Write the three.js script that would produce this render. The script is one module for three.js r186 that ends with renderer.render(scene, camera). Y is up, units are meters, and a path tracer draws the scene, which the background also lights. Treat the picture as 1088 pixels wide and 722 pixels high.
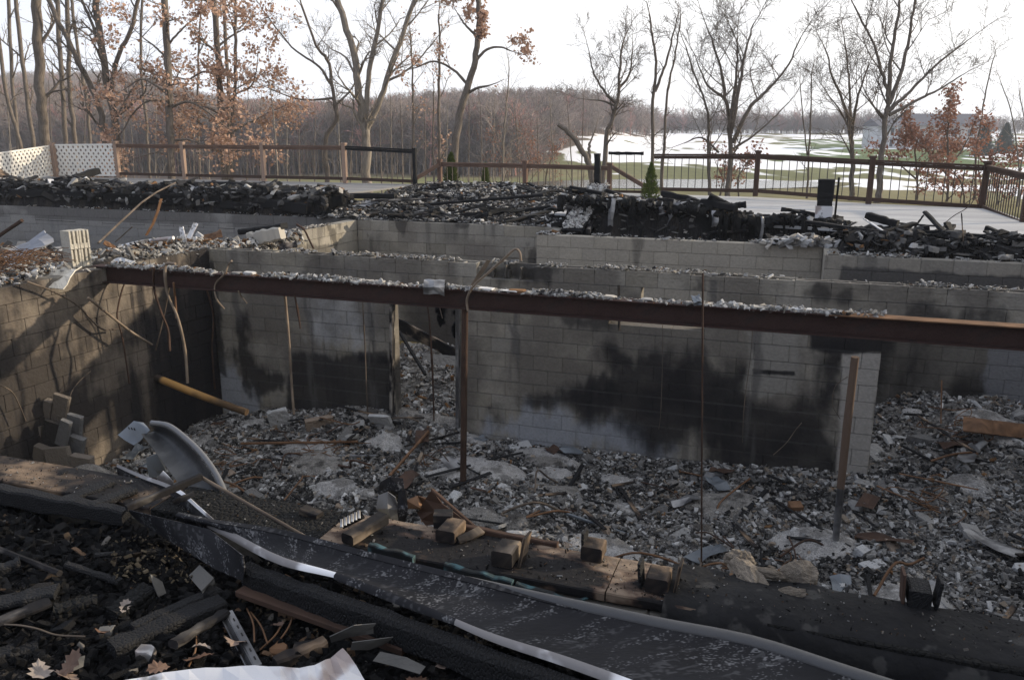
import * as THREE from 'three';
import { ConvexGeometry } from 'three/addons/geometries/ConvexGeometry.js';
import { mergeGeometries } from 'three/addons/utils/BufferGeometryUtils.js';

// ---------------------------------------------------------------- camera, sky, sun, exposure
const scene = new THREE.Scene();
const camera = new THREE.PerspectiveCamera(45.03, 1024 / 679, 0.1, 3000);
camera.position.set(0, 1.65, 0);
camera.rotation.x = -14.1 * Math.PI / 180;
const renderer = new THREE.WebGLRenderer({ antialias: true });
renderer.toneMapping = THREE.LinearToneMapping;
renderer.toneMappingExposure = 1.22;
renderer.shadowMap.enabled = true;

scene.fog = new THREE.FogExp2(new THREE.Color().setRGB(0.82, 0.88, 1), 0.0006);
const V3 = THREE.Vector3;
const TURN = 19.3 * Math.PI / 180, CA = Math.cos(TURN), SA = Math.sin(TURN);
// the house stands turned to the view: u runs along its front, v away from the viewer, y up; y = 0 is the top of the foundation
const H = (u, y, v) => new V3(CA * u + SA * v, y, SA * u - CA * v);
const SUN = H(1, 0.34, 0.7).normalize();

const clamp = (x, a = 0, b = 1) => Math.min(b, Math.max(a, x));
const lerp = (a, b, t) => a + (b - a) * t;
const sstep = (a, b, x) => { const t = clamp((x - a) / (b - a)); return t * t * (3 - 2 * t); };
function rng(seed) {
  let s = seed >>> 0;
  return () => { s = (s + 0x6d2b79f5) | 0; let t = Math.imul(s ^ (s >>> 15), 1 | s); t = (t + Math.imul(t ^ (t >>> 7), 61 | t)) ^ t; return ((t ^ (t >>> 14)) >>> 0) / 4294967296; };
}
const hash2 = (x, y, k = 0) => { let h = Math.imul(x, 374761393) ^ Math.imul(y, 668265263) ^ Math.imul(k + 1, 2147483647 - 58); h = Math.imul(h ^ (h >>> 13), 1274126177); return ((h ^ (h >>> 16)) >>> 0) / 4294967296; };
function noise(x, y, k = 0, P = 0) {                       // value noise in 0..1, with period P when P > 0
  const xi = Math.floor(x), yi = Math.floor(y), fx = x - xi, fy = y - yi, w = (n) => (P ? ((n % P) + P) % P : n);
  const sx = fx * fx * (3 - 2 * fx), sy = fy * fy * (3 - 2 * fy);
  return lerp(lerp(hash2(w(xi), w(yi), k), hash2(w(xi + 1), w(yi), k), sx), lerp(hash2(w(xi), w(yi + 1), k), hash2(w(xi + 1), w(yi + 1), k), sx), sy);
}
function fbm(x, y, k = 0, oct = 4, P = 0) { let a = 0.5, s = 0, n = 0; for (let i = 0; i < oct; i++) { s += a * noise(x, y, k + i * 7, P); n += a; a *= 0.5; x *= 2; y *= 2; P *= 2; } return s / n; }

{ // a thin bright winter overcast, whitest towards the sun side, pale blue to the left and overhead
  const W = 512, Hh = 256, d = new Float32Array(W * Hh * 4);
  for (let j = 0; j < Hh; j++) for (let i = 0; i < W; i++) {
    const lat = ((j + 0.5) / Hh - 0.5) * Math.PI, lon = ((i + 0.5) / W - 0.5) * 2 * Math.PI;
    const x = Math.cos(lat) * Math.cos(lon), y = Math.sin(lat), z = Math.cos(lat) * Math.sin(lon);
    const c = x * SUN.x + y * SUN.y + z * SUN.z, up = Math.max(0, y);
    const veil = clamp(0.25 + 0.75 * sstep(-0.75, 0.75, c) - up * 0.30, 0, 1);
    const wisps = fbm(x * 3 / (0.25 + up) + 9, z * 5 / (0.25 + up) + 4, 3, 4);
    const v = clamp(veil + (wisps - 0.5) * 0.35, 0, 1);
    const glow = 0.6 * Math.pow(Math.max(0, c), 6);
    const blue = [0.46, 0.56, 0.78], white = [1.12, 1.11, 1.10], o = (j * W + i) * 4;
    const hz = Math.exp(-up * 5) * 0.35;
    for (let k = 0; k < 3; k++) d[o + k] = lerp(lerp(blue[k], white[k], v), white[k], hz) + glow * [1, 0.96, 0.88][k];
    if (y < 0) { const g = [0.16, 0.15, 0.14]; const t = sstep(0, -0.12, y); for (let k = 0; k < 3; k++) d[o + k] = lerp(d[o + k], g[k], t); }
    d[o + 3] = 1;
  }
  const sky = new THREE.DataTexture(d, W, Hh, THREE.RGBAFormat, THREE.FloatType);
  sky.mapping = THREE.EquirectangularReflectionMapping; sky.magFilter = THREE.LinearFilter; sky.needsUpdate = true;
  scene.background = sky; scene.environment = sky;
  scene.backgroundIntensity = 1; scene.environmentIntensity = 1;
}
const sun = new THREE.DirectionalLight(new THREE.Color().setRGB(1, 0.84, 0.62), 5);
sun.position.copy(SUN).multiplyScalar(80); sun.castShadow = true; sun.shadow.radius = 2;
Object.assign(sun.shadow.camera, { left: -40, right: 40, top: 40, bottom: -40, near: 1, far: 260 }); sun.shadow.mapSize.set(4096, 4096);
scene.add(sun, sun.target);

// ---------------------------------------------------------------- helpers
const PITCH = 14.1 * Math.PI / 180, FP = 871;
function ray(px, py) { const a = (px - 544) / FP, b = (py - 361) / FP; return { X: a, D: Math.cos(PITCH) - b * Math.sin(PITCH), h: -Math.sin(PITCH) - b * Math.cos(PITCH) }; }
const along = (r, t) => new V3(r.X * t, 1.65 + r.h * t, -r.D * t);
const atD = (px, py, D) => { const r = ray(px, py); return along(r, D / r.D); };              // measured points of the place: at a distance,
const atY = (px, py, y) => { const r = ray(px, py); return along(r, (y - 1.65) / r.h); };      // on a level,
const atV = (px, py, v) => { const r = ray(px, py); return along(r, v / (SA * r.X + CA * r.D)); }; // on a plane of the house
const toU = (p) => CA * p.x + SA * p.z, toV = (p) => SA * p.x - CA * p.z;

const used = new Map();
function numbered(name) { const n = used.get(name) ?? 0; used.set(name, n + 1); return n ? `${name}_${String(n).padStart(3, '0')}` : name; }
function tag(o, label, category, group, kind) { if (label) o.userData.label = label; if (category) o.userData.category = category; if (group) o.userData.group = group; if (kind) o.userData.kind = kind; return o; }
function thing(name, label, category, pos, turn = 0, group) {
  const o = new THREE.Group(); o.name = numbered(name); o.position.copy(pos); o.rotation.y = turn; scene.add(o); o.updateMatrixWorld(true);
  return tag(o, label, category, group);
}
function shadowed(m) { m.castShadow = true; m.receiveShadow = true; return m; }
function part(parent, name, geo, mat, label) {              // geometry given in world metres, stored in its parent's own axes
  parent.updateWorldMatrix(true, false);
  geo.applyMatrix4(parent.matrixWorld.clone().invert());
  const m = shadowed(new THREE.Mesh(geo, mat)); m.name = name; if (label) m.userData.label = label; parent.add(m); return m;
}
function solo(name, geo, mat, label, category, group, kind) { // a thing that is one mesh, standing at its base
  geo.computeBoundingBox(); const b = geo.boundingBox, p = new V3((b.min.x + b.max.x) / 2, b.min.y, (b.min.z + b.max.z) / 2);
  geo.translate(-p.x, -p.y, -p.z);
  const m = shadowed(new THREE.Mesh(geo, mat)); m.name = numbered(name); m.position.copy(p); scene.add(m);
  return tag(m, label, category, group, kind);
}
const setting = (name, geo, mat) => solo(name, geo, mat, null, null, null, 'structure');

class MB {                                                   // collects triangles
  constructor() { this.p = []; this.n = []; this.t = []; this.c = null; }
  tri(a, b, c, ua = [0, 0], ub = [0, 0], uc = [0, 0], na, nb, nc) {
    this.p.push(a.x, a.y, a.z, b.x, b.y, b.z, c.x, c.y, c.z); this.t.push(...ua, ...ub, ...uc);
    if (!na) { const n = new V3().subVectors(b, a).cross(new V3().subVectors(c, a)).normalize(); na = nb = nc = n; }
    this.n.push(na.x, na.y, na.z, nb.x, nb.y, nb.z, nc.x, nc.y, nc.z);
  }
  quad(a, b, c, d, ua, ub, uc, ud, na, nb, nc, nd) { this.tri(a, b, c, ua, ub, uc, na, nb, nc); this.tri(a, c, d, ua, uc, ud, na, nc, nd); }
  geo() {
    const g = new THREE.BufferGeometry();
    g.setAttribute('position', new THREE.Float32BufferAttribute(this.p, 3)); g.setAttribute('normal', new THREE.Float32BufferAttribute(this.n, 3)); g.setAttribute('uv', new THREE.Float32BufferAttribute(this.t, 2));
    if (this.c) g.setAttribute('color', new THREE.Float32BufferAttribute(this.c, 3));
    return g;
  }
}
function tubeInto(mb, pts, rad, sides = 6, cap = true) {     // a tapering round bar through points
  const n = pts.length, T = pts.map((p, i) => new V3().subVectors(pts[Math.min(n - 1, i + 1)], pts[Math.max(0, i - 1)]).normalize());
  let N = Math.abs(T[0].y) > 0.9 ? new V3(1, 0, 0) : new V3(0, 1, 0);
  const rings = []; let len = 0;
  for (let i = 0; i < n; i++) {
    N = N.clone().addScaledVector(T[i], -N.dot(T[i])).normalize(); const B = new V3().crossVectors(T[i], N);
    if (i) len += pts[i].distanceTo(pts[i - 1]);
    const r = typeof rad === 'function' ? rad(i / (n - 1)) : Array.isArray(rad) ? rad[i] : rad, ring = [];
    for (let k = 0; k <= sides; k++) { const a = k / sides * 2 * Math.PI, nn = N.clone().multiplyScalar(Math.cos(a)).addScaledVector(B, Math.sin(a)); ring.push([pts[i].clone().addScaledVector(nn, r), nn, [len, k / sides * 6.28 * r]]); }
    rings.push(ring);
  }
  for (let i = 0; i < n - 1; i++) for (let k = 0; k < sides; k++) {
    const a = rings[i][k], b = rings[i][k + 1], c = rings[i + 1][k + 1], d = rings[i + 1][k];
    mb.quad(a[0], b[0], c[0], d[0], a[2], b[2], c[2], d[2], a[1], b[1], c[1], d[1]);
  }
  if (cap) for (const [i, f] of [[0, -1], [n - 1, 1]]) for (let k = 1; k < sides - 1; k++) {
    const r = rings[i], nn = T[i].clone().multiplyScalar(f); const q = f > 0 ? [r[0], r[k], r[k + 1]] : [r[0], r[k + 1], r[k]];
    mb.tri(q[0][0], q[1][0], q[2][0], q[0][2], q[1][2], q[2][2], nn, nn, nn);
  }
}
const tube = (pts, rad, sides) => { const m = new MB(); tubeInto(m, pts, rad, sides); return m.geo(); };
function curve(pts, n = 14) { return new THREE.CatmullRomCurve3(pts, false, 'centripetal').getPoints(n); }
// a board from a to b: w across, t thick, cut into segments whose edges wander by jit
function boardInto(mb, a, b, w, t, up = new V3(0, 1, 0), segs = 1, jit = 0, R = Math.random, bev = 0.004) {
  const d = new V3().subVectors(b, a), L = d.length(), x = d.clone().normalize();
  const s = new V3().crossVectors(x, up).normalize(), y = new V3().crossVectors(s, x).normalize(), rings = [];
  const e = Math.min(bev, w * 0.3, t * 0.3);
  for (let i = 0; i <= segs; i++) {
    const c = a.clone().addScaledVector(d, i / segs), j = () => 1 - jit * R();
    const hw = w / 2 * j(), ht = t / 2 * j(), o = jit ? new V3((R() - .5), (R() - .5), (R() - .5)).multiplyScalar(jit * t * 0.3) : new V3();
    const q = [[-hw, -ht + e], [-hw, ht - e], [-hw + e, ht], [hw - e, ht], [hw, ht - e], [hw, -ht + e], [hw - e, -ht], [-hw + e, -ht]].map(([p, r]) => c.clone().addScaledVector(s, p).addScaledVector(y, r).add(o));
    rings.push(q);
  }
  const per = [0]; for (let k = 0; k < 8; k++) per.push(per[k] + rings[0][k].distanceTo(rings[0][(k + 1) % 8]));
  for (let i = 0; i < segs; i++) for (let k = 0; k < 8; k++) {
    const k2 = (k + 1) % 8, l0 = L * i / segs, l1 = L * (i + 1) / segs;
    mb.quad(rings[i][k], rings[i][k2], rings[i + 1][k2], rings[i + 1][k], [l0, per[k]], [l0, per[k + 1]], [l1, per[k + 1]], [l1, per[k]]);
  }
  for (let k = 1; k < 7; k++) { const r = rings[0], q = rings[segs]; const uv = (m) => [per[m] * 0.5, w * 0.3 + (m % 3) * t * 0.3]; mb.tri(r[0], r[k + 1], r[k], uv(0), uv(k + 1), uv(k)); mb.tri(q[0], q[k], q[k + 1], uv(0), uv(k), uv(k + 1)); }
}
const board = (...a) => { const m = new MB(); boardInto(m, ...a); return m.geo(); };
// a sheet with real thickness from rows of points
function sheet(rows, th = 0.003, smooth = true) {
  const mb = new MB(), R = rows.length, C = rows[0].length, N = [];
  for (let i = 0; i < R; i++) { N.push([]); for (let j = 0; j < C; j++) {
    const a = new V3().subVectors(rows[Math.min(R - 1, i + 1)][j], rows[Math.max(0, i - 1)][j]), b = new V3().subVectors(rows[i][Math.min(C - 1, j + 1)], rows[i][Math.max(0, j - 1)]);
    N[i].push(a.cross(b).normalize()); } }
  const top = rows.map((r, i) => r.map((p, j) => p.clone().addScaledVector(N[i][j], th / 2))), bot = rows.map((r, i) => r.map((p, j) => p.clone().addScaledVector(N[i][j], -th / 2)));
  const U = rows.map((r, i) => r.map((p, j) => [i ? rows.slice(0, i + 1).reduce((s, q, k) => (k ? s + q[0].distanceTo(rows[k - 1][0]) : 0), 0) : 0, j ? r.slice(0, j + 1).reduce((s, q, k) => (k ? s + q.distanceTo(r[k - 1]) : 0), 0) : 0]));
  for (let i = 0; i < R - 1; i++) for (let j = 0; j < C - 1; j++) {
    const n = (a, b) => (smooth ? N[a][b] : undefined), m = (a, b) => (smooth ? N[a][b].clone().negate() : undefined);
    mb.quad(top[i][j], top[i + 1][j], top[i + 1][j + 1], top[i][j + 1], U[i][j], U[i + 1][j], U[i + 1][j + 1], U[i][j + 1], n(i, j), n(i + 1, j), n(i + 1, j + 1), n(i, j + 1));
    mb.quad(bot[i][j], bot[i][j + 1], bot[i + 1][j + 1], bot[i + 1][j], U[i][j], U[i][j + 1], U[i + 1][j + 1], U[i + 1][j], m(i, j), m(i, j + 1), m(i + 1, j + 1), m(i + 1, j));
  }
  const rim = (a, b, c, d, u, w) => mb.quad(a, b, d, c, u, w, w, u);
  for (let j = 0; j < C - 1; j++) { rim(top[0][j], top[0][j + 1], bot[0][j], bot[0][j + 1], U[0][j], U[0][j + 1]); rim(bot[R - 1][j], bot[R - 1][j + 1], top[R - 1][j], top[R - 1][j + 1], U[R - 1][j], U[R - 1][j + 1]); }
  for (let i = 0; i < R - 1; i++) { rim(bot[i][0], bot[i + 1][0], top[i][0], top[i + 1][0], U[i][0], U[i + 1][0]); rim(top[i][C - 1], top[i + 1][C - 1], bot[i][C - 1], bot[i + 1][C - 1], U[i][C - 1], U[i + 1][C - 1]); }
  return mb.geo();
}
// a broken lump: a box whose faces are cut and pushed about
function chunk(R, w, h, d, rough = 0.25) {
  const g = new THREE.IcosahedronGeometry(1, 1), p = g.attributes.position, seen = new Map();
  for (let i = 0; i < p.count; i++) {
    const k = [p.getX(i), p.getY(i), p.getZ(i)].map((x) => x.toFixed(3)).join();
    if (!seen.has(k)) { const q = new V3(p.getX(i), p.getY(i), p.getZ(i)); const m = Math.max(Math.abs(q.x), Math.abs(q.y), Math.abs(q.z)); q.multiplyScalar(lerp(1, 1 / m, 0.65) * (1 - rough * R())); seen.set(k, q); }
    const q = seen.get(k); p.setXYZ(i, q.x * w / 2, q.y * h / 2, q.z * d / 2);
  }
  g.computeVertexNormals(); return g;
}
// an angular broken piece: the hull of a box with its corners knocked off
function shard(R, w, h, d, rough = 0.25, extra = 3) {
  const P = []; for (const x of [-1, 1]) for (const y of [-1, 1]) for (const z of [-1, 1]) { const k = Math.floor(R() * 3), c = [x, y, z].map((q) => q * (1 - rough * 0.5 * R())); if (R() < rough * 1.6) { for (const e of [0, 1]) { const m = [...c]; m[(k + e) % 3] *= 1 - rough * (1 + R()); P.push(new V3(...m)); } } else P.push(new V3(...c)); }
  for (let i = 0; i < extra; i++) { const k = Math.floor(R() * 3), c = [R() * 1.6 - .8, R() * 1.6 - .8, R() * 1.6 - .8]; c[k] = Math.sign(c[k]) * (1 + 0.06 * R()); P.push(new V3(...c)); }
  for (const p of P) p.multiply(new V3(w / 2, h / 2, d / 2));
  const g = new ConvexGeometry(P), q = g.attributes.position, n = g.attributes.normal, uv = new Float32Array(q.count * 2);
  for (let i = 0; i < q.count; i++) { const ax = Math.abs(n.getX(i)), ay = Math.abs(n.getY(i)), az = Math.abs(n.getZ(i)); uv[2 * i] = ay > ax && ay > az ? q.getX(i) : ax > az ? q.getZ(i) : q.getX(i); uv[2 * i + 1] = ay > ax && ay > az ? q.getZ(i) : q.getY(i); }
  g.setAttribute('uv', new THREE.BufferAttribute(uv, 2)); return g;
}
// ---------------------------------------------------------------- procedural materials
const s8 = (l) => { l = clamp(l); return Math.round(255 * (l <= 0.0031308 ? 12.92 * l : 1.055 * Math.pow(l, 1 / 2.4) - 0.055)); };
function colourTex(w, h, fn, wrap = THREE.RepeatWrapping) {   // fn(s, t) gives linear base colour
  const d = new Uint8Array(w * h * 4);
  for (let j = 0; j < h; j++) for (let i = 0; i < w; i++) { const c = fn((i + .5) / w, (j + .5) / h), o = (j * w + i) * 4; d[o] = s8(c[0]); d[o + 1] = s8(c[1]); d[o + 2] = s8(c[2]); d[o + 3] = 255; }
  const t = new THREE.DataTexture(d, w, h); t.colorSpace = THREE.SRGBColorSpace; t.wrapS = t.wrapT = wrap; t.magFilter = THREE.LinearFilter; t.needsUpdate = true; return t;
}
function greyTex(w, h, fn) { const d = new Uint8Array(w * h * 4); for (let j = 0; j < h; j++) for (let i = 0; i < w; i++) { const v = Math.round(255 * clamp(fn((i + .5) / w, (j + .5) / h))), o = (j * w + i) * 4; d[o] = d[o + 1] = d[o + 2] = v; d[o + 3] = 255; } const t = new THREE.DataTexture(d, w, h); t.wrapS = t.wrapT = THREE.RepeatWrapping; t.magFilter = THREE.LinearFilter; t.needsUpdate = true; return t; }
const rgb = (r, g, b) => new THREE.Color().setRGB(r, g, b);
const rep = (t, a, b = a) => { const c = t.clone(); c.repeat.set(a, b); c.needsUpdate = true; return c; };
const mix3 = (a, b, t) => [lerp(a[0], b[0], t), lerp(a[1], b[1], t), lerp(a[2], b[2], t)];
const std = (o) => new THREE.MeshPhysicalMaterial({ roughness: 0.9, side: THREE.DoubleSide, specularIntensity: (o.roughness ?? 0.9) > 0.6 ? 0.25 : 0.8, ...o }); // porous, weathered surfaces barely shine

const grainBump = greyTex(256, 256, (s, t) => fbm(s * 16, t * 16, 11, 5, 16));
const crackBump = greyTex(256, 256, (s, t) => { // alligatored char: dark cracks round raised pillows
  let d1 = 9, d2 = 9; const x = s * 14, y = t * 9;
  for (let i = -1; i <= 1; i++) for (let j = -1; j <= 1; j++) { const cx = Math.floor(x) + i, cy = Math.floor(y) + j, wx = ((cx % 14) + 14) % 14, wy = ((cy % 9) + 9) % 9; const d = Math.hypot(cx + hash2(wx, wy, 1) - x, cy + hash2(wx, wy, 2) - y); if (d < d1) { d2 = d1; d1 = d; } else if (d < d2) d2 = d; }
  return clamp((d2 - d1) * 2.2) * 0.8 + 0.2 * noise(s * 64, t * 64, 3, 64);
});
const woodTex = (a, b, k, char = 0) => colourTex(256, 256, (s, t) => {
  const g = fbm(s * 4, t * 48, k, 4, 4), f = noise(s * 8, t * 128, k + 3, 8); let c = mix3(a, b, clamp(g * 0.8 + f * 0.3));
  if (char) { const m = sstep(0.5 - char * 0.3, 0.62, fbm(s * 4, t * 6, k + 9, 5, 4) + char * 0.12); c = mix3(c, [0.014, 0.013, 0.014], m); }
  return c;
});
const M = {
  char: std({ color: rgb(0.014, 0.014, 0.015), roughness: 0.72, bumpMap: rep(crackBump, 4.5, 9), bumpScale: 0.004 }),
  charDull: std({ color: rgb(0.011, 0.011, 0.011), roughness: 0.92, bumpMap: rep(crackBump, 3, 4), bumpScale: 0.01 }),
  soot: std({ color: rgb(0.022, 0.021, 0.021), roughness: 0.95 }),  // near black tint, used only to paint the shade inside open slots
  beamPaint: std({ roughness: 0.72, map: colourTex(256, 256, (s, t) => { const n = fbm(s * 8, t * 8, 21, 5, 8), f = noise(s * 90, t * 90, 24, 90); return mix3(mix3([0.030, 0.017, 0.015], [0.052, 0.031, 0.027], n), [0.025, 0.019, 0.018], sstep(0.55, 0.75, n) * 0.7).map((c) => c * (0.85 + 0.3 * f)); }), bumpMap: rep(grainBump, 2), bumpScale: 0.003 }),
  rust: std({ roughness: 0.95, map: colourTex(128, 128, (s, t) => mix3([0.05, 0.029, 0.019], [0.19, 0.108, 0.062], fbm(s * 8, t * 8, 31, 5, 8))), bumpMap: rep(grainBump, 4), bumpScale: 0.002 }),
  rustDark: std({ roughness: 0.92, map: colourTex(128, 128, (s, t) => mix3([0.022, 0.016, 0.014], [0.085, 0.052, 0.038], fbm(s * 8, t * 8, 33, 5, 8))) }),
  wire: std({ roughness: 0.85, map: colourTex(64, 64, (s, t) => mix3([0.035, 0.028, 0.024], [0.15, 0.12, 0.095], fbm(s * 8, t * 4, 35, 4, 8))) }),
  tanWire: std({ roughness: 0.85, map: colourTex(64, 64, (s, t) => mix3([0.075, 0.058, 0.045], [0.27, 0.215, 0.165], fbm(s * 8, t * 4, 37, 4, 8))) }),
  steel: std({ roughness: 0.55, metalness: 0.6, map: colourTex(128, 128, (s, t) => mix3([0.16, 0.16, 0.17], [0.36, 0.36, 0.37], fbm(s * 6, t * 6, 39, 5, 6))) }),
  railWood: std({ roughness: 0.85, map: woodTex([0.075, 0.047, 0.036], [0.175, 0.115, 0.088], 41), bumpMap: rep(grainBump, 3), bumpScale: 0.002 }),
  railDark: std({ roughness: 0.85, map: woodTex([0.036, 0.024, 0.019], [0.085, 0.056, 0.044], 43) }),
  postLight: std({ roughness: 0.85, map: woodTex([0.19, 0.13, 0.10], [0.34, 0.25, 0.195], 45) }),
  freshWood: std({ roughness: 0.85, map: woodTex([0.115, 0.09, 0.068], [0.29, 0.23, 0.172], 47, 0.55), bumpMap: rep(grainBump, 3), bumpScale: 0.002 }),
  burntWood: std({ roughness: 0.85, map: woodTex([0.10, 0.07, 0.048], [0.26, 0.185, 0.125], 49, 0.6), bumpMap: rep(grainBump, 3), bumpScale: 0.003 }),
  paleWood: std({ roughness: 0.9, map: woodTex([0.15, 0.135, 0.118], [0.33, 0.30, 0.265], 51, 0.40), bumpMap: rep(grainBump, 3), bumpScale: 0.003 }),
  lattice: std({ color: rgb(0.62, 0.60, 0.56), roughness: 0.6 }),
  deckTop: std({ roughness: 0.8, map: colourTex(512, 512, (s, t) => { const y = t * 12, f = y - Math.floor(y), gap = f < 0.06 ? 0.55 : 1, k = hash2(Math.floor(y), 5, 3); const n = fbm(s * 10, t * 20, 61, 5, 10); return mix3([0.24, 0.24, 0.25], [0.40, 0.40, 0.40], clamp(k * 0.5 + n * 0.6)).map((c) => c * gap); }) }),
  whiteMetal: std({ roughness: 0.45, metalness: 0, map: colourTex(256, 256, (s, t) => { const n = fbm(s * 4, t * 4, 63, 5, 4), st = sstep(0.47, 0.60, fbm(s * 5, t * 5, 66, 5, 5)); return mix3(mix3(mix3([0.44, 0.44, 0.46], [0.66, 0.66, 0.68], n), [0.20, 0.13, 0.10], st * 0.7), [0.07, 0.065, 0.06], sstep(0.60, 0.72, fbm(s * 9, t * 9, 65, 5, 9)) * 0.8); }) }),
  blackMetal: std({ roughness: 0.6, metalness: 0, specularIntensity: 0.22, map: colourTex(512, 512, (s, t) => { const n = fbm(s * 8, t * 8, 67, 5, 8), spots = sstep(0.73, 0.80, noise(s * 170, t * 170, 70, 170) * 0.6 + noise(s * 24, t * 8, 72, 24) * 0.42), sm = sstep(0.56, 0.72, fbm(s * 26, t * 5, 74, 5, 26)) * sstep(0.45, 0.7, noise(s * 90, t * 90, 75, 90)); return mix3(mix3([0.007, 0.007, 0.008], [0.018, 0.018, 0.021], n), [0.26, 0.26, 0.27], clamp(spots * 0.35 + sm * 0.12)); }), bumpMap: rep(grainBump, 4), bumpScale: 0.0012 }),
  greyMetal: std({ roughness: 0.38, metalness: 0.45, map: colourTex(256, 256, (s, t) => { const n = fbm(s * 6, t * 6, 77, 5, 6); return mix3([0.07, 0.07, 0.075], [0.24, 0.24, 0.245], sstep(0.3, 0.75, n)); }) }),
  paleMetal: std({ roughness: 0.5, metalness: 0.2, map: colourTex(128, 128, (s, t) => mix3([0.055, 0.064, 0.076], [0.155, 0.172, 0.192], fbm(s * 6, t * 6, 79, 5, 6))) }),
  trim: std({ roughness: 0.5, map: colourTex(128, 128, (s, t) => mix3([0.66, 0.66, 0.68], [0.16, 0.15, 0.15], sstep(0.52, 0.72, fbm(s * 6, t * 6, 83, 5, 6)))) }),
  blueFoam: std({ roughness: 0.9, map: colourTex(256, 256, (s, t) => { const n = fbm(s * 8, t * 8, 81, 5, 8); return mix3(mix3([0.028, 0.052, 0.06], [0.06, 0.115, 0.13], n), [0.02, 0.022, 0.023], sstep(0.46, 0.58, fbm(s * 9, t * 9, 84, 5, 9))); }) }),
  bark: std({ roughness: 0.95, map: colourTex(256, 256, (s, t) => mix3([0.07, 0.058, 0.05], [0.21, 0.18, 0.155], fbm(s * 8, t * 40, 86, 5, 8))), bumpMap: rep(grainBump, 3), bumpScale: 0.02 }),
  barkDark: std({ roughness: 0.95, map: colourTex(128, 128, (s, t) => mix3([0.03, 0.026, 0.024], [0.10, 0.085, 0.075], fbm(s * 8, t * 30, 88, 5, 8))) }),
  barkPale: std({ roughness: 0.95, map: colourTex(128, 128, (s, t) => mix3([0.10, 0.088, 0.076], [0.28, 0.245, 0.21], fbm(s * 8, t * 30, 90, 5, 8))) }),
};
// ---------------------------------------------------------------- the land
const azOf = (x, D) => x / Math.max(D, 1);
function land(x, D) {
  const a = azOf(x, D);
  let y = -0.55;
  y = lerp(y, -4.0, sstep(24, 75, D));
  y += 5.75 * clamp((D - 112) / 220);
  if (D > 332) y += (D - 332) * 0.004;
  const mid = sstep(-0.62, -0.28, a) * (1 - sstep(0.08, 0.20, a)), left = 1 - sstep(-0.46, -0.30, a);
  y += mid * (0.35 + 0.65 * Math.exp(-(((a - 0.02) / 0.2) ** 2))) * (5.2 * sstep(118, 235, D) - 3.0 * sstep(240, 330, D));
  y += left * (4 * sstep(105, 170, D) + 17 * sstep(170, 480, D));
  y += sstep(-0.35, -0.2, a) * (1 - sstep(-0.2, -0.1, a)) * -1.2 * sstep(118, 235, D);
  const pd = Math.hypot((x - 20) / 19, (D - 99) / 10);
  y -= 0.9 * (1 - sstep(0.8, 1.15, pd));
  y += (fbm(x * 0.05 + 40, D * 0.05, 5, 3) - 0.5) * 0.7 * sstep(20, 60, D) * sstep(0.9, 1.5, pd);
  if (D < 22) { const u = CA * x - SA * D, v = SA * x + CA * D; // the lot is dug out under the house and drops behind it
    if (v > 2.3) y = -2.75; else y = -0.12; }
  return y;
}
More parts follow.
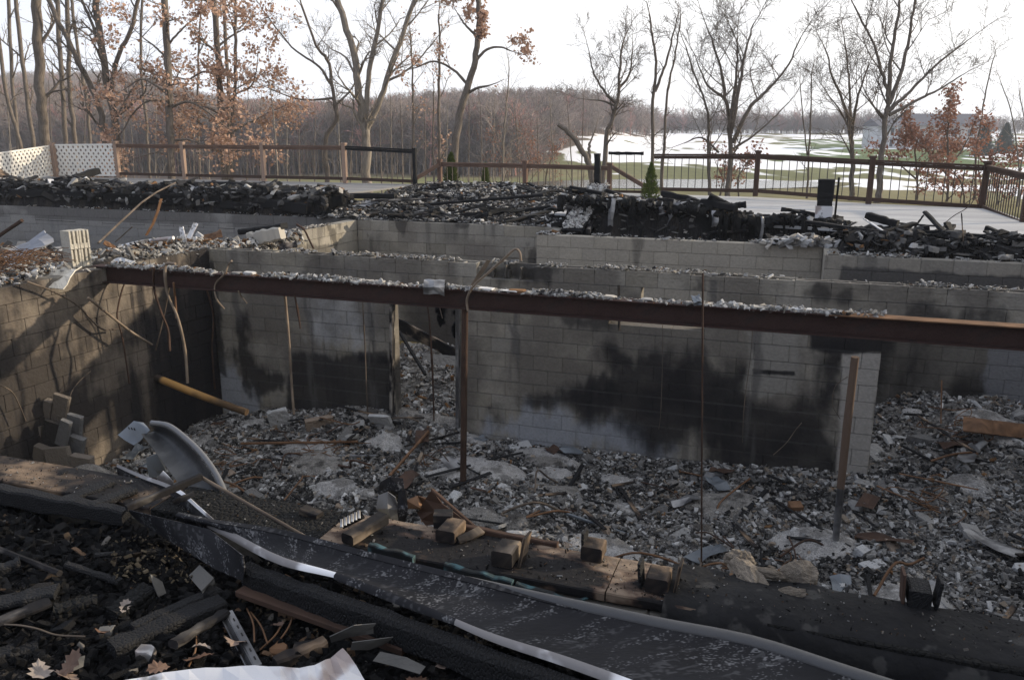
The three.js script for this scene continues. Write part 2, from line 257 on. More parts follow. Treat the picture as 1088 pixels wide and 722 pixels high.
{
  const field = colourTex(1024, 1024, (s, t) => {
    const x = -190 + s * 460, D = 15 + t * 420, a = azOf(x, D);
    const n = fbm(x * 0.06, D * 0.06, 101, 5), f = noise(x * 1.3, D * 1.3, 103), g2 = fbm(x * 0.02, D * 0.03, 107, 4);
    let c = mix3([0.115, 0.105, 0.045], [0.19, 0.165, 0.085], n);                         // winter grass
    const green = sstep(0.28, 0.36, a) * (1 - sstep(0.60, 0.72, a)) * sstep(125, 150, D) * (1 - sstep(250, 290, D));
    c = mix3(c, mix3([0.055, 0.095, 0.030], [0.11, 0.15, 0.055], n), clamp(green * 0.9 + 0.35 * sstep(0.5, 0.65, g2)));
    c = c.map((k) => k * (0.8 + 0.4 * f));
    const woods = (1 - sstep(0.015 + (D - 118) * 0.00108, 0.035 + (D - 118) * 0.00108, a + (n - 0.5) * 0.03)) * sstep(110, 120, D) * (1 - sstep(0.16, 0.2, a));
    c = mix3(c, mix3([0.075, 0.055, 0.042], [0.14, 0.105, 0.082], n), clamp(woods + (a < -0.3 && D > 60 ? 1 : 0)));
    const sn = fbm(x * 0.035 + 7, D * 0.05 + 3, 109, 5) + 0.30 * (noise(x * 0.4, D * 0.16, 112) - 0.5);
    let snow = 0.42 * sstep(0.02, 0.08, a) * (1 - sstep(0.26, 0.42, a)) * sstep(118, 132, D) + 0.10;
    snow += 0.30 * sstep(0.22, 0.3, a) * sstep(0.62, 0.35, a) * sstep(84, 88, D) * (1 - sstep(104, 116, D));
    snow += 0.16 * sstep(0.48, 0.6, a) * sstep(90, 130, D);
    snow += 0.12 * sstep(250, 290, D) * sstep(0.1, 0.2, a);
    snow *= 1 - clamp(woods); if (a < 0.02 || D < 60) snow = -1;
    return mix3(c, [0.78, 0.79, 0.82], sstep(0.60, 0.66, sn + snow * 0.55));
  }, THREE.ClampToEdgeWrapping);
  const xs = [], ds = [];
  for (let x = -620; x <= 620; x += Math.abs(x + 0.01) < 60 ? 2 : Math.abs(x) < 260 ? 6 : 40) xs.push(x);
  for (let d = -60; d <= 900; d += d < 0 ? 10 : d < 130 ? 1.5 : d < 500 ? 5 : 60) ds.push(d);
  const g = new THREE.BufferGeometry(), P = [], U = [], I = [];
  for (const d of ds) for (const x of xs) { P.push(x, land(x, d), -d); U.push((x + 190) / 460, (d - 15) / 420); }
  for (let j = 0; j < ds.length - 1; j++) for (let i = 0; i < xs.length - 1; i++) { const a = j * xs.length + i, b = a + 1, c = a + xs.length, e = c + 1; I.push(a, b, e, a, e, c); }
  g.setAttribute('position', new THREE.Float32BufferAttribute(P, 3)); g.setAttribute('uv', new THREE.Float32BufferAttribute(U, 2)); g.setIndex(I); g.computeVertexNormals();
  const m = shadowed(new THREE.Mesh(g, std({ map: field, roughness: 1, bumpMap: rep(grainBump, 300), bumpScale: 0.05 }))); m.name = 'ground'; tag(m, null, null, null, 'structure'); scene.add(m);

  const w = new THREE.CircleGeometry(1, 64); w.rotateX(-Math.PI / 2); w.scale(18.5, 1, 9.6); w.translate(20, -4.05, -99);
  setting('pond_water', w, new THREE.MeshPhysicalMaterial({ color: rgb(0.03, 0.035, 0.035), roughness: 0.12, bumpMap: rep(grainBump, 30, 30), bumpScale: 0.004, side: THREE.DoubleSide }));
}
// ---------------------------------------------------------------- block walls of the basement
function inPoly(p, x, y) { let c = false, d = 1e9; for (let i = 0, j = p.length - 1; i < p.length; j = i++) { const [xi, yi] = p[i], [xj, yj] = p[j]; if ((yi > y) !== (yj > y) && x < (xj - xi) * (y - yi) / (yj - yi) + xi) c = !c; const t = clamp(((x - xi) * (xj - xi) + (y - yi) * (yj - yi)) / ((xj - xi) ** 2 + (yj - yi) ** 2 + 1e-9)); d = Math.min(d, Math.hypot(x - xi - t * (xj - xi), y - yi - t * (yj - yi))); } return c ? d : -d; }
// how much of a stain with a ragged outline lies at a point of a wall
function stain(p, s, y, k, edge = 0.10, ragged = 0.30) {
  let x0 = 1e9, x1 = -1e9, y0 = 1e9, y1 = -1e9; for (const [a, b] of p) { x0 = Math.min(x0, a); x1 = Math.max(x1, a); y0 = Math.min(y0, b); y1 = Math.max(y1, b); }
  if (s < x0 - .5 || s > x1 + .5 || y < y0 - .5 || y > y1 + .5) return 0;
  const w = (fbm(s * 2.2, y * 2.2, k, 5) - 0.5) * ragged * 1.6 + (fbm(s * 12, y * 8, k + 3, 4) - 0.5) * ragged * 0.6 + (fbm(s * 7, y * 0.9, k + 11, 4) - 0.5) * ragged * 1.1;
  return sstep(-edge, edge, inPoly(p, s, y) + w);
}
const BW = 0.4, BH = 0.2;
function blockTone(s, y, k) { const row = Math.floor(-y / BH + 1e-4), col = Math.floor(s / BW + (row & 1 ? 0.5 : 0) + 100); return [hash2(col, row, k), hash2(col, row, k + 1), row]; }
function wallMap(from, to, bottom, k, fn) {
  const w = Math.min(1024, Math.round((to - from) * 76)), h = Math.round(-bottom * 76);
  return colourTex(w, h, (a, b) => {
    const s = from + a * (to - from), y = bottom * (1 - b), [t1, t2] = blockTone(s, y, k);
    const fine = noise(s * 70, y * 70, k + 5), mid = fbm(s * 5, y * 5, k + 6, 4);
    let c = mix3([0.158, 0.143, 0.117], [0.250, 0.228, 0.190], clamp(t1 * 0.75 + (mid - 0.5) * 0.9 + 0.12));
    c = mix3(c, [0.185, 0.180, 0.172], t2 * 0.4);
    const streak = sstep(0.55, 0.78, fbm(s * 6, y * 0.35, k + 8, 4)) * sstep(0.35, 0.6, noise(s * 1.1, y * 1.6, k + 9));
    c = mix3(c, [0.07, 0.065, 0.06], streak * 0.6);
    c = fn ? fn(c, s, y, k) : c;
    return c.map((q) => q * (0.98 + 0.30 * fine));
  }, THREE.ClampToEdgeWrapping);
}
const ADDED_WING = 7.4; // where the added, unseen wing ends
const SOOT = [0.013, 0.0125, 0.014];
// one hollow or solid block, in the wall's own metres: s along, y up, t into the wall
function blockInto(mb, at, s0, s1, y0, y1, t0, t1, b, uv) {
  const P = (s, y, t) => at(s, y, t), X = [s0, s1], Y = [y0, y1], T = [t0, t1];
  const f = (pts, n) => { const v = pts.map(([s, y, t]) => P(s, y, t)); const m = new V3().subVectors(v[1], v[0]).cross(new V3().subVectors(v[2], v[0])); const want = new V3().subVectors(P(...n), P(0, 0, 0)); const q = m.dot(want) < 0 ? [...pts].reverse() : pts, w = q.map((z) => P(...z)); const c = q.map((z) => uv(...z)); for (let i = 1; i < w.length - 1; i++) mb.tri(w[0], w[i], w[i + 1], c[0], c[i], c[i + 1]); };
  for (const i of [0, 1]) { const d = i ? 1 : -1;
    f([[s0 + b, y0 + b, T[i]], [s1 - b, y0 + b, T[i]], [s1 - b, y1 - b, T[i]], [s0 + b, y1 - b, T[i]]], [0, 0, d]);
    f([[X[i], y0 + b, t0 + b], [X[i], y0 + b, t1 - b], [X[i], y1 - b, t1 - b], [X[i], y1 - b, t0 + b]], [d, 0, 0]);
    f([[s0 + b, Y[i], t0 + b], [s1 - b, Y[i], t0 + b], [s1 - b, Y[i], t1 - b], [s0 + b, Y[i], t1 - b]], [0, d, 0]); }
  for (const i of [0, 1]) for (const j of [0, 1]) { const di = i ? 1 : -1, dj = j ? 1 : -1;
    f([[X[i], y0 + b, T[j] - dj * b], [X[i] - di * b, y0 + b, T[j]], [X[i] - di * b, y1 - b, T[j]], [X[i], y1 - b, T[j] - dj * b]], [di, 0, dj]);
    f([[s0 + b, Y[i], T[j] - dj * b], [s0 + b, Y[i] - di * b, T[j]], [s1 - b, Y[i] - di * b, T[j]], [s1 - b, Y[i], T[j] - dj * b]], [0, di, dj]);
    f([[X[i], Y[j] - dj * b, t0 + b], [X[i] - di * b, Y[j], t0 + b], [X[i] - di * b, Y[j], t1 - b], [X[i], Y[j] - dj * b, t1 - b]], [di, dj, 0]); }
}
function blockWall({ name = 'concrete_block_wall', label, axis, at: off, dir, from, to, courses, holes = () => false, hollow = () => false, broken = () => false, cap = () => 1, seed, paint, thick = 0.2 }) {
  const bottom = -courses * BH, R = rng(seed);
  const at = axis === 'u' ? (s, y, t) => H(s, y, off + dir * t) : (s, y, t) => H(off + dir * t, y, s);
  const o = thing(name, label, 'wall', at(from, bottom, 0), -TURN); o.userData.kind = 'thing';
  const mat = std({ roughness: 0.95, map: wallMap(from, to, bottom, seed, paint), bumpMap: rep(grainBump, (to - from) * 2.5, -bottom * 2.5), bumpScale: 0.006 });
  const uv = (s, y, t) => [(s + t * 0.7 - from) / (to - from), (y - bottom + t * 0.3) / -bottom];
  const core = new MB();
  for (let r = 0; r < courses; r++) {
    let y1 = -r * BH; const y0 = y1 - BH, shift = r & 1 ? -BW / 2 : 0, first = Math.floor((from - shift) / BW) - 1;
    for (let i = first; ; i++) {
      const a = Math.max(from, i * BW + shift), b = Math.min(to, (i + 1) * BW + shift);
      if (a >= to) break; if (b - a < 0.03) continue;
      if (holes((a + b) / 2, r, a, b)) continue; y1 = y0 + BH * cap((a + b) / 2, r);
      const mb = new MB(), j = 0.003, out = (R() - 0.5) * 0.004, c = 0.0035 + R() * 0.002;
      const cut = holes((a + b) / 2, r, a, b, true); let A2 = a + j, B2 = b - j; if (Array.isArray(cut)) [A2, B2] = [Math.max(A2, cut[0]), Math.min(B2, cut[1])];
      const top = r === 0, hol = top && hollow((a + b) / 2), brk = broken((a + b) / 2, r);
      if (brk) { // the face has burst off: back shell and webs stay
        blockInto(mb, at, A2, B2, y0 + j, y1 - j, thick - 0.035, thick, 0.003, uv);
        for (const q of [0, 0.5, 1]) { const s = lerp(A2 + 0.015, B2 - 0.015, q); blockInto(mb, at, s - 0.014, s + 0.014, y0 + j, y1 - 0.01 - R() * 0.08, 0.02 + R() * 0.06, thick - 0.036, 0.003, uv); }
      } else if (hol) {
        blockInto(mb, at, A2, B2, y0 + j, y1 - 0.07, out, thick - 0.002, c * 0.6, uv);
        blockInto(mb, at, A2, B2, y1 - 0.0695, y1 - R() * 0.012, out, 0.034, 0.004, uv);
        blockInto(mb, at, A2, B2, y1 - 0.0695, y1 - R() * 0.012, thick - 0.036, thick - 0.002, 0.004, uv);
        for (const q of [0, 0.5, 1]) { const s = lerp(A2 + 0.016, B2 - 0.016, q); blockInto(mb, at, s - 0.015, s + 0.015, y1 - 0.0695, y1 - 0.008 - R() * 0.02, 0.0345, thick - 0.0365, 0.003, uv); }
      } else blockInto(mb, at, A2, B2, y0 + j, y1 - j, out, thick - 0.002 + out, c, uv);
      part(o, 'block', mb.geo(), mat);
      if (!brk) blockInto(core, at, A2 - 0.0027, B2 + 0.0027, y0 + 0.0003, hol ? y1 - 0.075 : y1 - 0.008, 0.0045, thick - 0.008, 0.001, uv);
    }
  }
  part(o, 'mortar', core.geo(), std({ roughness: 1, map: mat.map, color: rgb(0.8, 0.8, 0.8) }));
  return o;
}
const sootOn = (c, m, k = 1) => mix3(c, SOOT, clamp(m) * 0.95 * k);

// left side wall: sooted and streaked, darker towards the bottom and the far end
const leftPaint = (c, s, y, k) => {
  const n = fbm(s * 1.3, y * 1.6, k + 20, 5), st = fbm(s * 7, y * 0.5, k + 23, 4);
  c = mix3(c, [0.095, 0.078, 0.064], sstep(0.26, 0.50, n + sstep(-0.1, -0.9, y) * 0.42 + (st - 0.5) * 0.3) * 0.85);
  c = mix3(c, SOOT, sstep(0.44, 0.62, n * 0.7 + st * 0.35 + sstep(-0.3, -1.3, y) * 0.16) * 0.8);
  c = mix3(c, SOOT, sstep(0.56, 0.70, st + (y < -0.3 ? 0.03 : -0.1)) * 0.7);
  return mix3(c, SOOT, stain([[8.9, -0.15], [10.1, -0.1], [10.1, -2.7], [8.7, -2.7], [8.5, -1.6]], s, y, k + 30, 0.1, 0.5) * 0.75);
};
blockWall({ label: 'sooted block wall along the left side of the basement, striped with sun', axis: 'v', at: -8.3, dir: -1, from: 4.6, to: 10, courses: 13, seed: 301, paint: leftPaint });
blockWall({ label: 'left rear side wall of pale blocks behind the partition, ending in the far corner', axis: 'v', at: -8.3, dir: -1, from: 10.205, to: 14.395, courses: 12, seed: 307, holes: (s, r) => r < 1 && s < 12.2, paint: (c, s, y, k) => mix3(c, SOOT, sstep(0.55, 0.65, fbm(s * 2, y * 2, k + 20, 5)) * 0.6) });

const Fs = {
  Ldark: [[-7.02, -1.50], [-6.4, -1.45], [-5.78, -1.5], [-5.2, -1.46], [-5.2, -2.9], [-7.11, -2.9]], Lblot1: [[-7.92, -1.04], [-7.71, -1], [-7.69, -1.52], [-7.69, -1.91], [-7.86, -1.89], [-8.04, -1.55]],
  Lblot2: [[-7.75, -1.76], [-7.45, -1.82], [-7.19, -1.92], [-7.17, -2.12], [-7.52, -2.22], [-7.81, -2.07]], Lstrip: [[-8.4, -0.2], [-8.2, -0.2], [-8.18, -1.98], [-8.4, -1.93]],
  Lpale: [[-8.38, -1.82], [-7.87, -1.92], [-7.77, -2.4], [-8.24, -2.57], [-8.49, -2.51]], Lwhite: [[-6.7, -0.5], [-5.75, -0.55], [-5.82, -1.4], [-6.64, -1.42]], Ldark3: [[-5.85, -1.36], [-5.36, -1.32], [-5.36, -1.51], [-5.86, -1.53]],
  Rmain: [[-2.79, -1.66], [-2.17, -1.36], [-2.21, -0.97], [-1.55, -0.98], [-1.06, -0.99], [-0.85, -1.09], [-0.46, -1.1], [-0.43, -1.36], [-0.29, -1.49], [-0.04, -1.51], [0.24, -1.27], [0.35, -0.82], [0.46, -0.74], [0.68, -0.82], [0.71, -2.6], [-0.32, -2.6], [-0.87, -2.45], [-1.03, -2.05], [-1.16, -2.17], [-1.35, -2.29], [-1.57, -2.27], [-1.85, -2.02], [-2.12, -1.9], [-2.47, -1.99]],
  Rtongue: [[-3.89, -2.02], [-3.29, -1.82], [-2.82, -1.61], [-2.26, -1.45], [-2.25, -1.86], [-2.76, -1.92], [-3.29, -1.92]], Rstreak: [[-0.41, -1.11], [0.08, -1.1], [0.1, -1.15], [-0.4, -1.19]],
  Rtop: [[-2.8, -0.66], [-2.21, -0.64], [-2.21, -0.72], [-2.78, -0.74]], Rpale: [[-3.94, -2.11], [-3.29, -1.95], [-2.76, -1.94], [-2.12, -1.9], [-1.85, -2.02], [-1.49, -2.26], [-1.49, -2.42], [-3.98, -2.53]],
  Rbox: [[-0.49, -0.66], [0.05, -0.61], [0.14, -1.4], [-0.29, -1.47], [-0.43, -1.34]], Rtopdark: [[0.21, -0.62], [1.1, -0.62], [1.1, -0.78], [0.7, -0.83], [0.22, -0.83]], clean: [[0.60, -0.86], [1.02, -0.78], [1.02, -2.9], [0.66, -2.9]],
  topDark1: [[-3.95, 0.05], [-3.0, 0.05], [-3.0, -0.24], [-3.95, -0.24]], topDark2: [[-1.25, 0.05], [-1.0, 0.05], [-1.0, -0.22], [-1.2, -0.25]], topDark3: [[0.0, -0.05], [0.7, -0.1], [0.6, -0.22], [0.1, -0.2]], farR: [[1.2, -0.2], [2.2, -0.3], [2.2, -0.6], [1.2, -0.6]],
};
const frontPaint = (c, s, y, k) => {
  const S = (n, e, g) => stain(Fs[n], s, y, k + n.length * 13 + n.charCodeAt(1), e, g);
  c = mix3(c, [0.30, 0.31, 0.325], S('Lwhite', 0.2, 0.5) * 0.55);
  c = mix3(c, [0.085, 0.076, 0.068], sstep(0.42, 0.66, fbm(s * 1.6, y * 1.4, k + 60, 5)) * 0.7);
  c = mix3(c, [0.23, 0.245, 0.275], S('Rpale', 0.16, 0.4) * 0.75);
  c = mix3(c, [0.25, 0.265, 0.295], S('Lpale', 0.16, 0.4) * 0.8);
  c = sootOn(c, S('Rtongue', 0.14, 0.4) * 0.85); c = sootOn(c, S('Rmain', 0.17, 0.26) * (0.80 + 0.30 * fbm(s * 3, y * 5, k + 77, 4))); c = sootOn(c, S('Ldark', 0.06, 0.18) * 0.9); c = sootOn(c, Math.max(S('Lblot1'), S('Lblot2')) * 0.9); c = sootOn(c, S('Lstrip', 0.03, 0.08) * 0.85); c = sootOn(c, S('Ldark3', 0.03, 0.06) * 0.8);
  for (const n of ['Rtop', 'topDark1', 'topDark2', 'topDark3', 'farR']) c = sootOn(c, S(n, 0.06, 0.2) * 0.7);
  c = mix3(c, [0.20, 0.19, 0.172], S('Rbox', 0.05, 0.09) * 0.8); c = sootOn(c, S('Rstreak', 0.012, 0.03));
  c = sootOn(c, S('Rtopdark', 0.03, 0.06)); c = mix3(c, [0.255, 0.24, 0.22], S('clean', 0.02, 0.05));
  for (const [d, a, b] of [[-7.86, -0.3, -1.2], [-6.62, -0.25, -2.4], [-5.6, -0.2, -2.4], [-0.35, -0.5, -2.4], [-3.45, -0.6, -1.6], [-0.9, -0.05, -0.55]]) c = mix3(c, [0.07, 0.066, 0.064], sstep(0.09, 0.03, Math.abs(s - d + (noise(y * 5, 3, k) - 0.5) * 0.08)) * sstep(b - 0.1, b + 0.2, y) * (y < a ? 1 : 0) * 0.7 * sstep(0.25, 0.5, noise(s * 22, y * 3, k + 70)));
  if (Math.abs((y % BH) + BH) < 0.011 || Math.abs(y % BH) < 0.011) c = mix3(c, [0.11, 0.108, 0.105], 0.22);
  return c;
};
blockWall({
  label: 'long block partition wall behind the steel beam, with doorway and black smoke stains', axis: 'u', at: 10, dir: 1, from: -8.3, to: 4.2, courses: 13, seed: 317, paint: frontPaint, hollow: () => true,
  holes: (s, r, a, b, ends) => {
    if (ends) { if (r >= 3) { if (a < -5.28 && b > -5.28) return [a + 0.005, -5.28]; if (a < -4.29 && b > -4.29) return [-4.29, b - 0.005]; if (a < 1.0 && b > 1.0) return [a + 0.005, 1.0]; } if (r === 2 && a < -1.2 && b > -1.2) return [-1.2, b - 0.005]; return null; }
    if (r >= 3 && a > -5.29 && b < -4.28) return true;
    if (r >= 3 && a >= 0.99) return true;
    if ((r === 1 && s > -2.0 && s < -1.2) || (r === 2 && a > -2.05 && b < -1.15)) return true;
    if (r >= 12) return s < -9; return false;
  },
  cap: (s, r) => (r === 3 && s > -2.05 && s < -1.15 ? 0.55 : 1),
  broken: (s, r) => r === 0 && s > -3.95 && s < -3.0,
});
const farPaint = (c, s, y, k) => { c = mix3(c, [0.13, 0.115, 0.10], sstep(0.42, 0.62, fbm(s * 0.9, y * 1.1, k + 20, 5)) * 0.7); return mix3(c, SOOT, (sstep(0.66, 0.74, fbm(s * 2.6, y * 1.6, k + 24, 5)) * 0.6 + (y < -0.9 ? 0.55 * sstep(0.3, 0.5, fbm(s * 1.2, y, k + 29, 4)) : 0))); };
blockWall({ label: 'far brownish block wall at the back left of the basement, below ash covered debris', axis: 'u', at: 14.4, dir: 1, from: -8.3, to: -4.2, courses: 12, seed: 331, paint: farPaint });
blockWall({ label: 'short return of blocks joining the two far walls under the ashy diagonal board', axis: 'v', at: -4.2, dir: 1, from: 13.255, to: 14.39, courses: 4, seed: 337, paint: farPaint });
const palePaint = (c, s, y, k) => { c = mix3(c, [0.30, 0.272, 0.228], 0.5); c = sootOn(c, stain([[-2.55, 0.1], [-2.4, 0.1], [-2.42, -0.7], [-2.52, -0.7]], s, y, k + 31, 0.03, 0.06) * 0.5); return y < -0.95 ? mix3(c, SOOT, 0.6 * sstep(0.35, 0.5, fbm(s, y, k + 9, 4))) : c; };
blockWall({ label: 'paler clean block wall in the far middle, below the black hollow of the burnt deck', axis: 'u', at: 13.25, dir: 1, from: -4.2, to: 0.36, courses: 12, seed: 341, paint: palePaint });
blockWall({ label: 'short block corner stepping forward to the right rear wall', axis: 'v', at: 0.365, dir: 1, from: 12.305, to: 13.45, courses: 4, seed: 347, paint: palePaint });
blockWall({ label: 'right rear block wall with a long black soot band under its top course', axis: 'u', at: 12.3, dir: 1, from: 0.37, to: 5.2, courses: 12, seed: 353, paint: (c, s, y, k) => { c = sootOn(c, stain([[0.62, -0.16], [5.4, -0.2], [5.4, -0.42], [0.62, -0.40]], s, y, k + 3, 0.025, 0.06)); c = mix3(c, [0.12, 0.115, 0.11], 0.4); if (y < -0.5) c = sootOn(c, 0.35 + 0.6 * sstep(0.32, 0.56, fbm(s * 1.3, y * 0.8, k + 33, 5))); return mix3(c, [0.17, 0.175, 0.19], stain([[2.62, -1.1], [3.1, -0.9], [3.2, -2.1], [2.5, -2.1]], s, y, k + 37, 0.05, 0.2) * 0.7); } });
blockWall({ label: 'long low grey block wall at the rear left, behind the rubble heap', axis: 'u', at: 14.6, dir: 1, from: -19.5, to: -8.52, courses: 5, seed: 359, holes: (s, r) => (r === 1 && s > -9.9 && s < -9.5), paint: (c, s, y, k) => { c = mix3(c, [0.20, 0.203, 0.212], 0.5); return mix3(c, [0.085, 0.08, 0.078], (y > -0.28 ? 0.75 : 0.15) * sstep(0.3, 0.55, fbm(s * 1.2, y * 2, k + 23, 5) + (y > -0.2 ? 0.1 : 0))); } });
blockWall({ label: 'near foundation wall of blocks carrying the scorched wooden sill', axis: 'u', at: 2.6, dir: 1, from: -4.8, to: 1.8, courses: 4, seed: 367, paint: (c, s, y, k) => mix3(c, [0.05, 0.045, 0.04], 0.55 + 0.4 * fbm(s * 2, y * 3, k + 23, 4)) });
blockWall({ label: 'right side basement wall of blocks, closing the pit beyond the opening', axis: 'v', at: 5.21, dir: 1, from: 2.9, to: 12.28, courses: 9, seed: 373 });
{ // an unseen wing, added right of the view to shade the near ground
  const o = thing('added_wing', 'unseen wing added right of the pit for shade, pale siding under a dark roof', 'added wing', H(9, -0.3, 1.2), -TURN), bx = (u0, u1, y0, y1, v0, v1) => { const m = new MB(); blockInto(m, (s, y, t) => H(s, y, t), u0, u1, y0, y1, v0, v1, 0.01, (s, y, t) => [s + t, y]); return m.geo(); };
  const siding = std({ roughness: 0.8, map: colourTex(64, 128, (s, t) => { const f = t * 8 - Math.floor(t * 8); return mix3([0.30, 0.29, 0.27], [0.36, 0.35, 0.33], noise(s * 16, t * 16, 375, 16)).map((c) => c * (f < 0.05 ? 0.5 : 1)); }) });
  part(o, 'wall', bx(6.4, 12, -0.4, 3.1, -6, ADDED_WING), siding); part(o, 'foundation', bx(6.45, 11.95, -2.7, -0.401, -5.9, ADDED_WING - 0.05), std({ color: rgb(0.2, 0.19, 0.18) }));
  const m = new MB(), e = 0.35, a = 6.4 - e, b = 12 + e, r = (a + b) / 2, v0 = -6 - e, v1 = ADDED_WING + e, y = 3.101; m.quad(H(a, y, v0), H(a, y, v1), H(r, y + 2.2, v1), H(r, y + 2.2, v0)); m.quad(H(b, y, v1), H(b, y, v0), H(r, y + 2.2, v0), H(r, y + 2.2, v1)); m.tri(H(a, y, v1), H(b, y, v1), H(r, y + 2.2, v1)); m.tri(H(b, y, v0), H(a, y, v0), H(r, y + 2.2, v0)); m.quad(H(a, y, v1), H(a, y, v0), H(b, y, v0), H(b, y, v1)); part(o, 'roof', m.geo(), std({ color: rgb(0.07, 0.068, 0.066) }));
  for (let i = 0; i < 4; i++) { const w = part(o, 'window', bx(6.36, 6.399, 0.9, 2.2, -4 + i * 2.6, -3 + i * 2.6), std({ color: rgb(0.04, 0.045, 0.05), roughness: 0.15 })); part(w, 'frame', bx(6.35, 6.3985, 2.201, 2.28, -4.05 + i * 2.6, -2.95 + i * 2.6), std({ color: rgb(0.6, 0.6, 0.6) })); }
}
// ---------------------------------------------------------------- trees
const leafMat = (a, b, k) => new THREE.MeshPhysicalMaterial({ side: THREE.DoubleSide, roughness: 1, transmission: 0.3, thickness: 0, map: colourTex(64, 64, (s, t) => mix3(a, b, noise(s * 16, t * 16, k, 16))) });
const oakLeaf = leafMat([0.27, 0.155, 0.105], [0.56, 0.37, 0.27], 131), rustLeaf = leafMat([0.17, 0.085, 0.06], [0.34, 0.18, 0.125], 133);
function leafInto(mb, p, size, R) {
  const a = new V3(R() - .5, (R() - .5) * 0.9, R() - .5).normalize(), b = new V3(R() - .5, R() - .5, R() - .5).cross(a).normalize(), c = new V3().crossVectors(a, b), L = size * (0.4 + R() * 0.9), u = R(), v = R(), t = [u, v];
  const tip = p.clone().addScaledVector(a, L), l = p.clone().addScaledVector(a, L * 0.5).addScaledVector(b, L * 0.34).addScaledVector(c, L * 0.1), r = p.clone().addScaledVector(a, L * 0.45).addScaledVector(b, -L * 0.34).addScaledVector(c, L * 0.1);
  mb.tri(p, l, tip, t, t, t); mb.tri(p, tip, r, t, t, t);
}
function bough(mb, lf, o, dir, len, rad, level, opt, R) {
  const pts = [o.clone()], n = level > 1 ? 4 : level ? 3 : 2; let d = dir.clone(), p = o.clone();
  for (let i = 0; i < n; i++) {
    d.add(new V3((R() - .5) * opt.wander, (R() - .5) * opt.wander * 0.7 + opt.rise, (R() - .5) * opt.wander)).normalize();
    p = p.clone().addScaledVector(d, len / n); pts.push(p);
  }
  const sides = rad > 0.035 ? 5 : 3; tubeInto(mb, pts, (t) => Math.max(opt.twig, lerp(rad, rad * 0.35, t)), sides, false);
  if (lf && level <= opt.leafLevel) for (let i = 1; i < pts.length; i++) for (let k = 0; k < opt.leaves; k++) { const q = pts[i - 1].clone().lerp(pts[i], R()).add(new V3(R() - .5, R() - .5, R() - .5).multiplyScalar(opt.leafSpread)); leafInto(lf, q, opt.leafSize, R); }
  if (level <= 0) return;
  const kids = opt.kids[level] ?? 3;
  for (let k = 0; k < kids; k++) {
    const t = 0.25 + 0.75 * (k + R()) / kids, f = Math.min(n - 1e-3, t * n), i = Math.floor(f), q = pts[i].clone().lerp(pts[i + 1], f - i), along2 = new V3().subVectors(pts[i + 1], pts[i]).normalize();
    const side = new V3(R() - .5, R() - .5, R() - .5).cross(along2).normalize();
    bough(mb, lf, q, along2.multiplyScalar(0.75).addScaledVector(side, 0.55 + R() * 0.35).normalize(), len * (0.45 + R() * 0.25), rad * 0.5, level - 1, opt, R);
  }
}
const TREE = { wander: 0.35, rise: 0.05, twig: 0.0045, kids: { 3: 4, 2: 4, 1: 4 }, level: 3, per: 1.5, from: 0.35, len: [0.9, 2.2], leaves: 0, leafLevel: 1, leafSize: 0.11, leafSpread: 0.25, up: 0.35, mat: 'bark' };
function tree(label, D, stems, seed, opts = {}, name = 'bare_tree') {
  const opt = { ...TREE, ...opts }, R = rng(seed), tm = new MB(), bm = new MB(), lm = opt.leaves ? new MB() : null;
  const foot = atD(stems[0][0][0][0], stems[0][0][0][1], D);
  stems.forEach(([px, w0, w1, own], si) => {
    const o = { ...opt, ...own }, off = si ? (R() - .5) * 0.10 * D * 0.25 : 0, k = D / FP;
    const pts = px.map(([x, y], i) => atD(x, y, D + off * (i / (px.length - 1))));
    if (si === 0 || o.ground) { const g = pts[0].clone(); g.y = land(g.x, -g.z) - 0.1; if (g.y < pts[0].y - 0.2) pts.unshift(g); }
    const cv = new THREE.CatmullRomCurve3(pts, false, 'centripetal'), N = 4 * pts.length, P = cv.getPoints(N), L = cv.getLength();
    for (const p of P.slice(1, -1)) p.add(new V3((R() - .5), 0, (R() - .5)).multiplyScalar(w0 * k * 0.25));
    const rad = (t) => 0.86 * lerp(w0, w1, Math.pow(t, 0.8)) * k / 2;
    tubeInto(tm, P, rad, 8, true);
    const n = Math.round(L * o.per * (1 - o.from));
    for (let i = 0; i < n; i++) {
      const t = o.from + (1 - o.from) * (i + R()) / n, f = Math.min(N - 1e-3, t * N), j = Math.floor(f), q = P[j].clone().lerp(P[j + 1], f - j), dir = new V3().subVectors(P[j + 1], P[j]).normalize();
      const a = R() * 6.283, side = new V3(Math.cos(a), 0.1, Math.sin(a));
      const d = dir.clone().multiplyScalar(0.5).addScaledVector(side, 0.55 + R() * 0.5).add(new V3(0, o.up, 0)).normalize();
      bough(bm, lm, q, d, lerp(o.len[0], o.len[1], R()) * (1 - 0.45 * t) * Math.min(D, 34) / 30, Math.max(o.twig * 1.5, rad(t) * 0.5), o.level, o, R);
    }
    if (w1 < 4) bough(bm, lm, P[N], new V3().subVectors(P[N], P[N - 1]).normalize(), o.len[1] * 0.5 * D / 30, rad(1) * 0.9, o.level, o, R);
  });
  const t = thing(name, label, 'tree', new V3(foot.x, land(foot.x, -foot.z), foot.z), 0, null);
  part(t, 'trunk', tm.geo(), M[opt.mat]); if (bm.p.length) { const b = part(t, 'branches', bm.geo(), M[opt.mat]); if (opt.rust) b.userData.kind = 'stuff'; }
  if (lm && lm.p.length) part(t, 'leaves', lm.geo(), opt.rust ? rustLeaf : oakLeaf);
  return t;
}
const slim = { level: 2, per: 0.9, from: 0.45, len: [0.8, 1.8], kids: { 2: 3, 1: 3 } };
tree('thin grey tree leaning out of the left edge of the view', 36, [[[[24, 178], [19, 145], [8, 105], [-2, 40], [-6, -20]], 5, 4]], 401, slim);
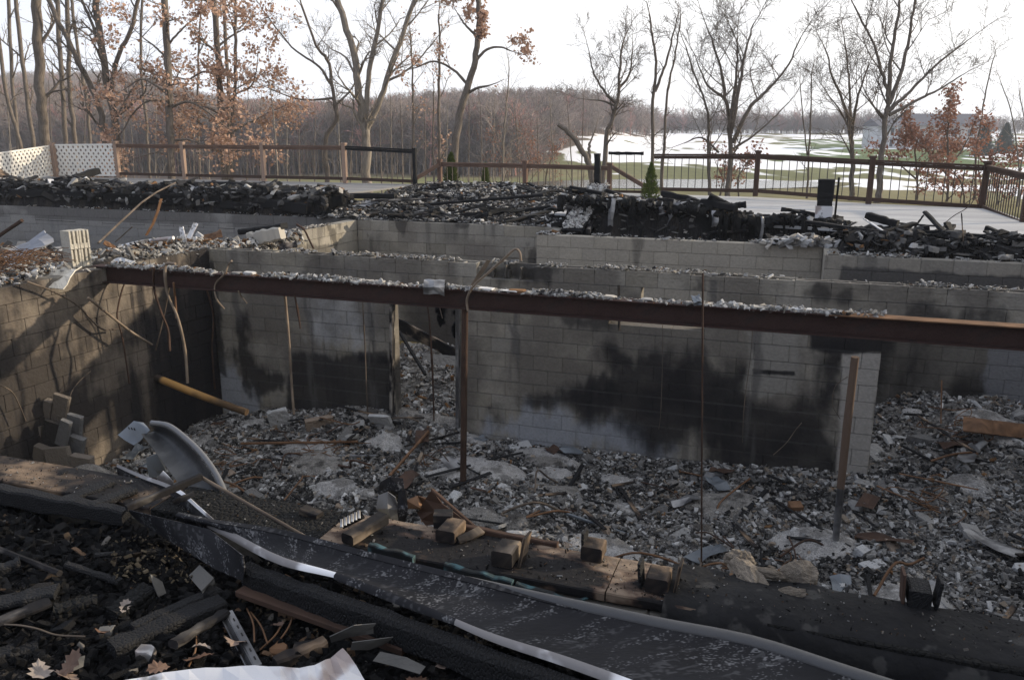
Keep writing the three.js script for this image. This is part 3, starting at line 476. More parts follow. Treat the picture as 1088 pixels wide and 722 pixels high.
tree('slim straight tree just right of the leaning tree at the far left', 39, [[[[21, 178], [18, 140], [13, 95], [10, 40], [8, -40]], 4.5, 4]], 402, slim);
tree('slim tree closely left of the thick trunk at the left', 34, [[[[38, 180], [34, 145], [27, 95], [20, 40], [12, -40]], 5.5, 4.5]], 403, slim);
tree('thick single trunk at the left, behind the lattice panel', 30, [[[[48, 180], [47, 150], [43, 100], [40, 40], [36, -50]], 13, 10.5]], 404, { ...slim, per: 0.5 });
tree('slim tree right of the thick trunk, first of a close pair', 36, [[[[70, 180], [69, 150], [66, 90], [62, 40], [58, -40]], 6, 5]], 405, slim);
tree('slim tree right of the thick trunk, second of a close pair', 37, [[[[81, 180], [79, 150], [74, 100], [72, 40], [69, -40]], 6, 5]], 406, slim);
tree('large two stemmed tree fanning out above the lattice', 29, [[[[125, 186], [124, 140], [115, 96], [107, 43], [101, -5], [98, -40]], 10, 7], [[[112, 186], [111, 148], [104, 110], [90, 80], [72, 43], [50, -2], [38, -30]], 9, 5, { ground: true }], [[[117, 100], [124, 62], [138, 32], [148, -8], [152, -30]], 6, 4], [[[109, 60], [97, 24], [84, -6]], 4, 3], [[[121, 130], [131, 110], [140, 95]], 3, 1.5]], 407, { per: 1.2, level: 3, from: 0.3, len: [0.7, 2.0] });
tree('dark slim tree between the pair and the two stemmed tree', 40, [[[[97, 175], [92, 110], [86, 75], [79, 28], [70, -40]], 4.5, 3.5]], 408, slim);
tree('twiggy slim tree left of the oak with brown leaves', 37, [[[[158, 180], [155, 130], [150, 80], [149, 35], [153, -30]], 4, 3]], 409, slim);
const leafy = { leaves: 4, leafLevel: 1, level: 2, per: 1.4, from: 0.36, up: 0.05, rise: -0.01, len: [1.1, 2.4], leafSize: 0.14, leafSpread: 0.3, kids: { 2: 4, 1: 3 } };
tree('oak hung with tan dead leaves behind the railing at the left', 27.5, [[[[182, 192], [180, 130], [178, 80], [175, 30], [173, -50]], 10, 8, { per: 0.7 }], [[[179, 108], [160, 106], [143, 118], [131, 137]], 3.5, 1.5, { per: 2.6, from: 0.2 }], [[[179, 115], [200, 108], [222, 120], [240, 135]], 3.5, 1.5, { per: 2.6, from: 0.15 }], [[[180, 150], [200, 148], [225, 158], [255, 160]], 3, 1.5, { per: 2.6, from: 0.15 }], [[[181, 165], [165, 162], [145, 168]], 2.5, 1.2, { per: 2.6, from: 0.2 }], [[[178, 100], [164, 90], [150, 84], [136, 92]], 3, 1.5, { per: 2.2, from: 0.3 }], [[[177, 62], [165, 50], [152, 40]], 3, 1.5, { per: 1.5 }], [[[176, 50], [192, 32], [205, 20]], 3, 1.5, { per: 1.5 }]], 410, leafy, 'oak_tree');
tree('forked oak with tan leaves up both trunks, right of the first oak', 30, [[[[238, 192], [236, 130], [232, 65], [227, 5], [224, -45]], 8.5, 6.5], [[[246, 192], [245, 150], [250, 80], [250, 30], [249, -40]], 5, 3.5, { ground: true }], [[[236, 120], [250, 100], [266, 92], [272, 76]], 3, 1.5, { per: 2.2, from: 0.2 }], [[[232, 80], [216, 76], [200, 84], [188, 82]], 3, 1.5, { per: 2.2, from: 0.2 }], [[[237, 150], [255, 135], [270, 128], [280, 122]], 3, 1.5, { per: 2.2, from: 0.2 }], [[[230, 50], [246, 38], [260, 30]], 3, 1.5], [[[238, 160], [225, 140], [208, 128]], 3, 1.5, { per: 2.4, from: 0.2 }]], 411, { ...leafy, per: 1.1 }, 'oak_tree');
tree('thin dark tree close behind the forked oak', 33, [[[[243, 185], [243, 110], [240, 45], [236, -35]], 5, 4], [[[212, 185], [210, 110], [211, 50], [214, 0]], 3.5, 2, { ground: true }]], 412, { ...slim, leaves: 2, leafLevel: 0 });
tree('pale little sapling behind the railing right of the oaks', 27, [[[[295, 192], [293, 158], [290, 120], [287, 95]], 3, 1.2]], 413, { ...slim, mat: 'barkPale', per: 1.6, len: [0.4, 0.9] });
tree('crooked tree with an S shaped trunk and long side branch', 31, [[[[348, 192], [346, 147], [358, 124], [354, 100], [347, 62], [338, 52], [320, 5]], 7, 2.5], [[[354, 104], [330, 106], [312, 104], [286, 94]], 3, 1.2, { per: 1.2 }], [[[352, 90], [338, 70], [312, 52], [280, 12]], 3.5, 1.4], [[[356, 112], [372, 96], [380, 80]], 3, 1.4]], 414, { per: 1.2, level: 3, from: 0.35, len: [0.6, 1.6] });
tree('big bare tree of three rising stems left of centre', 30, [[[[390, 195], [388, 150], [387, 132], [380, 88], [372, 42], [360, 2], [350, -35]], 13, 6], [[[388, 128], [393, 72], [402, 30], [408, -20]], 7, 4], [[[389, 140], [402, 110], [414, 75], [432, 25], [450, -30]], 8, 4.5], [[[410, 86], [424, 80], [440, 68], [461, 44]], 3.5, 1.5, { per: 1.4 }], [[[378, 80], [366, 60], [352, 52]], 3, 1.4]], 415, { per: 1.35, level: 3, from: 0.28, len: [0.8, 2.2], mat: 'barkPale' });
tree('thin tree with a few rusty leaves left of the straight pole tree', 33, [[[[438, 185], [439, 125], [438, 77], [436, 35]], 4, 1.5]], 416, { ...slim, per: 1.8, from: 0.3, leaves: 1, leafLevel: 0, len: [0.5, 1.2] });
tree('straight pole like tree left of the leaning oak', 32, [[[[467, 190], [466, 100], [467, 50], [466, 15]], 5, 2], [[[461, 190], [460, 140], [461, 96]], 3, 1.5, { ground: true }]], 417, { ...slim, per: 1.4, from: 0.3, leaves: 1, leafLevel: 0, len: [0.5, 1.3] });
tree('leaning oak with tufts of brown leaves at its top', 28, [[[[480, 195], [487, 130], [497, 95], [504, 70], [509, 35], [508, 0], [506, -30]], 11, 5, { from: 0.62, leaves: 4 }], [[[499, 92], [484, 76], [462, 65], [441, 72]], 4, 1.5, { leaves: 1 }], [[[498, 98], [508, 93], [519, 91]], 4, 2.2, { level: 0, per: 0.6 }], [[[504, 66], [518, 52], [532, 50], [543, 54]], 4, 1.5, { leaves: 3 }], [[[508, 40], [494, 26], [486, 14]], 3.5, 1.5, { leaves: 4 }]], 418, { per: 1.7, level: 2, from: 0.4, len: [0.5, 1.3], leaves: 1, leafLevel: 1, leafSize: 0.13 }, 'oak_tree');
tree('small fine twigged tree in front of the wooded hill', 34, [[[[534, 198], [535, 150], [538, 110], [541, 72]], 4, 1.2]], 419, { per: 3.2, from: 0.2, level: 1, len: [0.7, 1.5], mat: 'barkPale', up: 0.5 });
tree('round crowned twiggy tree left of the snowy field', 29, [[[[640, 195], [646, 140], [655, 112], [658, 80], [662, 45]], 8.5, 2], [[[655, 110], [645, 100], [632, 80], [626, 55]], 4, 1.4], [[[657, 95], [668, 80], [672, 55]], 4, 1.4], [[[653, 112], [640, 107], [626, 106]], 3, 1.2]], 420, { per: 2.9, level: 3, from: 0.3, len: [0.6, 1.7], kids: { 3: 4, 2: 4, 1: 4 } });
tree('broken trunk snapped off at a slant beside the black post', 25, [[[[630, 203], [625, 172], [613, 152], [602, 138], [593, 132]], 9, 5], [[[627, 175], [626, 160], [627, 151]], 5, 3]], 421, { per: 0, level: 0 });
tree('slender forked tree, left one of a pair before the snow', 31, [[[[693, 195], [694, 110], [697, 70], [693, 35], [690, 15]], 5.5, 2], [[[696, 97], [706, 72], [714, 42], [720, 18]], 4, 1.5]], 422, { ...slim, from: 0.3, per: 1.4, len: [0.4, 0.9] });
tree('slender tree, right one of a pair before the snow', 32, [[[[703, 200], [706, 150], [709, 100], [717, 60], [723, 22]], 5, 1.6]], 423, { ...slim, from: 0.3, per: 1.4, len: [0.4, 0.9] });
tree('broad many stemmed bare tree before the snowy field', 28, [[[[774, 205], [776, 140], [770, 100], [762, 60], [751, 28]], 9, 1.6], [[[754, 205], [753, 150], [752, 118], [740, 85], [729, 50]], 5.5, 1.5, { ground: true }], [[[776, 142], [786, 92], [792, 55], [801, 25]], 6, 1.5], [[[779, 152], [795, 117], [815, 96], [835, 74], [851, 40]], 6, 1.5], [[[776, 132], [783, 75], [784, 40]], 5, 1.5], [[[779, 158], [798, 146], [815, 132], [839, 108]], 3.5, 1.2], [[[764, 162], [745, 146], [727, 152]], 3, 1.2], [[[771, 105], [752, 90], [741, 66]], 4, 1.4]], 424, { per: 1.9, level: 3, from: 0.25, len: [0.8, 2.3], kids: { 3: 4, 2: 4, 1: 4 } });
tree('thin upright tree between the broad tree and the twin right trees', 33, [[[[858, 206], [860, 160], [862, 110], [863, 75]], 3.6, 1.2], [[[858, 165], [853, 120], [850, 85]], 2, 1]], 425, { ...slim, from: 0.3, per: 2, len: [0.4, 1.0] });
tree('bare tree with upswept limbs, left of the tallest tree on the right', 30, [[[[905, 208], [906, 165], [904, 142], [897, 110], [885, 80], [877, 52]], 8, 1.5], [[[905, 145], [912, 102], [924, 68]], 5, 1.4], [[[904, 135], [903, 90], [897, 38]], 4, 1.4], [[[905, 140], [893, 118], [880, 100]], 3, 1.2]], 426, { per: 2.0, level: 3, from: 0.25, len: [0.8, 2.2], kids: { 3: 4, 2: 4, 1: 4 } });
tree('tallest spreading bare tree on the right, before the far house', 28, [[[[934, 205], [938, 165], [942, 122], [944, 105], [938, 76], [927, 45], [908, 6]], 9.5, 1.8], [[[944, 108], [948, 55], [955, 12], [959, -25]], 6, 2], [[[945, 110], [959, 72], [969, 22], [976, -20]], 6, 2], [[[944, 118], [964, 100], [998, 66], [1027, 44]], 5, 1.5], [[[945, 122], [975, 106], [1000, 94], [1022, 80]], 4.5, 1.4], [[[941, 125], [928, 112], [918, 100]], 3, 1.2]], 427, { per: 1.8, level: 3, from: 0.25, len: [0.9, 2.5], kids: { 3: 4, 2: 4, 1: 4 } });
tree('slim bent tree right of the far house', 31, [[[[1037, 200], [1038, 160], [1043, 128], [1048, 95], [1056, 62]], 3.6, 1.2]], 428, { ...slim, from: 0.35, per: 1.6, len: [0.4, 0.9] });
tree('wispy pale sapling at the right edge', 26, [[[[1084, 200], [1080, 150], [1074, 115], [1064, 88]], 2.4, 1], [[[1083, 190], [1090, 140], [1084, 100]], 2, 1]], 429, { ...slim, from: 0.2, per: 2.4, level: 1, len: [0.4, 1.0], mat: 'barkPale' });
const bush = { leaves: 4, leafLevel: 1, level: 2, per: 2.6, from: 0.12, up: 0.2, len: [0.7, 1.5], leafSize: 0.12, leafSpread: 0.3, rust: true, kids: { 2: 4, 1: 3 } };
tree('rusty leaved young oak in front of the far house', 29, [[[[1007, 208], [1008, 165], [1007, 140], [1010, 118]], 4, 1.5], [[[1006, 185], [990, 165], [975, 150]], 2.5, 1.2], [[[1007, 180], [1022, 160], [1030, 145]], 2.5, 1.2]], 430, bush, 'oak_tree');
tree('rusty leaved bushy oak left of the young oak, behind the railing', 31, [[[[975, 208], [974, 180], [972, 158], [968, 138]], 3.5, 1.5], [[[974, 190], [960, 178], [950, 170]], 2.5, 1.2], [[[974, 185], [986, 172], [996, 165]], 2.5, 1.2]], 431, bush, 'oak_tree');
tree('low rusty oak brush behind the right end of the railing', 27, [[[[1040, 214], [1042, 195], [1040, 178]], 3, 1.5], [[[1025, 214], [1022, 195], [1015, 185]], 3, 1.2, { ground: true }], [[[1060, 214], [1062, 190], [1070, 180]], 3, 1.2, { ground: true }]], 432, { ...bush, leaves: 3 }, 'oak_tree');
tree('rusty scrub beneath the broad many stemmed tree', 30, [[[[785, 208], [784, 190], [790, 178]], 2.5, 1.2], [[[765, 208], [768, 190], [762, 176]], 2.5, 1.2, { ground: true }]], 433, { ...bush, leaves: 2, per: 3 }, 'oak_tree');
tree('rusty low oak scrub in front of the wooded hill, right of the fine twigged tree', 40, [[[[560, 192], [562, 175], [558, 155]], 2.5, 1.2], [[[540, 192], [538, 178], [530, 160]], 2.5, 1.2, { ground: true }], [[[580, 192], [583, 175], [590, 162]], 2.5, 1.2, { ground: true }]], 434, { ...bush, leaves: 2, leafSize: 0.1 }, 'oak_tree');
// saplings and brush between the larger trees, each its own
{ const R = rng(77), spots = [[12, 42], [56, 44], [88, 45], [104, 48], [130, 42], [142, 46], [165, 44], [195, 40], [206, 46], [222, 42], [262, 38], [276, 42], [305, 40], [318, 46], [334, 38], [362, 44], [372, 40], [405, 42], [416, 36], [428, 44], [452, 38], [474, 44], [498, 40], [512, 36], [524, 44], [552, 38], [572, 42], [588, 36], [608, 44], [618, 40]];
  spots.forEach(([x, D], i) => { const top = 128 - R() * 60 * (x < 300 ? 1.2 : 0.5), j = (R() - .5) * 12; tree(null, D, [[[[x, 186], [x + j * 0.4, 150], [x + j, top]], 1.6 + R() * 1.4, 0.8]], 500 + i, { ...slim, per: 1.4, from: 0.2, level: 1, len: [0.5, 1.3], mat: i % 3 ? 'bark' : 'barkPale' }, 'sapling'); }); 
  const all = scene.children.filter((o) => /^sapling/.test(o.name)), side = (x) => (x < -10 ? 'far left trees' : x < -4 ? 'oaks at the left' : x < 2 ? 'trees left of centre' : 'hill trees at the centre');
  all.forEach((o) => tag(o, 'thin bare sapling among the ' + side(o.position.x) + ' beyond the railing', 'sapling', 'bare saplings among the ' + side(o.position.x))); }

// conifers
function conifer(name, label, foot, h, r, seed, mat) {
  const R = rng(seed), t = thing(name, label, 'shrub', foot), tm = new MB(), lm = new MB();
  tubeInto(tm, [foot.clone(), foot.clone().add(new V3(0, h * 0.95, 0))], (q) => lerp(0.05, 0.01, q) * h / 1.5, 6);
  const N = Math.round(2600 * Math.min(1.4, h / 1.4));
  for (let i = 0; i < N; i++) { const q = Math.pow(R(), 1.5), a = R() * 6.283, rr = r * Math.pow(1 - q, 0.75) * (0.55 + 0.5 * R()) * (0.85 + 0.3 * noise(a * 1.6 + q * 6, q * 9, seed)), p = foot.clone().add(new V3(Math.cos(a) * rr, 0.04 + q * h * 0.97, Math.sin(a) * rr));
    const out = new V3(Math.cos(a), 1.1 + R(), Math.sin(a)).normalize(), s = new V3(-Math.sin(a), (R() - .5) * 0.8, Math.cos(a)), L = (0.05 + R() * 0.06) * h / 1.4, u = [R(), R()];
    lm.tri(p.clone().addScaledVector(s, -L * 0.35), p.clone().addScaledVector(s, L * 0.35), p.clone().addScaledVector(out, L), u, u, u); }
  part(t, 'trunk', tm.geo(), M.bark); part(t, 'crown', lm.geo(), mat);
}
const thuja = std({ roughness: 1, map: colourTex(32, 32, (s, t) => mix3([0.035, 0.055, 0.012], [0.10, 0.125, 0.03], noise(s * 16, t * 16, 141, 16))) }), spruce = std({ roughness: 1, map: colourTex(32, 32, (s, t) => mix3([0.018, 0.026, 0.017], [0.05, 0.06, 0.04], noise(s * 16, t * 16, 143, 16))) });
conifer('conical_evergreen', 'small conical evergreen standing at the railing beside the steps', atD(691, 205, 19.2).setY(0.0), 0.98, 0.28, 601, thuja);
conifer('conical_evergreen', 'small evergreen behind the sloping handrail left of centre', atD(480, 205, 24).setY(-0.35), 1.45, 0.36, 602, thuja);
conifer('conical_evergreen', 'small dark green shrub seen through the middle railing', atD(516, 200, 27).setY(-0.8), 1.5, 0.24, 603, thuja);
false && conifer('conical_evergreen', 'low green evergreen behind the lattice corner post', atD(131, 190, 25).setY(-0.3), 1.3, 0.5, 604, thuja);
for (const [x, D, h, r, l] of [[1047, 170, 6.5, 2.2, 'far dark spruce right of the far house, left one of two'], [1069, 180, 6.2, 2.6, 'far dark spruce right of the far house, right one of two']]) { const p = atD(x, 145, D); conifer('spruce_tree', l, p.setY(land(p.x, D)), h, r, 600 + x, spruce); }

// far woods: masses of bare trees on the hills and along the horizon
{ const mats = [[0.20, 0.172, 0.155], [0.235, 0.20, 0.178], [0.165, 0.145, 0.135]].map((c) => std({ color: rgb(...c), roughness: 1 })), geos = [];
  for (let v = 0; v < 3; v++) { const R = rng(700 + v), mb = new MB(); tubeInto(mb, [new V3(0, -0.5, 0), new V3(0.1, 5, 0.1), new V3(-0.1, 10, 0)], (t) => lerp(0.10, 0.03, t), 3, false);
    const o = { ...TREE, wander: 0.4, rise: 0.10, twig: 0.022, kids: { 2: 3, 1: 4 } };
    for (let i = 0; i < 15; i++) { const y = 1.0 + 8.5 * (i + R()) / 15, a = R() * 6.283; bough(mb, null, new V3(0, y, 0), new V3(Math.cos(a), 0.9, Math.sin(a)).normalize(), (2.0 + R() * 2.6) * (1 - y / 16), 0.06, 2, o, R); }
    geos.push(mb.geo()); }
  const spots = [[], [], []], R = rng(711);
  for (let i = 0; i < 60000; i++) {
    const D = 112 + 420 * Math.pow(R(), 1.3), x = (R() * 1.7 - 1.05) * D * 0.8, a = azOf(x, D); if (Math.abs(a) > 0.85) continue;
    const edge = 0.015 + (D - 118) * 0.00108; let keep = 0;
    if (a < Math.min(edge, 0.175) && D > 116 && D < 330) keep = a > -0.42 ? 0.62 * (D < 250 ? 1 : 0.5) : 0.45;
    if (a < -0.30 && D >= 160) keep = 0.5;
    if (D > 332 && D < 350 && a > 0.1) keep = 1;
    if (R() < keep * (0.45 + 0.7 * fbm(x * 0.03, D * 0.03, 717, 3))) spots[i % 3].push([x, D, R()]);
  }
  for (let i = 0; i < 900; i++) { const D = 335 + R() * 22, x = (0.11 + R() * 0.62) * D; spots[i % 3].push([x, D, R() * 0.5]); }
  spots.forEach((list, v) => { const im = new THREE.InstancedMesh(geos[v], mats[v], list.length), d = new THREE.Object3D(), c = new THREE.Color();
    list.forEach(([x, D, r], i) => { d.position.set(x, land(x, D), -D); d.rotation.y = r * 40; const s = 0.45 + 0.5 * r; d.scale.set(s * 1.3, s, s * 1.3); d.rotation.x = (hash2(i, v, 8) - .5) * 0.25; d.rotation.z = (hash2(i, v, 9) - .5) * 0.25; d.updateMatrix(); im.setMatrixAt(i, d.matrix); const w = 0.75 + 0.5 * hash2(i, v, 4), warm = hash2(i, v, 5) < 0.12 ? 1.5 : 1; im.setColorAt(i, c.setRGB(w * warm * 1.02, w, w)); });
    im.name = 'distant_woods' + (v ? '_00' + v : ''); tag(im, ['distant mass of bare grey brown trees covering the hills', 'brownish bare trees mixed through the far hillside woods', 'dark bare trees mixed through the far hillside woods'][v], 'woods', null, 'stuff'); shadowed(im); scene.add(im); });
  console.log('woods', spots.map((s) => s.length).join(), geos[0].attributes.position.count / 3);
}
// ---------------------------------------------------------------- soil round the basement, deck, railings
// a bed of ground or debris in house metres: height f(u, v) over a rectangle
function bedGeo(u0, u1, v0, v1, step, f, drop = 0.6) {
  const nu = Math.max(2, Math.round((u1 - u0) / step)), nv = Math.max(2, Math.round((v1 - v0) / step)), P = [], U = [], I = [];
  for (let j = 0; j <= nv; j++) for (let i = 0; i <= nu; i++) { const u = lerp(u0, u1, i / nu), v = lerp(v0, v1, j / nv), e = i === 0 || j === 0 || i === nu || j === nv, p = H(u, f(u, v) - (e ? drop : 0), v); P.push(p.x, p.y, p.z); U.push(u, v); }
  for (let j = 0; j < nv; j++) for (let i = 0; i < nu; i++) { const a = j * (nu + 1) + i, b = a + 1, c = a + nu + 1; I.push(a, b, c + 1, a, c + 1, c); }
  const g = new THREE.BufferGeometry(); g.setAttribute('position', new THREE.Float32BufferAttribute(P, 3)); g.setAttribute('uv', new THREE.Float32BufferAttribute(U, 2)); g.setIndex(I); g.computeVertexNormals(); return g;
}
const ashTex = (a, b, c, k) => colourTex(512, 512, (s, t) => { const n = fbm(s * 12, t * 12, k, 5, 12), f = noise(s * 120, t * 120, k + 5, 120), p = sstep(0.55, 0.7, fbm(s * 5, t * 5, k + 7, 5, 5)); return mix3(mix3(a, b, n), c, clamp(p * 0.8)).map((q) => q * (0.65 + 0.7 * f)); });
M.ashBed = std({ roughness: 1, map: ashTex([0.09, 0.085, 0.079], [0.235, 0.222, 0.207], [0.04, 0.037, 0.035], 151), bumpMap: rep(grainBump, 3), bumpScale: 0.03 });
M.ashPale = std({ roughness: 1, map: ashTex([0.16, 0.155, 0.15], [0.34, 0.33, 0.32], [0.10, 0.095, 0.09], 155), bumpMap: rep(grainBump, 3), bumpScale: 0.02 });
M.blackBed = std({ roughness: 0.92, map: ashTex([0.012, 0.012, 0.013], [0.034, 0.032, 0.032], [0.05, 0.044, 0.038], 157), bumpMap: rep(crackBump, 2.5), bumpScale: 0.03 });
M.soil = std({ roughness: 1, map: ashTex([0.05, 0.043, 0.037], [0.13, 0.115, 0.10], [0.035, 0.030, 0.026], 161), bumpMap: rep(grainBump, 3), bumpScale: 0.03 });
setting('basement_floor', bedGeo(-8.49, 5.4, 2.5, 14.6, 1, () => -2.7, 0), M.soil);
setting('rear_soil', bedGeo(-22, -8.51, 2.9, 14.58, 0.25, (u, v) => -0.62 + 0.35 * fbm(u * 0.6, v * 0.6, 9, 4) - 0.5 * sstep(11, 14.4, v) + 0.35 * sstep(-10.5, -8.8, u), 1), M.soil);
setting('side_soil', bedGeo(5.3, 16, 2.2, 16, 0.5, (u, v) => -0.3 + 0.2 * fbm(u, v, 19, 3), 2), M.soil);

function deck(name, label, outline, top, mat = M.deckTop, th = 0.04) {
  const sh = new THREE.Shape(outline.map(([u, v]) => new THREE.Vector2(u, v))), g = new THREE.ExtrudeGeometry(sh, { depth: th, bevelEnabled: false });
  g.applyMatrix4(new THREE.Matrix4().set(CA, SA, 0, 0, 0, 0, 1, top - th, SA, -CA, 0, 0, 0, 0, 0, 1));
  const c = H(outline[0][0], top - 1, outline[0][1]), o = thing(name, label, 'deck', c, -TURN);
  part(o, 'decking', g, mat); return o;
}
M.deckTop.map.repeat.set(0.5, 0.5);
const rep2 = (m) => { const c = m.clone(); c.color = rgb(0.55, 0.54, 0.53); return c; };
const deckR = deck('wooden_deck', 'pale grey deck floor at the right behind the burnt edge', [[-4.7, 20.9], [-0.97, 20.45], [1.43, 19.35], [3.62, 18.75], [3.75, 13.6], [3, 13.3], [0.6, 13.9], [-4.4, 15.0]], 0.2);
const deckL = deck('wooden_deck', 'strip of deck floor at the left in front of the lattice and railing', [[-26, 20.45], [-9.9, 20.45], [-9.9, 15.6], [-26, 15.6]], 0.33, rep2(M.deckTop));
const deckM = deck('wooden_deck', 'lower landing of the deck buried in white ash', [[-9.85, 21.2], [-4.75, 21.2], [-4.75, 15.0], [-9.85, 15.0]], -0.1);
{ const R = rng(811);
  for (let u = -3.9; u < 3.4; u += 0.41) part(deckR, 'joist', board(H(u, 0.06, (u > 0.5 ? 13.2 : 14.2) + R() * 0.6), H(u + 0.05, 0.06, 17), 0.05, 0.18, undefined, 8, 0.25, R), M.char);
  for (let u = -25; u < -10; u += 0.6) part(deckL, 'joist', board(H(u, 0.19, 15.0 + R() * 0.6), H(u, 0.19, 17), 0.05, 0.2, undefined, 6, 0.25, R), M.char);
  for (const [d, L] of [[deckR, [[-4.5, 20.6], [-0.97, 20.2], [1.43, 19.1], [3.5, 18.5], [3.55, 14]]], [deckL, [[-25, 20.3], [-17.5, 20.3], [-10, 20.3], [-10, 16]]], [deckM, [[-9.7, 21], [-4.9, 21]]]]) for (const [u, v] of L) { const y = d === deckM ? -0.15 : d === deckL ? 0.28 : 0.15; part(d, 'support_post', board(H(u, -2.6, v - 0.1), H(u, y, v - 0.1), 0.13, 0.13, H(1, 0, 0)), M.railDark); }
}
// railings: posts, rails and every baluster
function railing(label, posts, o = {}) { // posts: [point of the top, post height, options]
  const first = posts[0][0], t = thing('deck_railing', label, 'railing', new V3(first.x, first.y - posts[0][1], first.z), 0, 'railings round the deck'), R = rng(o.seed ?? 821);
  for (const [p, h, own = {}] of posts) {
    if (own.none) continue;
    const b = p.clone(); b.y -= h; const pm = part(t, 'post', board(b, p, 0.115, 0.115, H(0, 0, 1), own.burnt ? 6 : 1, own.burnt ? 0.2 : 0, R, 0.01), own.burnt ? M.char : own.mat ?? o.post ?? M.postLight);
    if (!own.burnt && !own.bare) part(pm, 'post_cap', board(p.clone().add(new V3(0, 0.001, 0)), p.clone().add(new V3(0, 0.05, 0)), 0.15, 0.15, H(0, 0, 1), 1, 0, R, 0.02), o.post ?? M.postLight);
  }
  for (let i = 0; i + 1 < posts.length; i++) {
    const [a, ha] = posts[i], [b, hb] = posts[i + 1], own = posts[i + 1][2] ?? {}; if (own.gap) continue;
    const dirn = new V3().subVectors(b, a).setY(0).normalize(), in1 = 0.0585, A1 = a.clone().addScaledVector(dirn, in1), B1 = b.clone().addScaledVector(dirn, -in1);
    const at = (p, h, k) => { const q = p.clone(); q.y = p.y - h + k; return q; }, tk = own.rail ?? o.rail ?? M.railWood;
    part(t, 'top_rail', board(at(A1, ha, ha - 0.05), at(B1, hb, hb - 0.05), 0.09, 0.045, undefined, 3, own.rail ? 0.15 : 0.02, R), tk);
    part(t, 'top_rail', board(at(A1, ha, ha - 0.11), at(B1, hb, hb - 0.11), 0.038, 0.07, undefined, 3, own.rail ? 0.15 : 0.02, R), tk);
    part(t, 'bottom_rail', board(at(A1, ha, 0.12), at(B1, hb, 0.12), 0.04, 0.085, undefined, 2, 0.02, R), o.low ?? o.rail ?? M.railDark);
    const L = A1.distanceTo(B1), n = Math.round(L / (o.gap ?? 0.155));
    for (let k = 1; k < n; k++) { if (own.missing && R() < own.missing) continue; const q = k / n, lo = at(A1, ha, 0.165).lerp(at(B1, hb, 0.165), q), hi = at(A1, ha, ha - 0.146).lerp(at(B1, hb, hb - 0.146), q); part(t, 'baluster', tube([lo, hi], 0.010, 5), o.bal ?? M.balDark); }
  }
  return t;
}
M.balDark = std({ color: rgb(0.022, 0.02, 0.02), roughness: 0.5 });
M.balTan = std({ color: rgb(0.10, 0.078, 0.06), roughness: 0.6 });
const lp = (x, y) => atV(x, y, 20.2);
railing('left deck railing of brown posts, from the lattice to the burnt corner post', [[lp(122, 151.5), 1.04], [lp(193, 152.5), 1.03], [lp(278, 153), 1.03], [lp(365, 153.5), 1.03], [lp(440, 157), 0.99, { burnt: true, rail: M.char, missing: 0.55 }]], { bal: M.balTan, seed: 831 });
const mp = (x, y) => atV(x, y, 21.0);
railing('lower middle deck railing between two sloping handrails', [[mp(467, 171), 1.05, { mat: M.railWood }], [mp(558, 172.5), 1.05, { mat: M.railWood }], [mp(648, 175), 1.05, { mat: M.railWood }]], { post: M.railWood, seed: 833, bal: M.balTan });
const rp = (x, y, D) => atD(x, y, D);
railing('right deck railing of dark brown posts, running to the corner at the right edge', [[rp(693, 162, 20.2), 0.98, { none: true }], [rp(806, 162, 19.2), 0.98], [rp(928, 168, 17.7), 0.98], [rp(1050, 173.5, 16.8), 0.98], [rp(1096, 183, 14.0), 0.98]], { post: M.railDark, rail: M.railDark, seed: 835, gap: 0.165 });
{ const t = solo('burnt_post', board(atV(635, 206, 20.0), atV(635, 163, 20.0), 0.16, 0.16, H(0, 0, 1), 8, 0.25, rng(7)), M.char, 'blackened post with a pointed top beside the broken trunk', 'post');
  solo('burnt_rail', board(atV(647, 162.5, 20.3), atV(684, 163, 20.3), 0.09, 0.09, undefined, 8, 0.3, rng(8)), M.char, 'short blackened length of rail left floating right of the pointed post', 'rail'); // its balusters hold it up
  const b = thing('burnt_railing', 'few thin balusters under the blackened rail right of the pointed post', 'railing', atV(665, 206, 20.3)); for (let i = 0; i < 5; i++) part(b, 'baluster', tube([atV(650 + i * 8, 205, 20.3), atV(650 + i * 8, 163.5, 20.3)], 0.009, 5), M.balDark); part(b, 'bottom_rail', board(atV(646, 203, 20.3), atV(692, 204, 20.3), 0.05, 0.06), M.railDark);
  solo('stair_handrail', board(atV(441, 190, 20.4), atV(466, 175, 20.9), 0.05, 0.10), M.railWood, 'sloping brown handrail rising to the middle railing from the left', 'handrail');
  solo('stair_handrail', board(atV(650, 177, 20.7), atV(692, 202, 19.9), 0.05, 0.10), M.railWood, 'sloping brown handrail falling from the middle railing towards the evergreen', 'handrail'); }
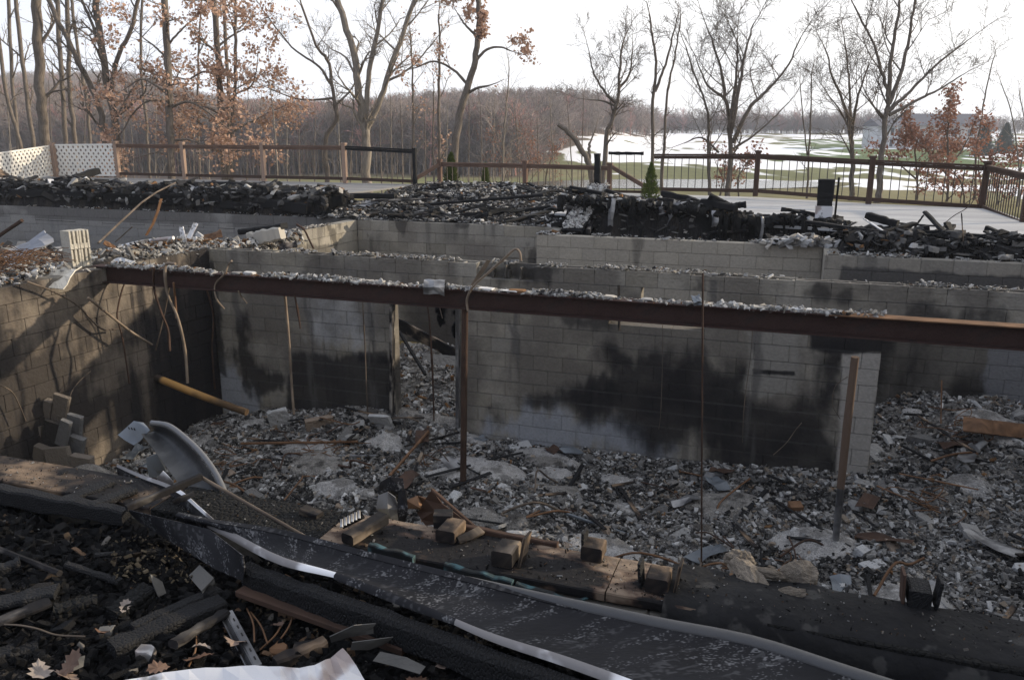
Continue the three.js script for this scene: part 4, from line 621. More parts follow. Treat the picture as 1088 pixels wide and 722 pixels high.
// lattice panels
function lattice(label, a, b, hTop, hBot) { // from post to post, world points on the top line
  const t = thing('lattice_panel', label, 'lattice', new V3(a.x, a.y - hTop, a.z), 0, null), x = new V3().subVectors(b, a), L = Math.hypot(x.x, x.z), d = x.clone().divideScalar(L), n = new V3(d.z, 0, -d.x), h = hBot;
  const at = (s, y, k) => a.clone().addScaledVector(d, s).add(new V3(0, y - h, 0)).addScaledVector(n, k), step = 0.20;
  for (const dir of [1, -1]) for (let c = -h + step / 2; c < L + h; c += step) { // slats at 45 degrees, clipped to the frame
    let s0 = dir > 0 ? c : c + h, s1 = dir > 0 ? c + h : c, y0 = 0, y1 = h; // from (s0, 0) to (s1, h)
    const cut = (s) => (s - s0) / (s1 - s0); let t0 = 0, t1 = 1; for (const e of [0.03, L - 0.03]) { const q = cut(e); if (s0 < 0.03 && e === 0.03 || s0 > L - 0.03 && e > 0.03) t0 = Math.max(t0, q); if (s1 < 0.03 && e === 0.03 || s1 > L - 0.03 && e > 0.03) t1 = Math.min(t1, q); }
    if (t1 - t0 < 0.04) continue; const S = (q) => at(lerp(s0, s1, q), lerp(y0, y1, q), dir * 0.005);
    part(t, 'slat', board(S(t0), S(t1), 0.075, 0.008, n), M.lattice);
  }
  part(t, 'frame', mergeGeometries([board(at(0, h + 0.01, 0), at(L, h + 0.01, 0), 0.03, 0.05), board(at(0, -0.01, 0), at(L, -0.01, 0), 0.03, 0.05)]), M.lattice);
}
{ const a = lp(55, 152.5), b = lp(122, 152), c = atD(-14, 165, 23.3);
  lattice('white lattice panel between the two left posts, with a diagonal shadow', a.clone().add(new V3(0.08, -0.05, 0)), b.clone().add(new V3(-0.08, -0.05, 0)), 0.95, 0.9);
  lattice('white lattice panel at the left edge, sloping down out of the view', c, a.clone().add(new V3(-0.08, -0.08, 0)), 0.95, 0.85);
  const p = a.clone(); solo('fence_post', board(p.clone().add(new V3(0, -1.04, 0)), p.clone().add(new V3(0, 0.03, 0)), 0.13, 0.13, H(0, 0, 1)), M.postLight, 'brown post between the two white lattice panels', 'post'); }

// the house across the field
{ const D = 205, g = atD(985, 153, D), y0 = land(g.x, D), f = atD(985, 150, D).z, t = thing('house', 'long pale house with a white columned porch across the field', 'house', new V3(g.x, y0, g.z), -0.12);
  const X = (px) => (px - 985) / FP * D, q = (x0, x1, ya, yb, z0, z1) => { const b = new THREE.BoxGeometry(x1 - x0, yb - ya, z1 - z0); b.translate((x0 + x1) / 2 + t.position.x, (ya + yb) / 2 + y0, (z0 + z1) / 2 + t.position.z); return b; };
  const wall = std({ color: rgb(0.34, 0.325, 0.31) }), white = std({ color: rgb(0.55, 0.55, 0.56) }), roof = std({ color: rgb(0.12, 0.12, 0.135) }), dark = std({ color: rgb(0.05, 0.055, 0.065), roughness: 0.3 });
  part(t, 'wall', q(X(966), X(1040), 0, 5.4, -9, 0), wall); part(t, 'front_block', q(X(932), X(966) - 0.01, 0, 5.2, -8, 0.6), white, 'white front block with the porch');
  const prism = (x0, x1, y1, y2, z0, z1) => { const m = new MB(), p = (x, y, z) => new V3(x + t.position.x, y + y0, z + t.position.z), zm = (z0 + z1) / 2; m.quad(p(x0, y1, z1), p(x1, y1, z1), p(x1, y2, zm), p(x0, y2, zm)); m.quad(p(x1, y1, z0), p(x0, y1, z0), p(x0, y2, zm), p(x1, y2, zm)); m.tri(p(x0, y1, z0), p(x0, y1, z1), p(x0, y2, zm)); m.tri(p(x1, y1, z1), p(x1, y1, z0), p(x1, y2, zm)); m.quad(p(x0, y1, z0), p(x1, y1, z0), p(x1, y1, z1), p(x0, y1, z1)); return m.geo(); };
  part(t, 'roof', prism(X(964), X(1042), 5.41, 8.2, -9.6, 0.6), roof); part(t, 'porch_roof', prism(X(930), X(967), 5.21, 7.0, -8.4, 2.4), roof);
  for (let i = 0; i < 5; i++) part(t, 'column', q(X(934) + i * 1.75, X(934) + i * 1.75 + 0.3, 0, 5.2, 1.6, 1.9), white);
  part(t, 'balcony', q(X(933), X(966), 2.5, 2.8, 0.61, 2.0), white);
  for (let i = 0; i < 4; i++) { const w = part(t, 'window', q(X(935) + 0.4 + i * 1.75, X(935) + 1.4 + i * 1.75, 0.4, 2.1, 0.58, 0.63), dark); part(t, 'window', q(X(935) + 0.4 + i * 1.75, X(935) + 1.4 + i * 1.75, 3.2, 4.7, 0.58, 0.63), dark); }
  for (let i = 0; i < 4; i++) part(t, 'window', q(X(975) + i * 4, X(975) + i * 4 + 1.3, 2.8, 4.4, -0.02, 0.03), dark);
}
// ---------------------------------------------------------------- steel beam, posts and hanging metal
const flakeGeos = [1, 2, 3, 4, 5, 6].map((k) => { const R = rng(900 + k); const g = chunk(R, 1, [0.25, 0.4, 0.6, 0.18, 0.8, 0.3][k - 1], [0.8, 0.6, 0.7, 0.5, 0.75, 1][k - 1], 0.45); return g; });
const flakeLow = [1, 2, 3, 4].map((k) => shard(rng(920 + k), 1, [0.30, 0.55, 0.16, 0.7][k - 1], [0.75, 0.8, 0.6, 0.45][k - 1], 0.4, 2));
const chipMat = std({ roughness: 1, color: rgb(1, 1, 1), bumpMap: rep(grainBump, 2), bumpScale: 0.01 });
const ASH = [[0.42, 0.418, 0.415], [0.55, 0.54, 0.53], [0.28, 0.272, 0.262], [0.20, 0.193, 0.185], [0.37, 0.345, 0.31], [0.10, 0.097, 0.095], [0.035, 0.034, 0.034], [0.18, 0.10, 0.05]];
// scattered broken bits: list of [position, size, colour]; past counting, so one object
function scatter(name, label, list, seed, o = {}) {
  const geos = o.geos ?? flakeLow, per = geos.map(() => []), R = rng(seed); list.forEach((e) => per[Math.floor(R() * geos.length)].push(e));
  const made = [];
  per.forEach((l, gi) => { if (!l.length) return;
    const im = new THREE.InstancedMesh(geos[gi], o.mat ?? chipMat, l.length), d = new THREE.Object3D(), c = new THREE.Color();
    l.forEach(([p, s, col], i) => { d.position.copy(p); d.rotation.set((R() - .5) * (o.tilt ?? 1.6), R() * 6.283, (R() - .5) * (o.tilt ?? 1.6)); const a = o.long ?? 1; d.scale.set(s * (0.8 + R() * a), s * (0.7 + R() * 0.6), s * (0.7 + R() * 0.6)); d.updateMatrix(); im.setMatrixAt(i, d.matrix); const w = 0.8 + 0.4 * R(); im.setColorAt(i, c.setRGB(col[0] * w, col[1] * w, col[2] * w)); });
    im.name = o.parent ? name : numbered(name); shadowed(im); tag(im, label && (Array.isArray(label) ? label[gi % label.length] : label), null, null, 'stuff');
    if (o.parent) { o.parent.updateWorldMatrix(true, false); im.applyMatrix4(o.parent.matrixWorld.clone().invert()); o.parent.add(im); } else scene.add(im);
    made.push(im); });
  return made;
}
const pick = (R, w) => { let t = w.reduce((a, b) => a + b, 0) * R(); for (let i = 0; i < w.length; i++) if ((t -= w[i]) < 0) return i; return 0; };
{ // the I beam across the basement
  const v = 8.05, u0 = -8.45, u1 = 4.6, t = thing('steel_beam', 'dark red brown steel I beam spanning the basement, topped with white ash', 'beam', H(u0, -0.18, v), -TURN);
  const P = (u, y, k) => H(u, y, v + k), bar = (ua, ub, ya, yb, k0, k1) => { const m = new MB(); boardInto(m, P(ua, (ya + yb) / 2, (k0 + k1) / 2), P(ub, (ya + yb) / 2, (k0 + k1) / 2), k1 - k0, yb - ya, undefined, 12, 0, undefined, 0.002); return m.geo(); };
  part(t, 'web', bar(u0, u1, -0.167, 0.017, -0.006, 0.006), M.beamPaint); part(t, 'bottom_flange', bar(u0, u1, -0.18, -0.1672, -0.085, 0.085), M.beamPaint); part(t, 'top_flange', bar(u0, 0.3, 0.0172, 0.03, -0.085, 0.085), M.beamPaint); part(t, 'top_flange', bar(0.3, u1, 0.0172, 0.03, -0.085, 0.085), M.rust, 'rusty tan end of the top flange');
  const R = rng(931), l = []; for (let i = 0; i < 5200; i++) { const u = -8.2 + 9.0 * R(), d = fbm(u * 1.4, 3, 933, 4); if (R() > sstep(0.30, 0.50, d) + 0.12 || (u > 0.45 && R() > 0.3)) continue; const k = (R() + R() + R() - 1.5) * 0.1, s = 0.010 + 0.030 * R() * R(), y = 0.032 + 0.055 * R() * sstep(0.35, 0.6, d) * (1 - Math.abs(k) / 0.1); if (Math.abs(k) > 0.083) continue; l.push([P(u, y, k), s * 1.6, ASH[pick(R, [8, 5, 4, 2, 3, 1.5, 1.5, u < -5.5 ? 3 : 0.7])]]); }
  scatter('ash_flakes', null, l, 937, { parent: t });
  const patches = []; for (let i = 0; i < 26; i++) { const u = -8 + 8.6 * R(), s = 0.06 + R() * 0.14; const g = shard(R, s * 1.6, 0.018 + R() * 0.02, 0.10, 0.4); g.rotateY(-TURN); const p = P(u, 0.045, (R() - .5) * 0.05); g.translate(p.x, p.y, p.z); part(t, 'ash_cake', g, std({ color: rgb(...ASH[pick(R, [3, 2, 3, 1, 3, 0, 0, 1])]), roughness: 1 })); }
}
const pipeThing = (name, label, cat, pts, rad, mat, group, sides = 8, n = 20) => solo(name, tube(pts.length > 2 ? curve(pts, n) : pts, rad, sides), mat, label, cat, group);
solo('support_column', tube([atV(491.5, 515, 8.05).setY(-2.5), atV(494, 325, 8.05)], 0.036, 10), M.rustDark, 'rusty round steel column under the beam beside the doorway', 'column');
{ const t = thing('support_column', 'leaning pipe column, rusty above and grey below, before the clean end of the partition', 'column', atV(888, 577, 8.15).setY(-2.5)); part(t, 'lower_length', tube([atV(888, 577, 8.15).setY(-2.5), atV(893.5, 518, 8.118)], [0.034, 0.036], 10), M.greyMetal, 'grey lower length'); part(t, 'upper_length', tube([atV(893.4, 519, 8.12), atV(900, 455, 8.09), atV(909, 379, 8.05)], [0.037, 0.040, 0.037], 10), std({ color: rgb(0.115, 0.08, 0.06), bumpMap: rep(grainBump, 5), bumpScale: 0.003 }), 'rusty upper length'); }
solo('rusty_rod', tube([atV(746.5, 612, 7.2).setY(-2.6), atV(746, 450, 7.2), atV(747, 290, 7.2)], 0.0085, 6), M.rustDark, 'thin upright rusty rod standing out of the rubble before the beam', 'rod');
solo('door_jamb', board(atV(416.6, 455, 9.94).setY(-2.55), atV(416.6, 321, 9.94), 0.05, 0.10, H(0, 0, 1), 6, 0.12, rng(3)), M.paleWood, 'scorched pale wooden jamb on the left of the doorway', 'jamb');
solo('door_jamb', board(atV(486.5, 475, 9.96).setY(-2.55), atV(486.5, 326, 9.96), 0.05, 0.07, H(0, 0, 1), 6, 0.05, rng(4)), M.greyMetal, 'grey jamb on the right of the doorway', 'jamb');
solo('window_stud', board(atV(658, 351, 9.9), atV(657.5, 303, 9.9), 0.028, 0.03, H(0, 0, 1)), M.freshWood, 'short tan stick standing at the left of the hole in the partition', 'stick');
solo('bent_conduit', tube(curve([[497, 330], [496, 318], [502, 305], [518, 290], [534, 276], [548, 264.5], [552, 268], [553.5, 277]].map(([x, y]) => atV(x, y, 7.92)), 40), 0.013, 6), M.tanWire, 'rusty conduit bent over above the beam like a hook', 'conduit');
solo('metal_strap', sheet([[500, 303], [507, 291], [512, 284], [517, 276]].map(([x, y], i) => [atV(x, y, 8.0), atV(x + 4.5, y + 1, 8.02)]), 0.004), M.tanWire, 'flat tan strap leaning beside the hooked conduit', 'strap');
// wires and straps hanging from the beam and along the left wall, each measured where it hangs
{ const strap = (label, pts, w, mat, v, cat = 'strap', name = 'hanging_strap', sides = 4) => { const P = pts.map(([x, y], i) => atV(x, y, v + (i % 2) * 0.05)); const g = tube(curve(P, 26), (t) => w * (0.75 + 0.5 * noise(t * 6, w * 900, 5)), sides); solo(name, g, mat, label, cat); };
  const lw = (pts, r, mat, label, off = 0.12) => { const P = pts.map(([x, y]) => { const q = ray(x, y), d = -8.3 + off; return along(q, d / (CA * q.X - SA * q.D)); }); solo('hanging_wire', tube(curve(P, 30), r, 5), mat, label, 'wire'); };
  lw([[28, 299], [57, 310], [83, 325], [100, 343], [110, 350], [125, 349]], 0.012, M.wire, 'thick brown cable drooping along the top of the left wall');
  lw([[93, 316], [108, 328], [123, 340], [140, 353], [161, 366]], 0.017, M.tanWire, 'frayed tan strip of wood hanging askew on the left wall', 0.3);
  lw([[143, 281], [131, 303], [125, 326], [124, 336], [129, 356], [133, 380], [137, 407]], 0.011, M.rustDark, 'brown strap falling down the left wall from the end of the beam', 0.2);
  lw([[0, 409], [12, 416], [20, 430], [27, 447]], 0.008, M.wire, 'short pale wire sticking out at the left edge of the wall', 0.15);
  lw([[73, 430], [75, 418], [82, 407], [96, 394]], 0.005, M.wire, 'thin wire curling up behind the heap of broken blocks', 0.15);
  strap('dark strap looping from the beam near the left corner', [[163, 284], [163, 305], [171, 332], [178, 350], [180, 373]], 0.016, M.rustDark, 7.95);
  strap('tan ribbon of metal folded over the beam and hanging to the orange pole', [[186, 280], [176, 281], [175, 292], [178, 313], [188, 336], [196, 370], [199, 407]], 0.018, M.tanWire, 7.9);
  strap('short rusty strip hanging beside the tan ribbon', [[184, 300], [186, 320], [187, 338]], 0.014, M.rust, 7.9);
  strap('thin brown wire crossing behind the dark strap', [[180, 301], [175, 330], [168, 360], [165, 372]], 0.009, M.wire, 8.2, 'wire', 'hanging_wire');
  strap('curled brown scrap of metal draped on the beam top', [[246, 277], [242, 282], [239, 290], [228, 303], [230, 318], [238, 328]], 0.013, M.tanWire, 7.95);
  strap('blackened strap in the corner of the left room', [[219, 305], [226, 335], [225, 370], [228, 413]], 0.016, M.rustDark, 9.8);
  strap('long pale strap from the beam down to the rubble', [[301, 296], [304, 330], [307, 363], [309, 400], [312, 440]], 0.017, M.tanWire, 8.3);
  strap('short black sliver hanging right of the long pale strap', [[313, 314], [316, 330], [319, 349]], 0.012, M.rustDark, 7.95);
  strap('short tan sliver hanging under the beam, left of the long pale strap', [[253, 309], [257, 316], [262, 322]], 0.012, M.tanWire, 7.95);
  strap('thin cable hanging against the dark left panel of the partition', [[385, 321], [388, 377], [389, 410], [391, 443]], 0.009, M.wire, 9.6, 'wire', 'hanging_wire');
  strap('knotted cable hanging in the doorway', [[452, 312], [456, 340], [459, 387], [460, 410], [461, 447]], 0.012, M.rustDark, 9.2, 'cable', 'hanging_cable');
  strap('thin second cable hanging in the doorway', [[468, 314], [467, 325], [470, 338]], 0.006, M.wire, 9.2, 'cable', 'hanging_cable');
  strap('faint wire hanging before the black stain, left of the upright rod', [[704, 330], [704, 380], [702, 440], [700, 456]], 0.004, M.wire, 9.0, 'wire', 'hanging_wire');
  strap('faint wire hanging before the black stain, right of the upright rod', [[801, 330], [798, 375], [791, 430], [789, 470]], 0.004, M.wire, 9.0, 'wire', 'hanging_wire');
  strap('thin looped wire beside the leaning pipe column', [[901, 400], [888, 410], [885, 430], [893, 445]], 0.004, M.wire, 8.4, 'wire', 'hanging_wire');
  strap('pale wire scrap caught before the black wall', [[852, 449], [846, 456], [836, 470], [822, 483]], 0.005, M.tanWire, 9.3, 'wire', 'hanging_wire');
  for (const [x, y, v, s, l] of [[461, 303, 7.92, 0.2, 'grey crumpled scrap of sheet metal draped over the beam'], [741, 321, 7.95, 0.07, 'white ash crusted scrap hanging over the beam near the upright rod']]) { const R = rng(x), c = atV(x, y, v), rows = []; for (let i = 0; i < 5; i++) { rows.push([]); for (let j = 0; j < 5; j++) rows[i].push(c.clone().add(new V3((j - 2) * s * 0.28, (i < 2 ? 0.05 - i * 0.015 : 0.03 - (i - 1) * s * 0.22) + (R() - .5) * 0.03, (i < 2 ? -0.1 + i * 0.06 : 0.03) + (R() - .5) * 0.03))); } solo('metal_scrap', sheet(rows, 0.004, false), x < 500 ? M.greyMetal : M.paleMetal, l, 'scrap'); }
  solo('orange_pole', tube([[157, 397.5], [164, 400.5], [172, 403.5], [200, 415], [230, 426.5], [262, 438]].map(([x, y]) => atV(x, y, 8.7)), [0.045, 0.05, 0.052, 0.052, 0.05, 0.046], 10), std({ roughness: 0.8, map: colourTex(128, 64, (s, t) => { const k = fbm(s * 6, t * 6, 941, 4, 6), c = mix3([0.30, 0.165, 0.055], [0.42, 0.25, 0.095], k); return mix3(c, [0.035, 0.028, 0.024], Math.max(sstep(0.17, 0.13, s), sstep(0.42, 0.72, s + (k - 0.5) * 0.5) * 0.85)); }, THREE.ClampToEdgeWrapping) }), 'orange brown pole with a black tip leaning down into the rubble', 'pole');
  const g = scene.children.find((o) => o.name === 'orange_pole').geometry, uv = g.attributes.uv; let mx = 0; for (let i = 0; i < uv.count; i++) mx = Math.max(mx, uv.getX(i)); for (let i = 0; i < uv.count; i++) uv.setX(i, uv.getX(i) / mx);
}
// ---------------------------------------------------------------- ash and rubble on the basement floor
function rub(u, v) {
  let y = -2.47 + 0.24 * (fbm(u * 0.9 + 5, v * 0.9, 21, 4) - 0.5) + 0.10 * (fbm(u * 4, v * 4, 23, 3) - 0.5);
  y += 0.14 * sstep(-1, 1.2, u) - 0.10 * sstep(-7.3, -8.3, u);
  y += 0.42 * sstep(0.6, 1.8, u) * sstep(8.6, 12, v);
  y += 0.24 * Math.exp(-((u + 5.8) ** 2) / 1.6 - ((v - 9.7) ** 2) / 0.5);           // heap against the left panel
  y += 0.20 * Math.exp(-((u + 3.3) ** 2) / 1.2 - ((v - 8.0) ** 2) / 0.6);
  if (v > 10.1 && u < 0.9) y += 0.10 * sstep(-7.5, -4.5, u) * (u < -4 ? 1 : 0);
  return y;
}
setting('rubble_bed', bedGeo(-8.28, 5.15, 2.85, 14.35, 0.09, rub, 0), M.ashBed);
{ const R = rng(1001), l = [], big = [];
  const N = 150000;
  for (let i = 0; i < N; i++) {
    let u, v; const q = R();
    if (q < 0.86) { u = -8.25 + R() * 12.6; v = 6.0 + R() * 4.0; } else if (q < 0.95) { u = 0.9 + R() * 3.6; v = 10 + R() * 2.25; } else { u = -7.6 + R() * 4.2; v = 10.25 + R() * 4.0; }
    if (v > 9.98 && v < 10.22 && !(u > 1.02 || (u > -5.25 && u < -4.3))) continue;
    const z = fbm(u * 1.3 + 30, v * 1.3, 1003, 4), z2 = fbm(u * 2.6 + 9, v * 2.6, 1007, 3);
    const coal = Math.max(sstep(0.54, 0.62, z), Math.exp(-((u + 1.9) ** 2) / 0.7 - ((v - 8.9) ** 2) / 0.22)), tan = sstep(0.58, 0.7, z2) * 0.8 + 0.15;
    const s = 0.004 + 0.034 * Math.pow(R(), 4.0);
    const c = R() < 0.10 * tan + 0.03 ? [0.26, 0.215, 0.17] : ASH[pick(R, [4.2 * (1 - coal * 0.85), 2.0 * (1 - coal * 0.9), 6, 6, 4.0 * tan * (1 - coal), 6, 3.5 + 14 * coal, 1.2 * tan])];
    l.push([H(u, rub(u, v) + 0.01 + R() * 0.035, v), s * 1.7, c]);
  }
  scatter('ash_rubble', ['grey white ash and broken bits covering the basement floor', 'flat grey ash flakes strewn over the basement floor', 'thin pale ash shards strewn over the basement floor', 'dark cinders mixed through the basement ash'], l, 1011, { long: 1.2, tilt: 1.3 });
  // bigger pieces that can be told apart
  const grey = [0.30, 0.30, 0.30], mats = [std({ color: rgb(0.22, 0.215, 0.207), bumpMap: rep(grainBump, 2), bumpScale: 0.02 }), std({ color: rgb(0.33, 0.33, 0.33), bumpMap: rep(grainBump, 2), bumpScale: 0.02 }), std({ color: rgb(0.11, 0.107, 0.105), bumpMap: rep(grainBump, 2), bumpScale: 0.02 }), std({ color: rgb(0.19, 0.15, 0.118), bumpMap: rep(grainBump, 2), bumpScale: 0.02 })];
  const where = (u, v) => (u < -6.2 ? 'near the left wall' : u < -4 ? 'before the doorway' : u < -1.5 ? 'before the middle of the partition' : u < 0.8 ? 'before the black stained wall' : 'at the right end');
  for (let i = 0; i < 150; i++) {
    const u = -8 + R() * 11.5, v = u > 1.1 && R() < 0.5 ? 10 + R() * 2 : 6.4 + R() * 3.4; const s = 0.10 + 0.16 * R() * R(), k = pick(R, [3, 2, 3, 1]);
    const g = shard(R, s * (1 + R()), s * (0.2 + 0.4 * R()), s * (0.6 + 0.6 * R()), 0.35); g.rotateX((R() - .5) * 1.4); g.rotateZ((R() - .5) * 1.2); g.rotateY(R() * 6); const p = H(u, rub(u, v) + s * 0.12, v); g.translate(p.x, p.y, p.z);
    const w = where(u, v); solo('rubble_chunk', g, mats[k], ['grey', 'pale grey', 'dark grey', 'brownish'][k] + ' broken chunk in the ash ' + w, 'chunk', ['grey', 'pale grey', 'dark grey', 'brownish'][k] + ' broken chunks ' + w);
  }
  for (let i = 0; i < 120; i++) {
    const u = -8 + R() * 11.5, v = u > 1.1 && R() < 0.4 ? 10 + R() * 2 : 6.3 + R() * 3.5, L = 0.25 + R() * 0.7, a = R() * 6.283, t = (R() - .5) * 0.35, d = new V3(Math.cos(a), t, Math.sin(a)), p = H(u, rub(u, v) + 0.05 + R() * 0.05, v), w = where(u, v), kind = pick(R, [5, 3, 2, 3]);
    const A2 = p.clone().addScaledVector(d, -L / 2), B2 = p.clone().addScaledVector(d, L / 2);
    if (kind === 0) solo('charred_stick', board(A2, B2, 0.025 + R() * 0.04, 0.015 + R() * 0.02, undefined, 5, 0.35, R), M.char, 'charred stick of wood lying in the ash ' + w, 'stick', 'charred sticks ' + w);
    if (kind === 1) { const m1 = p.clone().add(new V3((R() - .5) * 0.2, 0.05 + R() * 0.1, (R() - .5) * 0.2)); solo('bent_rod', tube(curve([A2, m1, B2, B2.clone().add(new V3((R() - .5) * 0.4, (R() - .6) * 0.15, (R() - .5) * 0.4))], 14), 0.008 + R() * 0.006, 5), [M.rust, M.wire, M.rustDark][i % 3], 'bent rusty rod lying in the ash ' + w, 'rod', 'bent rusty rods ' + w); }
    if (kind === 2) solo('scorched_lath', board(A2, B2, 0.05, 0.02, undefined, 4, 0.2, R), M.burntWood, 'half burnt brown lath lying in the ash ' + w, 'lath', 'half burnt laths ' + w);
    if (kind === 3) { const rows = []; for (let q = 0; q < 4; q++) { rows.push([]); for (let j = 0; j < 3; j++) rows[q].push(A2.clone().lerp(B2, q / 3 * 0.6).add(new V3(Math.sin(a) * (j - 1) * 0.09, (R() - .3) * 0.06, -Math.cos(a) * (j - 1) * 0.09))); } solo('metal_scrap', sheet(rows, 0.003, false), [M.paleMetal, M.greyMetal, M.rustDark][i % 3], ['pale', 'grey', 'rust brown'][i % 3] + ' crumpled sheet scrap lying in the ash ' + w, 'scrap', ['pale', 'grey', 'rust brown'][i % 3] + ' sheet scraps ' + w); }
  }
  // soft mats of settled ash between the bits, and tangles of rusty wire
  for (let i = 0; i < 46; i++) { const u = -7.9 + R() * 11, v = u > 1.2 && R() < 0.5 ? 10 + R() * 2 : 6.5 + R() * 3.3, r = 0.12 + R() * 0.3, ph = R() * 6, mb = new MB(), ring = (q) => Array.from({ length: 17 }, (_, k) => { const a = k / 16 * 6.2832, rr = r * q * (0.7 + 0.5 * noise(Math.cos(a) * 1.5 + ph, Math.sin(a) * 1.5, 61)), uu = u + Math.cos(a) * rr * 1.3, vv = v + Math.sin(a) * rr * 0.9; return H(uu, rub(uu, vv) + 0.045 * (1 - q * q) + (q > 0.95 ? -0.02 : 0.02 + 0.02 * noise(uu * 20, vv * 20, 63)), vv); }); let prev = ring(0.001); for (const q of [0.3, 0.55, 0.8, 1]) { const cur = ring(q); for (let k = 0; k < 16; k++) { const t2 = (p) => [p.x, p.z]; mb.quad(prev[k], prev[k + 1], cur[k + 1], cur[k], t2(prev[k]), t2(prev[k + 1]), t2(cur[k + 1]), t2(cur[k])); } prev = cur; } const w = where(u, v); solo('ash_mat', mb.geo(), i % 3 ? M.ashPale : M.ashBed, (i % 3 ? 'pale' : 'dull grey') + ' mat of settled ash ' + w, 'ash', (i % 3 ? 'pale' : 'dull grey') + ' mats of settled ash ' + w); }
  for (const [u, v, l] of [[-5.6, 8.6, 'rusty tangle of wire in the ash before the left panel'], [-4.3, 8.9, 'rusty tangle of wire in the ash before the doorway'], [-6.6, 8.2, 'rusty tangle of wire in the ash near the left wall'], [1.7, 9.3, 'rusty tangle of wire in the ash at the right end, nearer one'], [2.2, 10.8, 'rusty tangle of wire in the ash at the far right'], [-0.2, 7.6, 'rusty tangle of wire in the ash near the leaning column']]) { const mb = new MB(); for (let i = 0; i < 9; i++) { const p = H(u + (R() - .5) * 0.5, rub(u, v) + 0.03 + R() * 0.06, v + (R() - .5) * 0.4), pts = [p]; for (let k = 0; k < 4; k++) pts.push(pts[k].clone().add(new V3((R() - .5) * 0.5, (R() - .5) * 0.12, (R() - .5) * 0.4))); tubeInto(mb, curve(pts, 12), 0.006, 4, false); } solo('wire_tangle', mb.geo(), M.rust, l, 'wire tangle', null, 'stuff'); }
  // measured pieces
  const onR = (x, y, up = 0.05) => { let p = atY(x, y, -2.4); for (let k = 0; k < 3; k++) p = atY(x, y, rub(toU(p), toV(p)) + up); return p; };
  const lay = (name, label, cat, a, b, w, t, mat, seed, jit = 0.15) => solo(name, board(onR(...a), onR(...b), w, t, undefined, 6, jit, rng(seed)), mat, label, cat);
  const slab = (label, x, y, w, h, d, rx, ry, rz, mat, seed, cat = 'slab', name = 'broken_slab') => { const g = shard(rng(seed), w, h, d, 0.2); g.rotateX(rx); g.rotateZ(rz); g.rotateY(ry); const p = onR(x, y, h * 0.3); g.translate(p.x, p.y, p.z); return solo(name, g, mat, label, cat); };
  slab('upright grey slab leaning on the dark left panel of the partition', 297, 446, 0.30, 0.36, 0.07, 0.3, 0.2, 0.2, mats[1], 1);
  slab('low grey slab with a hole lying before the left panel', 405, 448, 0.34, 0.26, 0.06, 0.5, -0.4, 0.1, mats[1], 2);
  slab('brownish slab before the left panel, right of the upright slab', 340, 450, 0.40, 0.2, 0.1, 0.2, 0.3, 0.1, mats[3], 3);
  slab('pale flat shard lying near the base of the rusty column', 553, 476, 0.30, 0.06, 0.24, 0.2, 0.3, 0.1, mats[1], 4);
  slab('leaning grey plate near the base of the partition, right of the column', 514, 462, 0.42, 0.05, 0.26, 0.6, 0.5, 0.2, mats[0], 5);
  lay('metal_channel', 'thin grey metal channel lying across the ash before the left panel', 'channel', [289, 485], [400, 484], 0.04, 0.03, M.greyMetal, 6, 0.02);
  lay('bent_rod', 'long rusty pipe lying across the ash at the left', 'pipe', [256, 471, 0.1], [380, 469, 0.12], 0.03, 0.03, M.rust, 7);
  lay('charred_stick', 'pale stick jutting out of the ash left of centre', 'stick', [304, 521, 0.12], [340, 545, 0.04], 0.03, 0.02, M.paleWood, 8);
  lay('bent_rod', 'stout rusty bar rising from the ash before the doorway', 'bar', [414, 505, 0.05], [455, 458, 0.16], 0.035, 0.03, M.rust, 9);
  lay('scorched_lath', 'tan strip standing up in front of the column', 'lath', [433, 518, 0.05], [451, 474, 0.25], 0.04, 0.012, M.freshWood, 10);
  lay('scorched_lath', 'narrow brown lath lying toward the foot of the column', 'lath', [430, 474, 0.1], [488, 459, 0.12], 0.03, 0.02, M.burntWood, 11);
  lay('charred_stick', 'long dark strip lying diagonally right of the column', 'strip', [500, 518, 0.08], [612, 543, 0.04], 0.03, 0.015, M.rustDark, 12);
  lay('charred_stick', 'grey thin pipe half sunk in the ash, centre', 'pipe', [600, 545, 0.05], [668, 568, 0.04], 0.03, 0.03, M.paleMetal, 13);
  lay('scorched_lath', 'charred board slanting out of the ash before the black wall', 'board', [788, 548, 0.03], [815, 520, 0.12], 0.06, 0.02, M.char, 14);
  lay('scorched_lath', 'rusty brown splinters lying at the right, upper', 'splinter', [956, 503, 0.1], [1040, 520, 0.1], 0.03, 0.015, M.rust, 15, 0.4);
  lay('scorched_lath', 'rusty brown splinters lying at the right, lower', 'splinter', [932, 516, 0.1], [1000, 545, 0.1], 0.03, 0.015, M.rust, 16, 0.4);
  lay('bent_rod', 'thin rusty stake standing at the back right of the rubble', 'stake', [1000, 450, 0.05], [1001, 404, 0.5], 0.02, 0.02, M.rust, 17, 0.3);
  lay('scorched_lath', 'burnt diagonal lath below the brown curved sheet', 'lath', [974, 440, 0.1], [1036, 480, 0.1], 0.04, 0.02, M.burntWood, 18);
  slab('round rust brown lump before the black wall', 845, 540, 0.14, 0.12, 0.12, 0.2, 0, 0, M.rust, 19, 'lump', 'rubble_chunk');
  slab('pale block shard near the foot of the leaning pipe', 915, 588, 0.12, 0.14, 0.1, 0.3, 0.5, 0.1, mats[1], 20);
  slab('flat pale plate below the pale block shard', 928, 601, 0.24, 0.05, 0.14, 0.1, 0.3, 0.1, mats[1], 21);
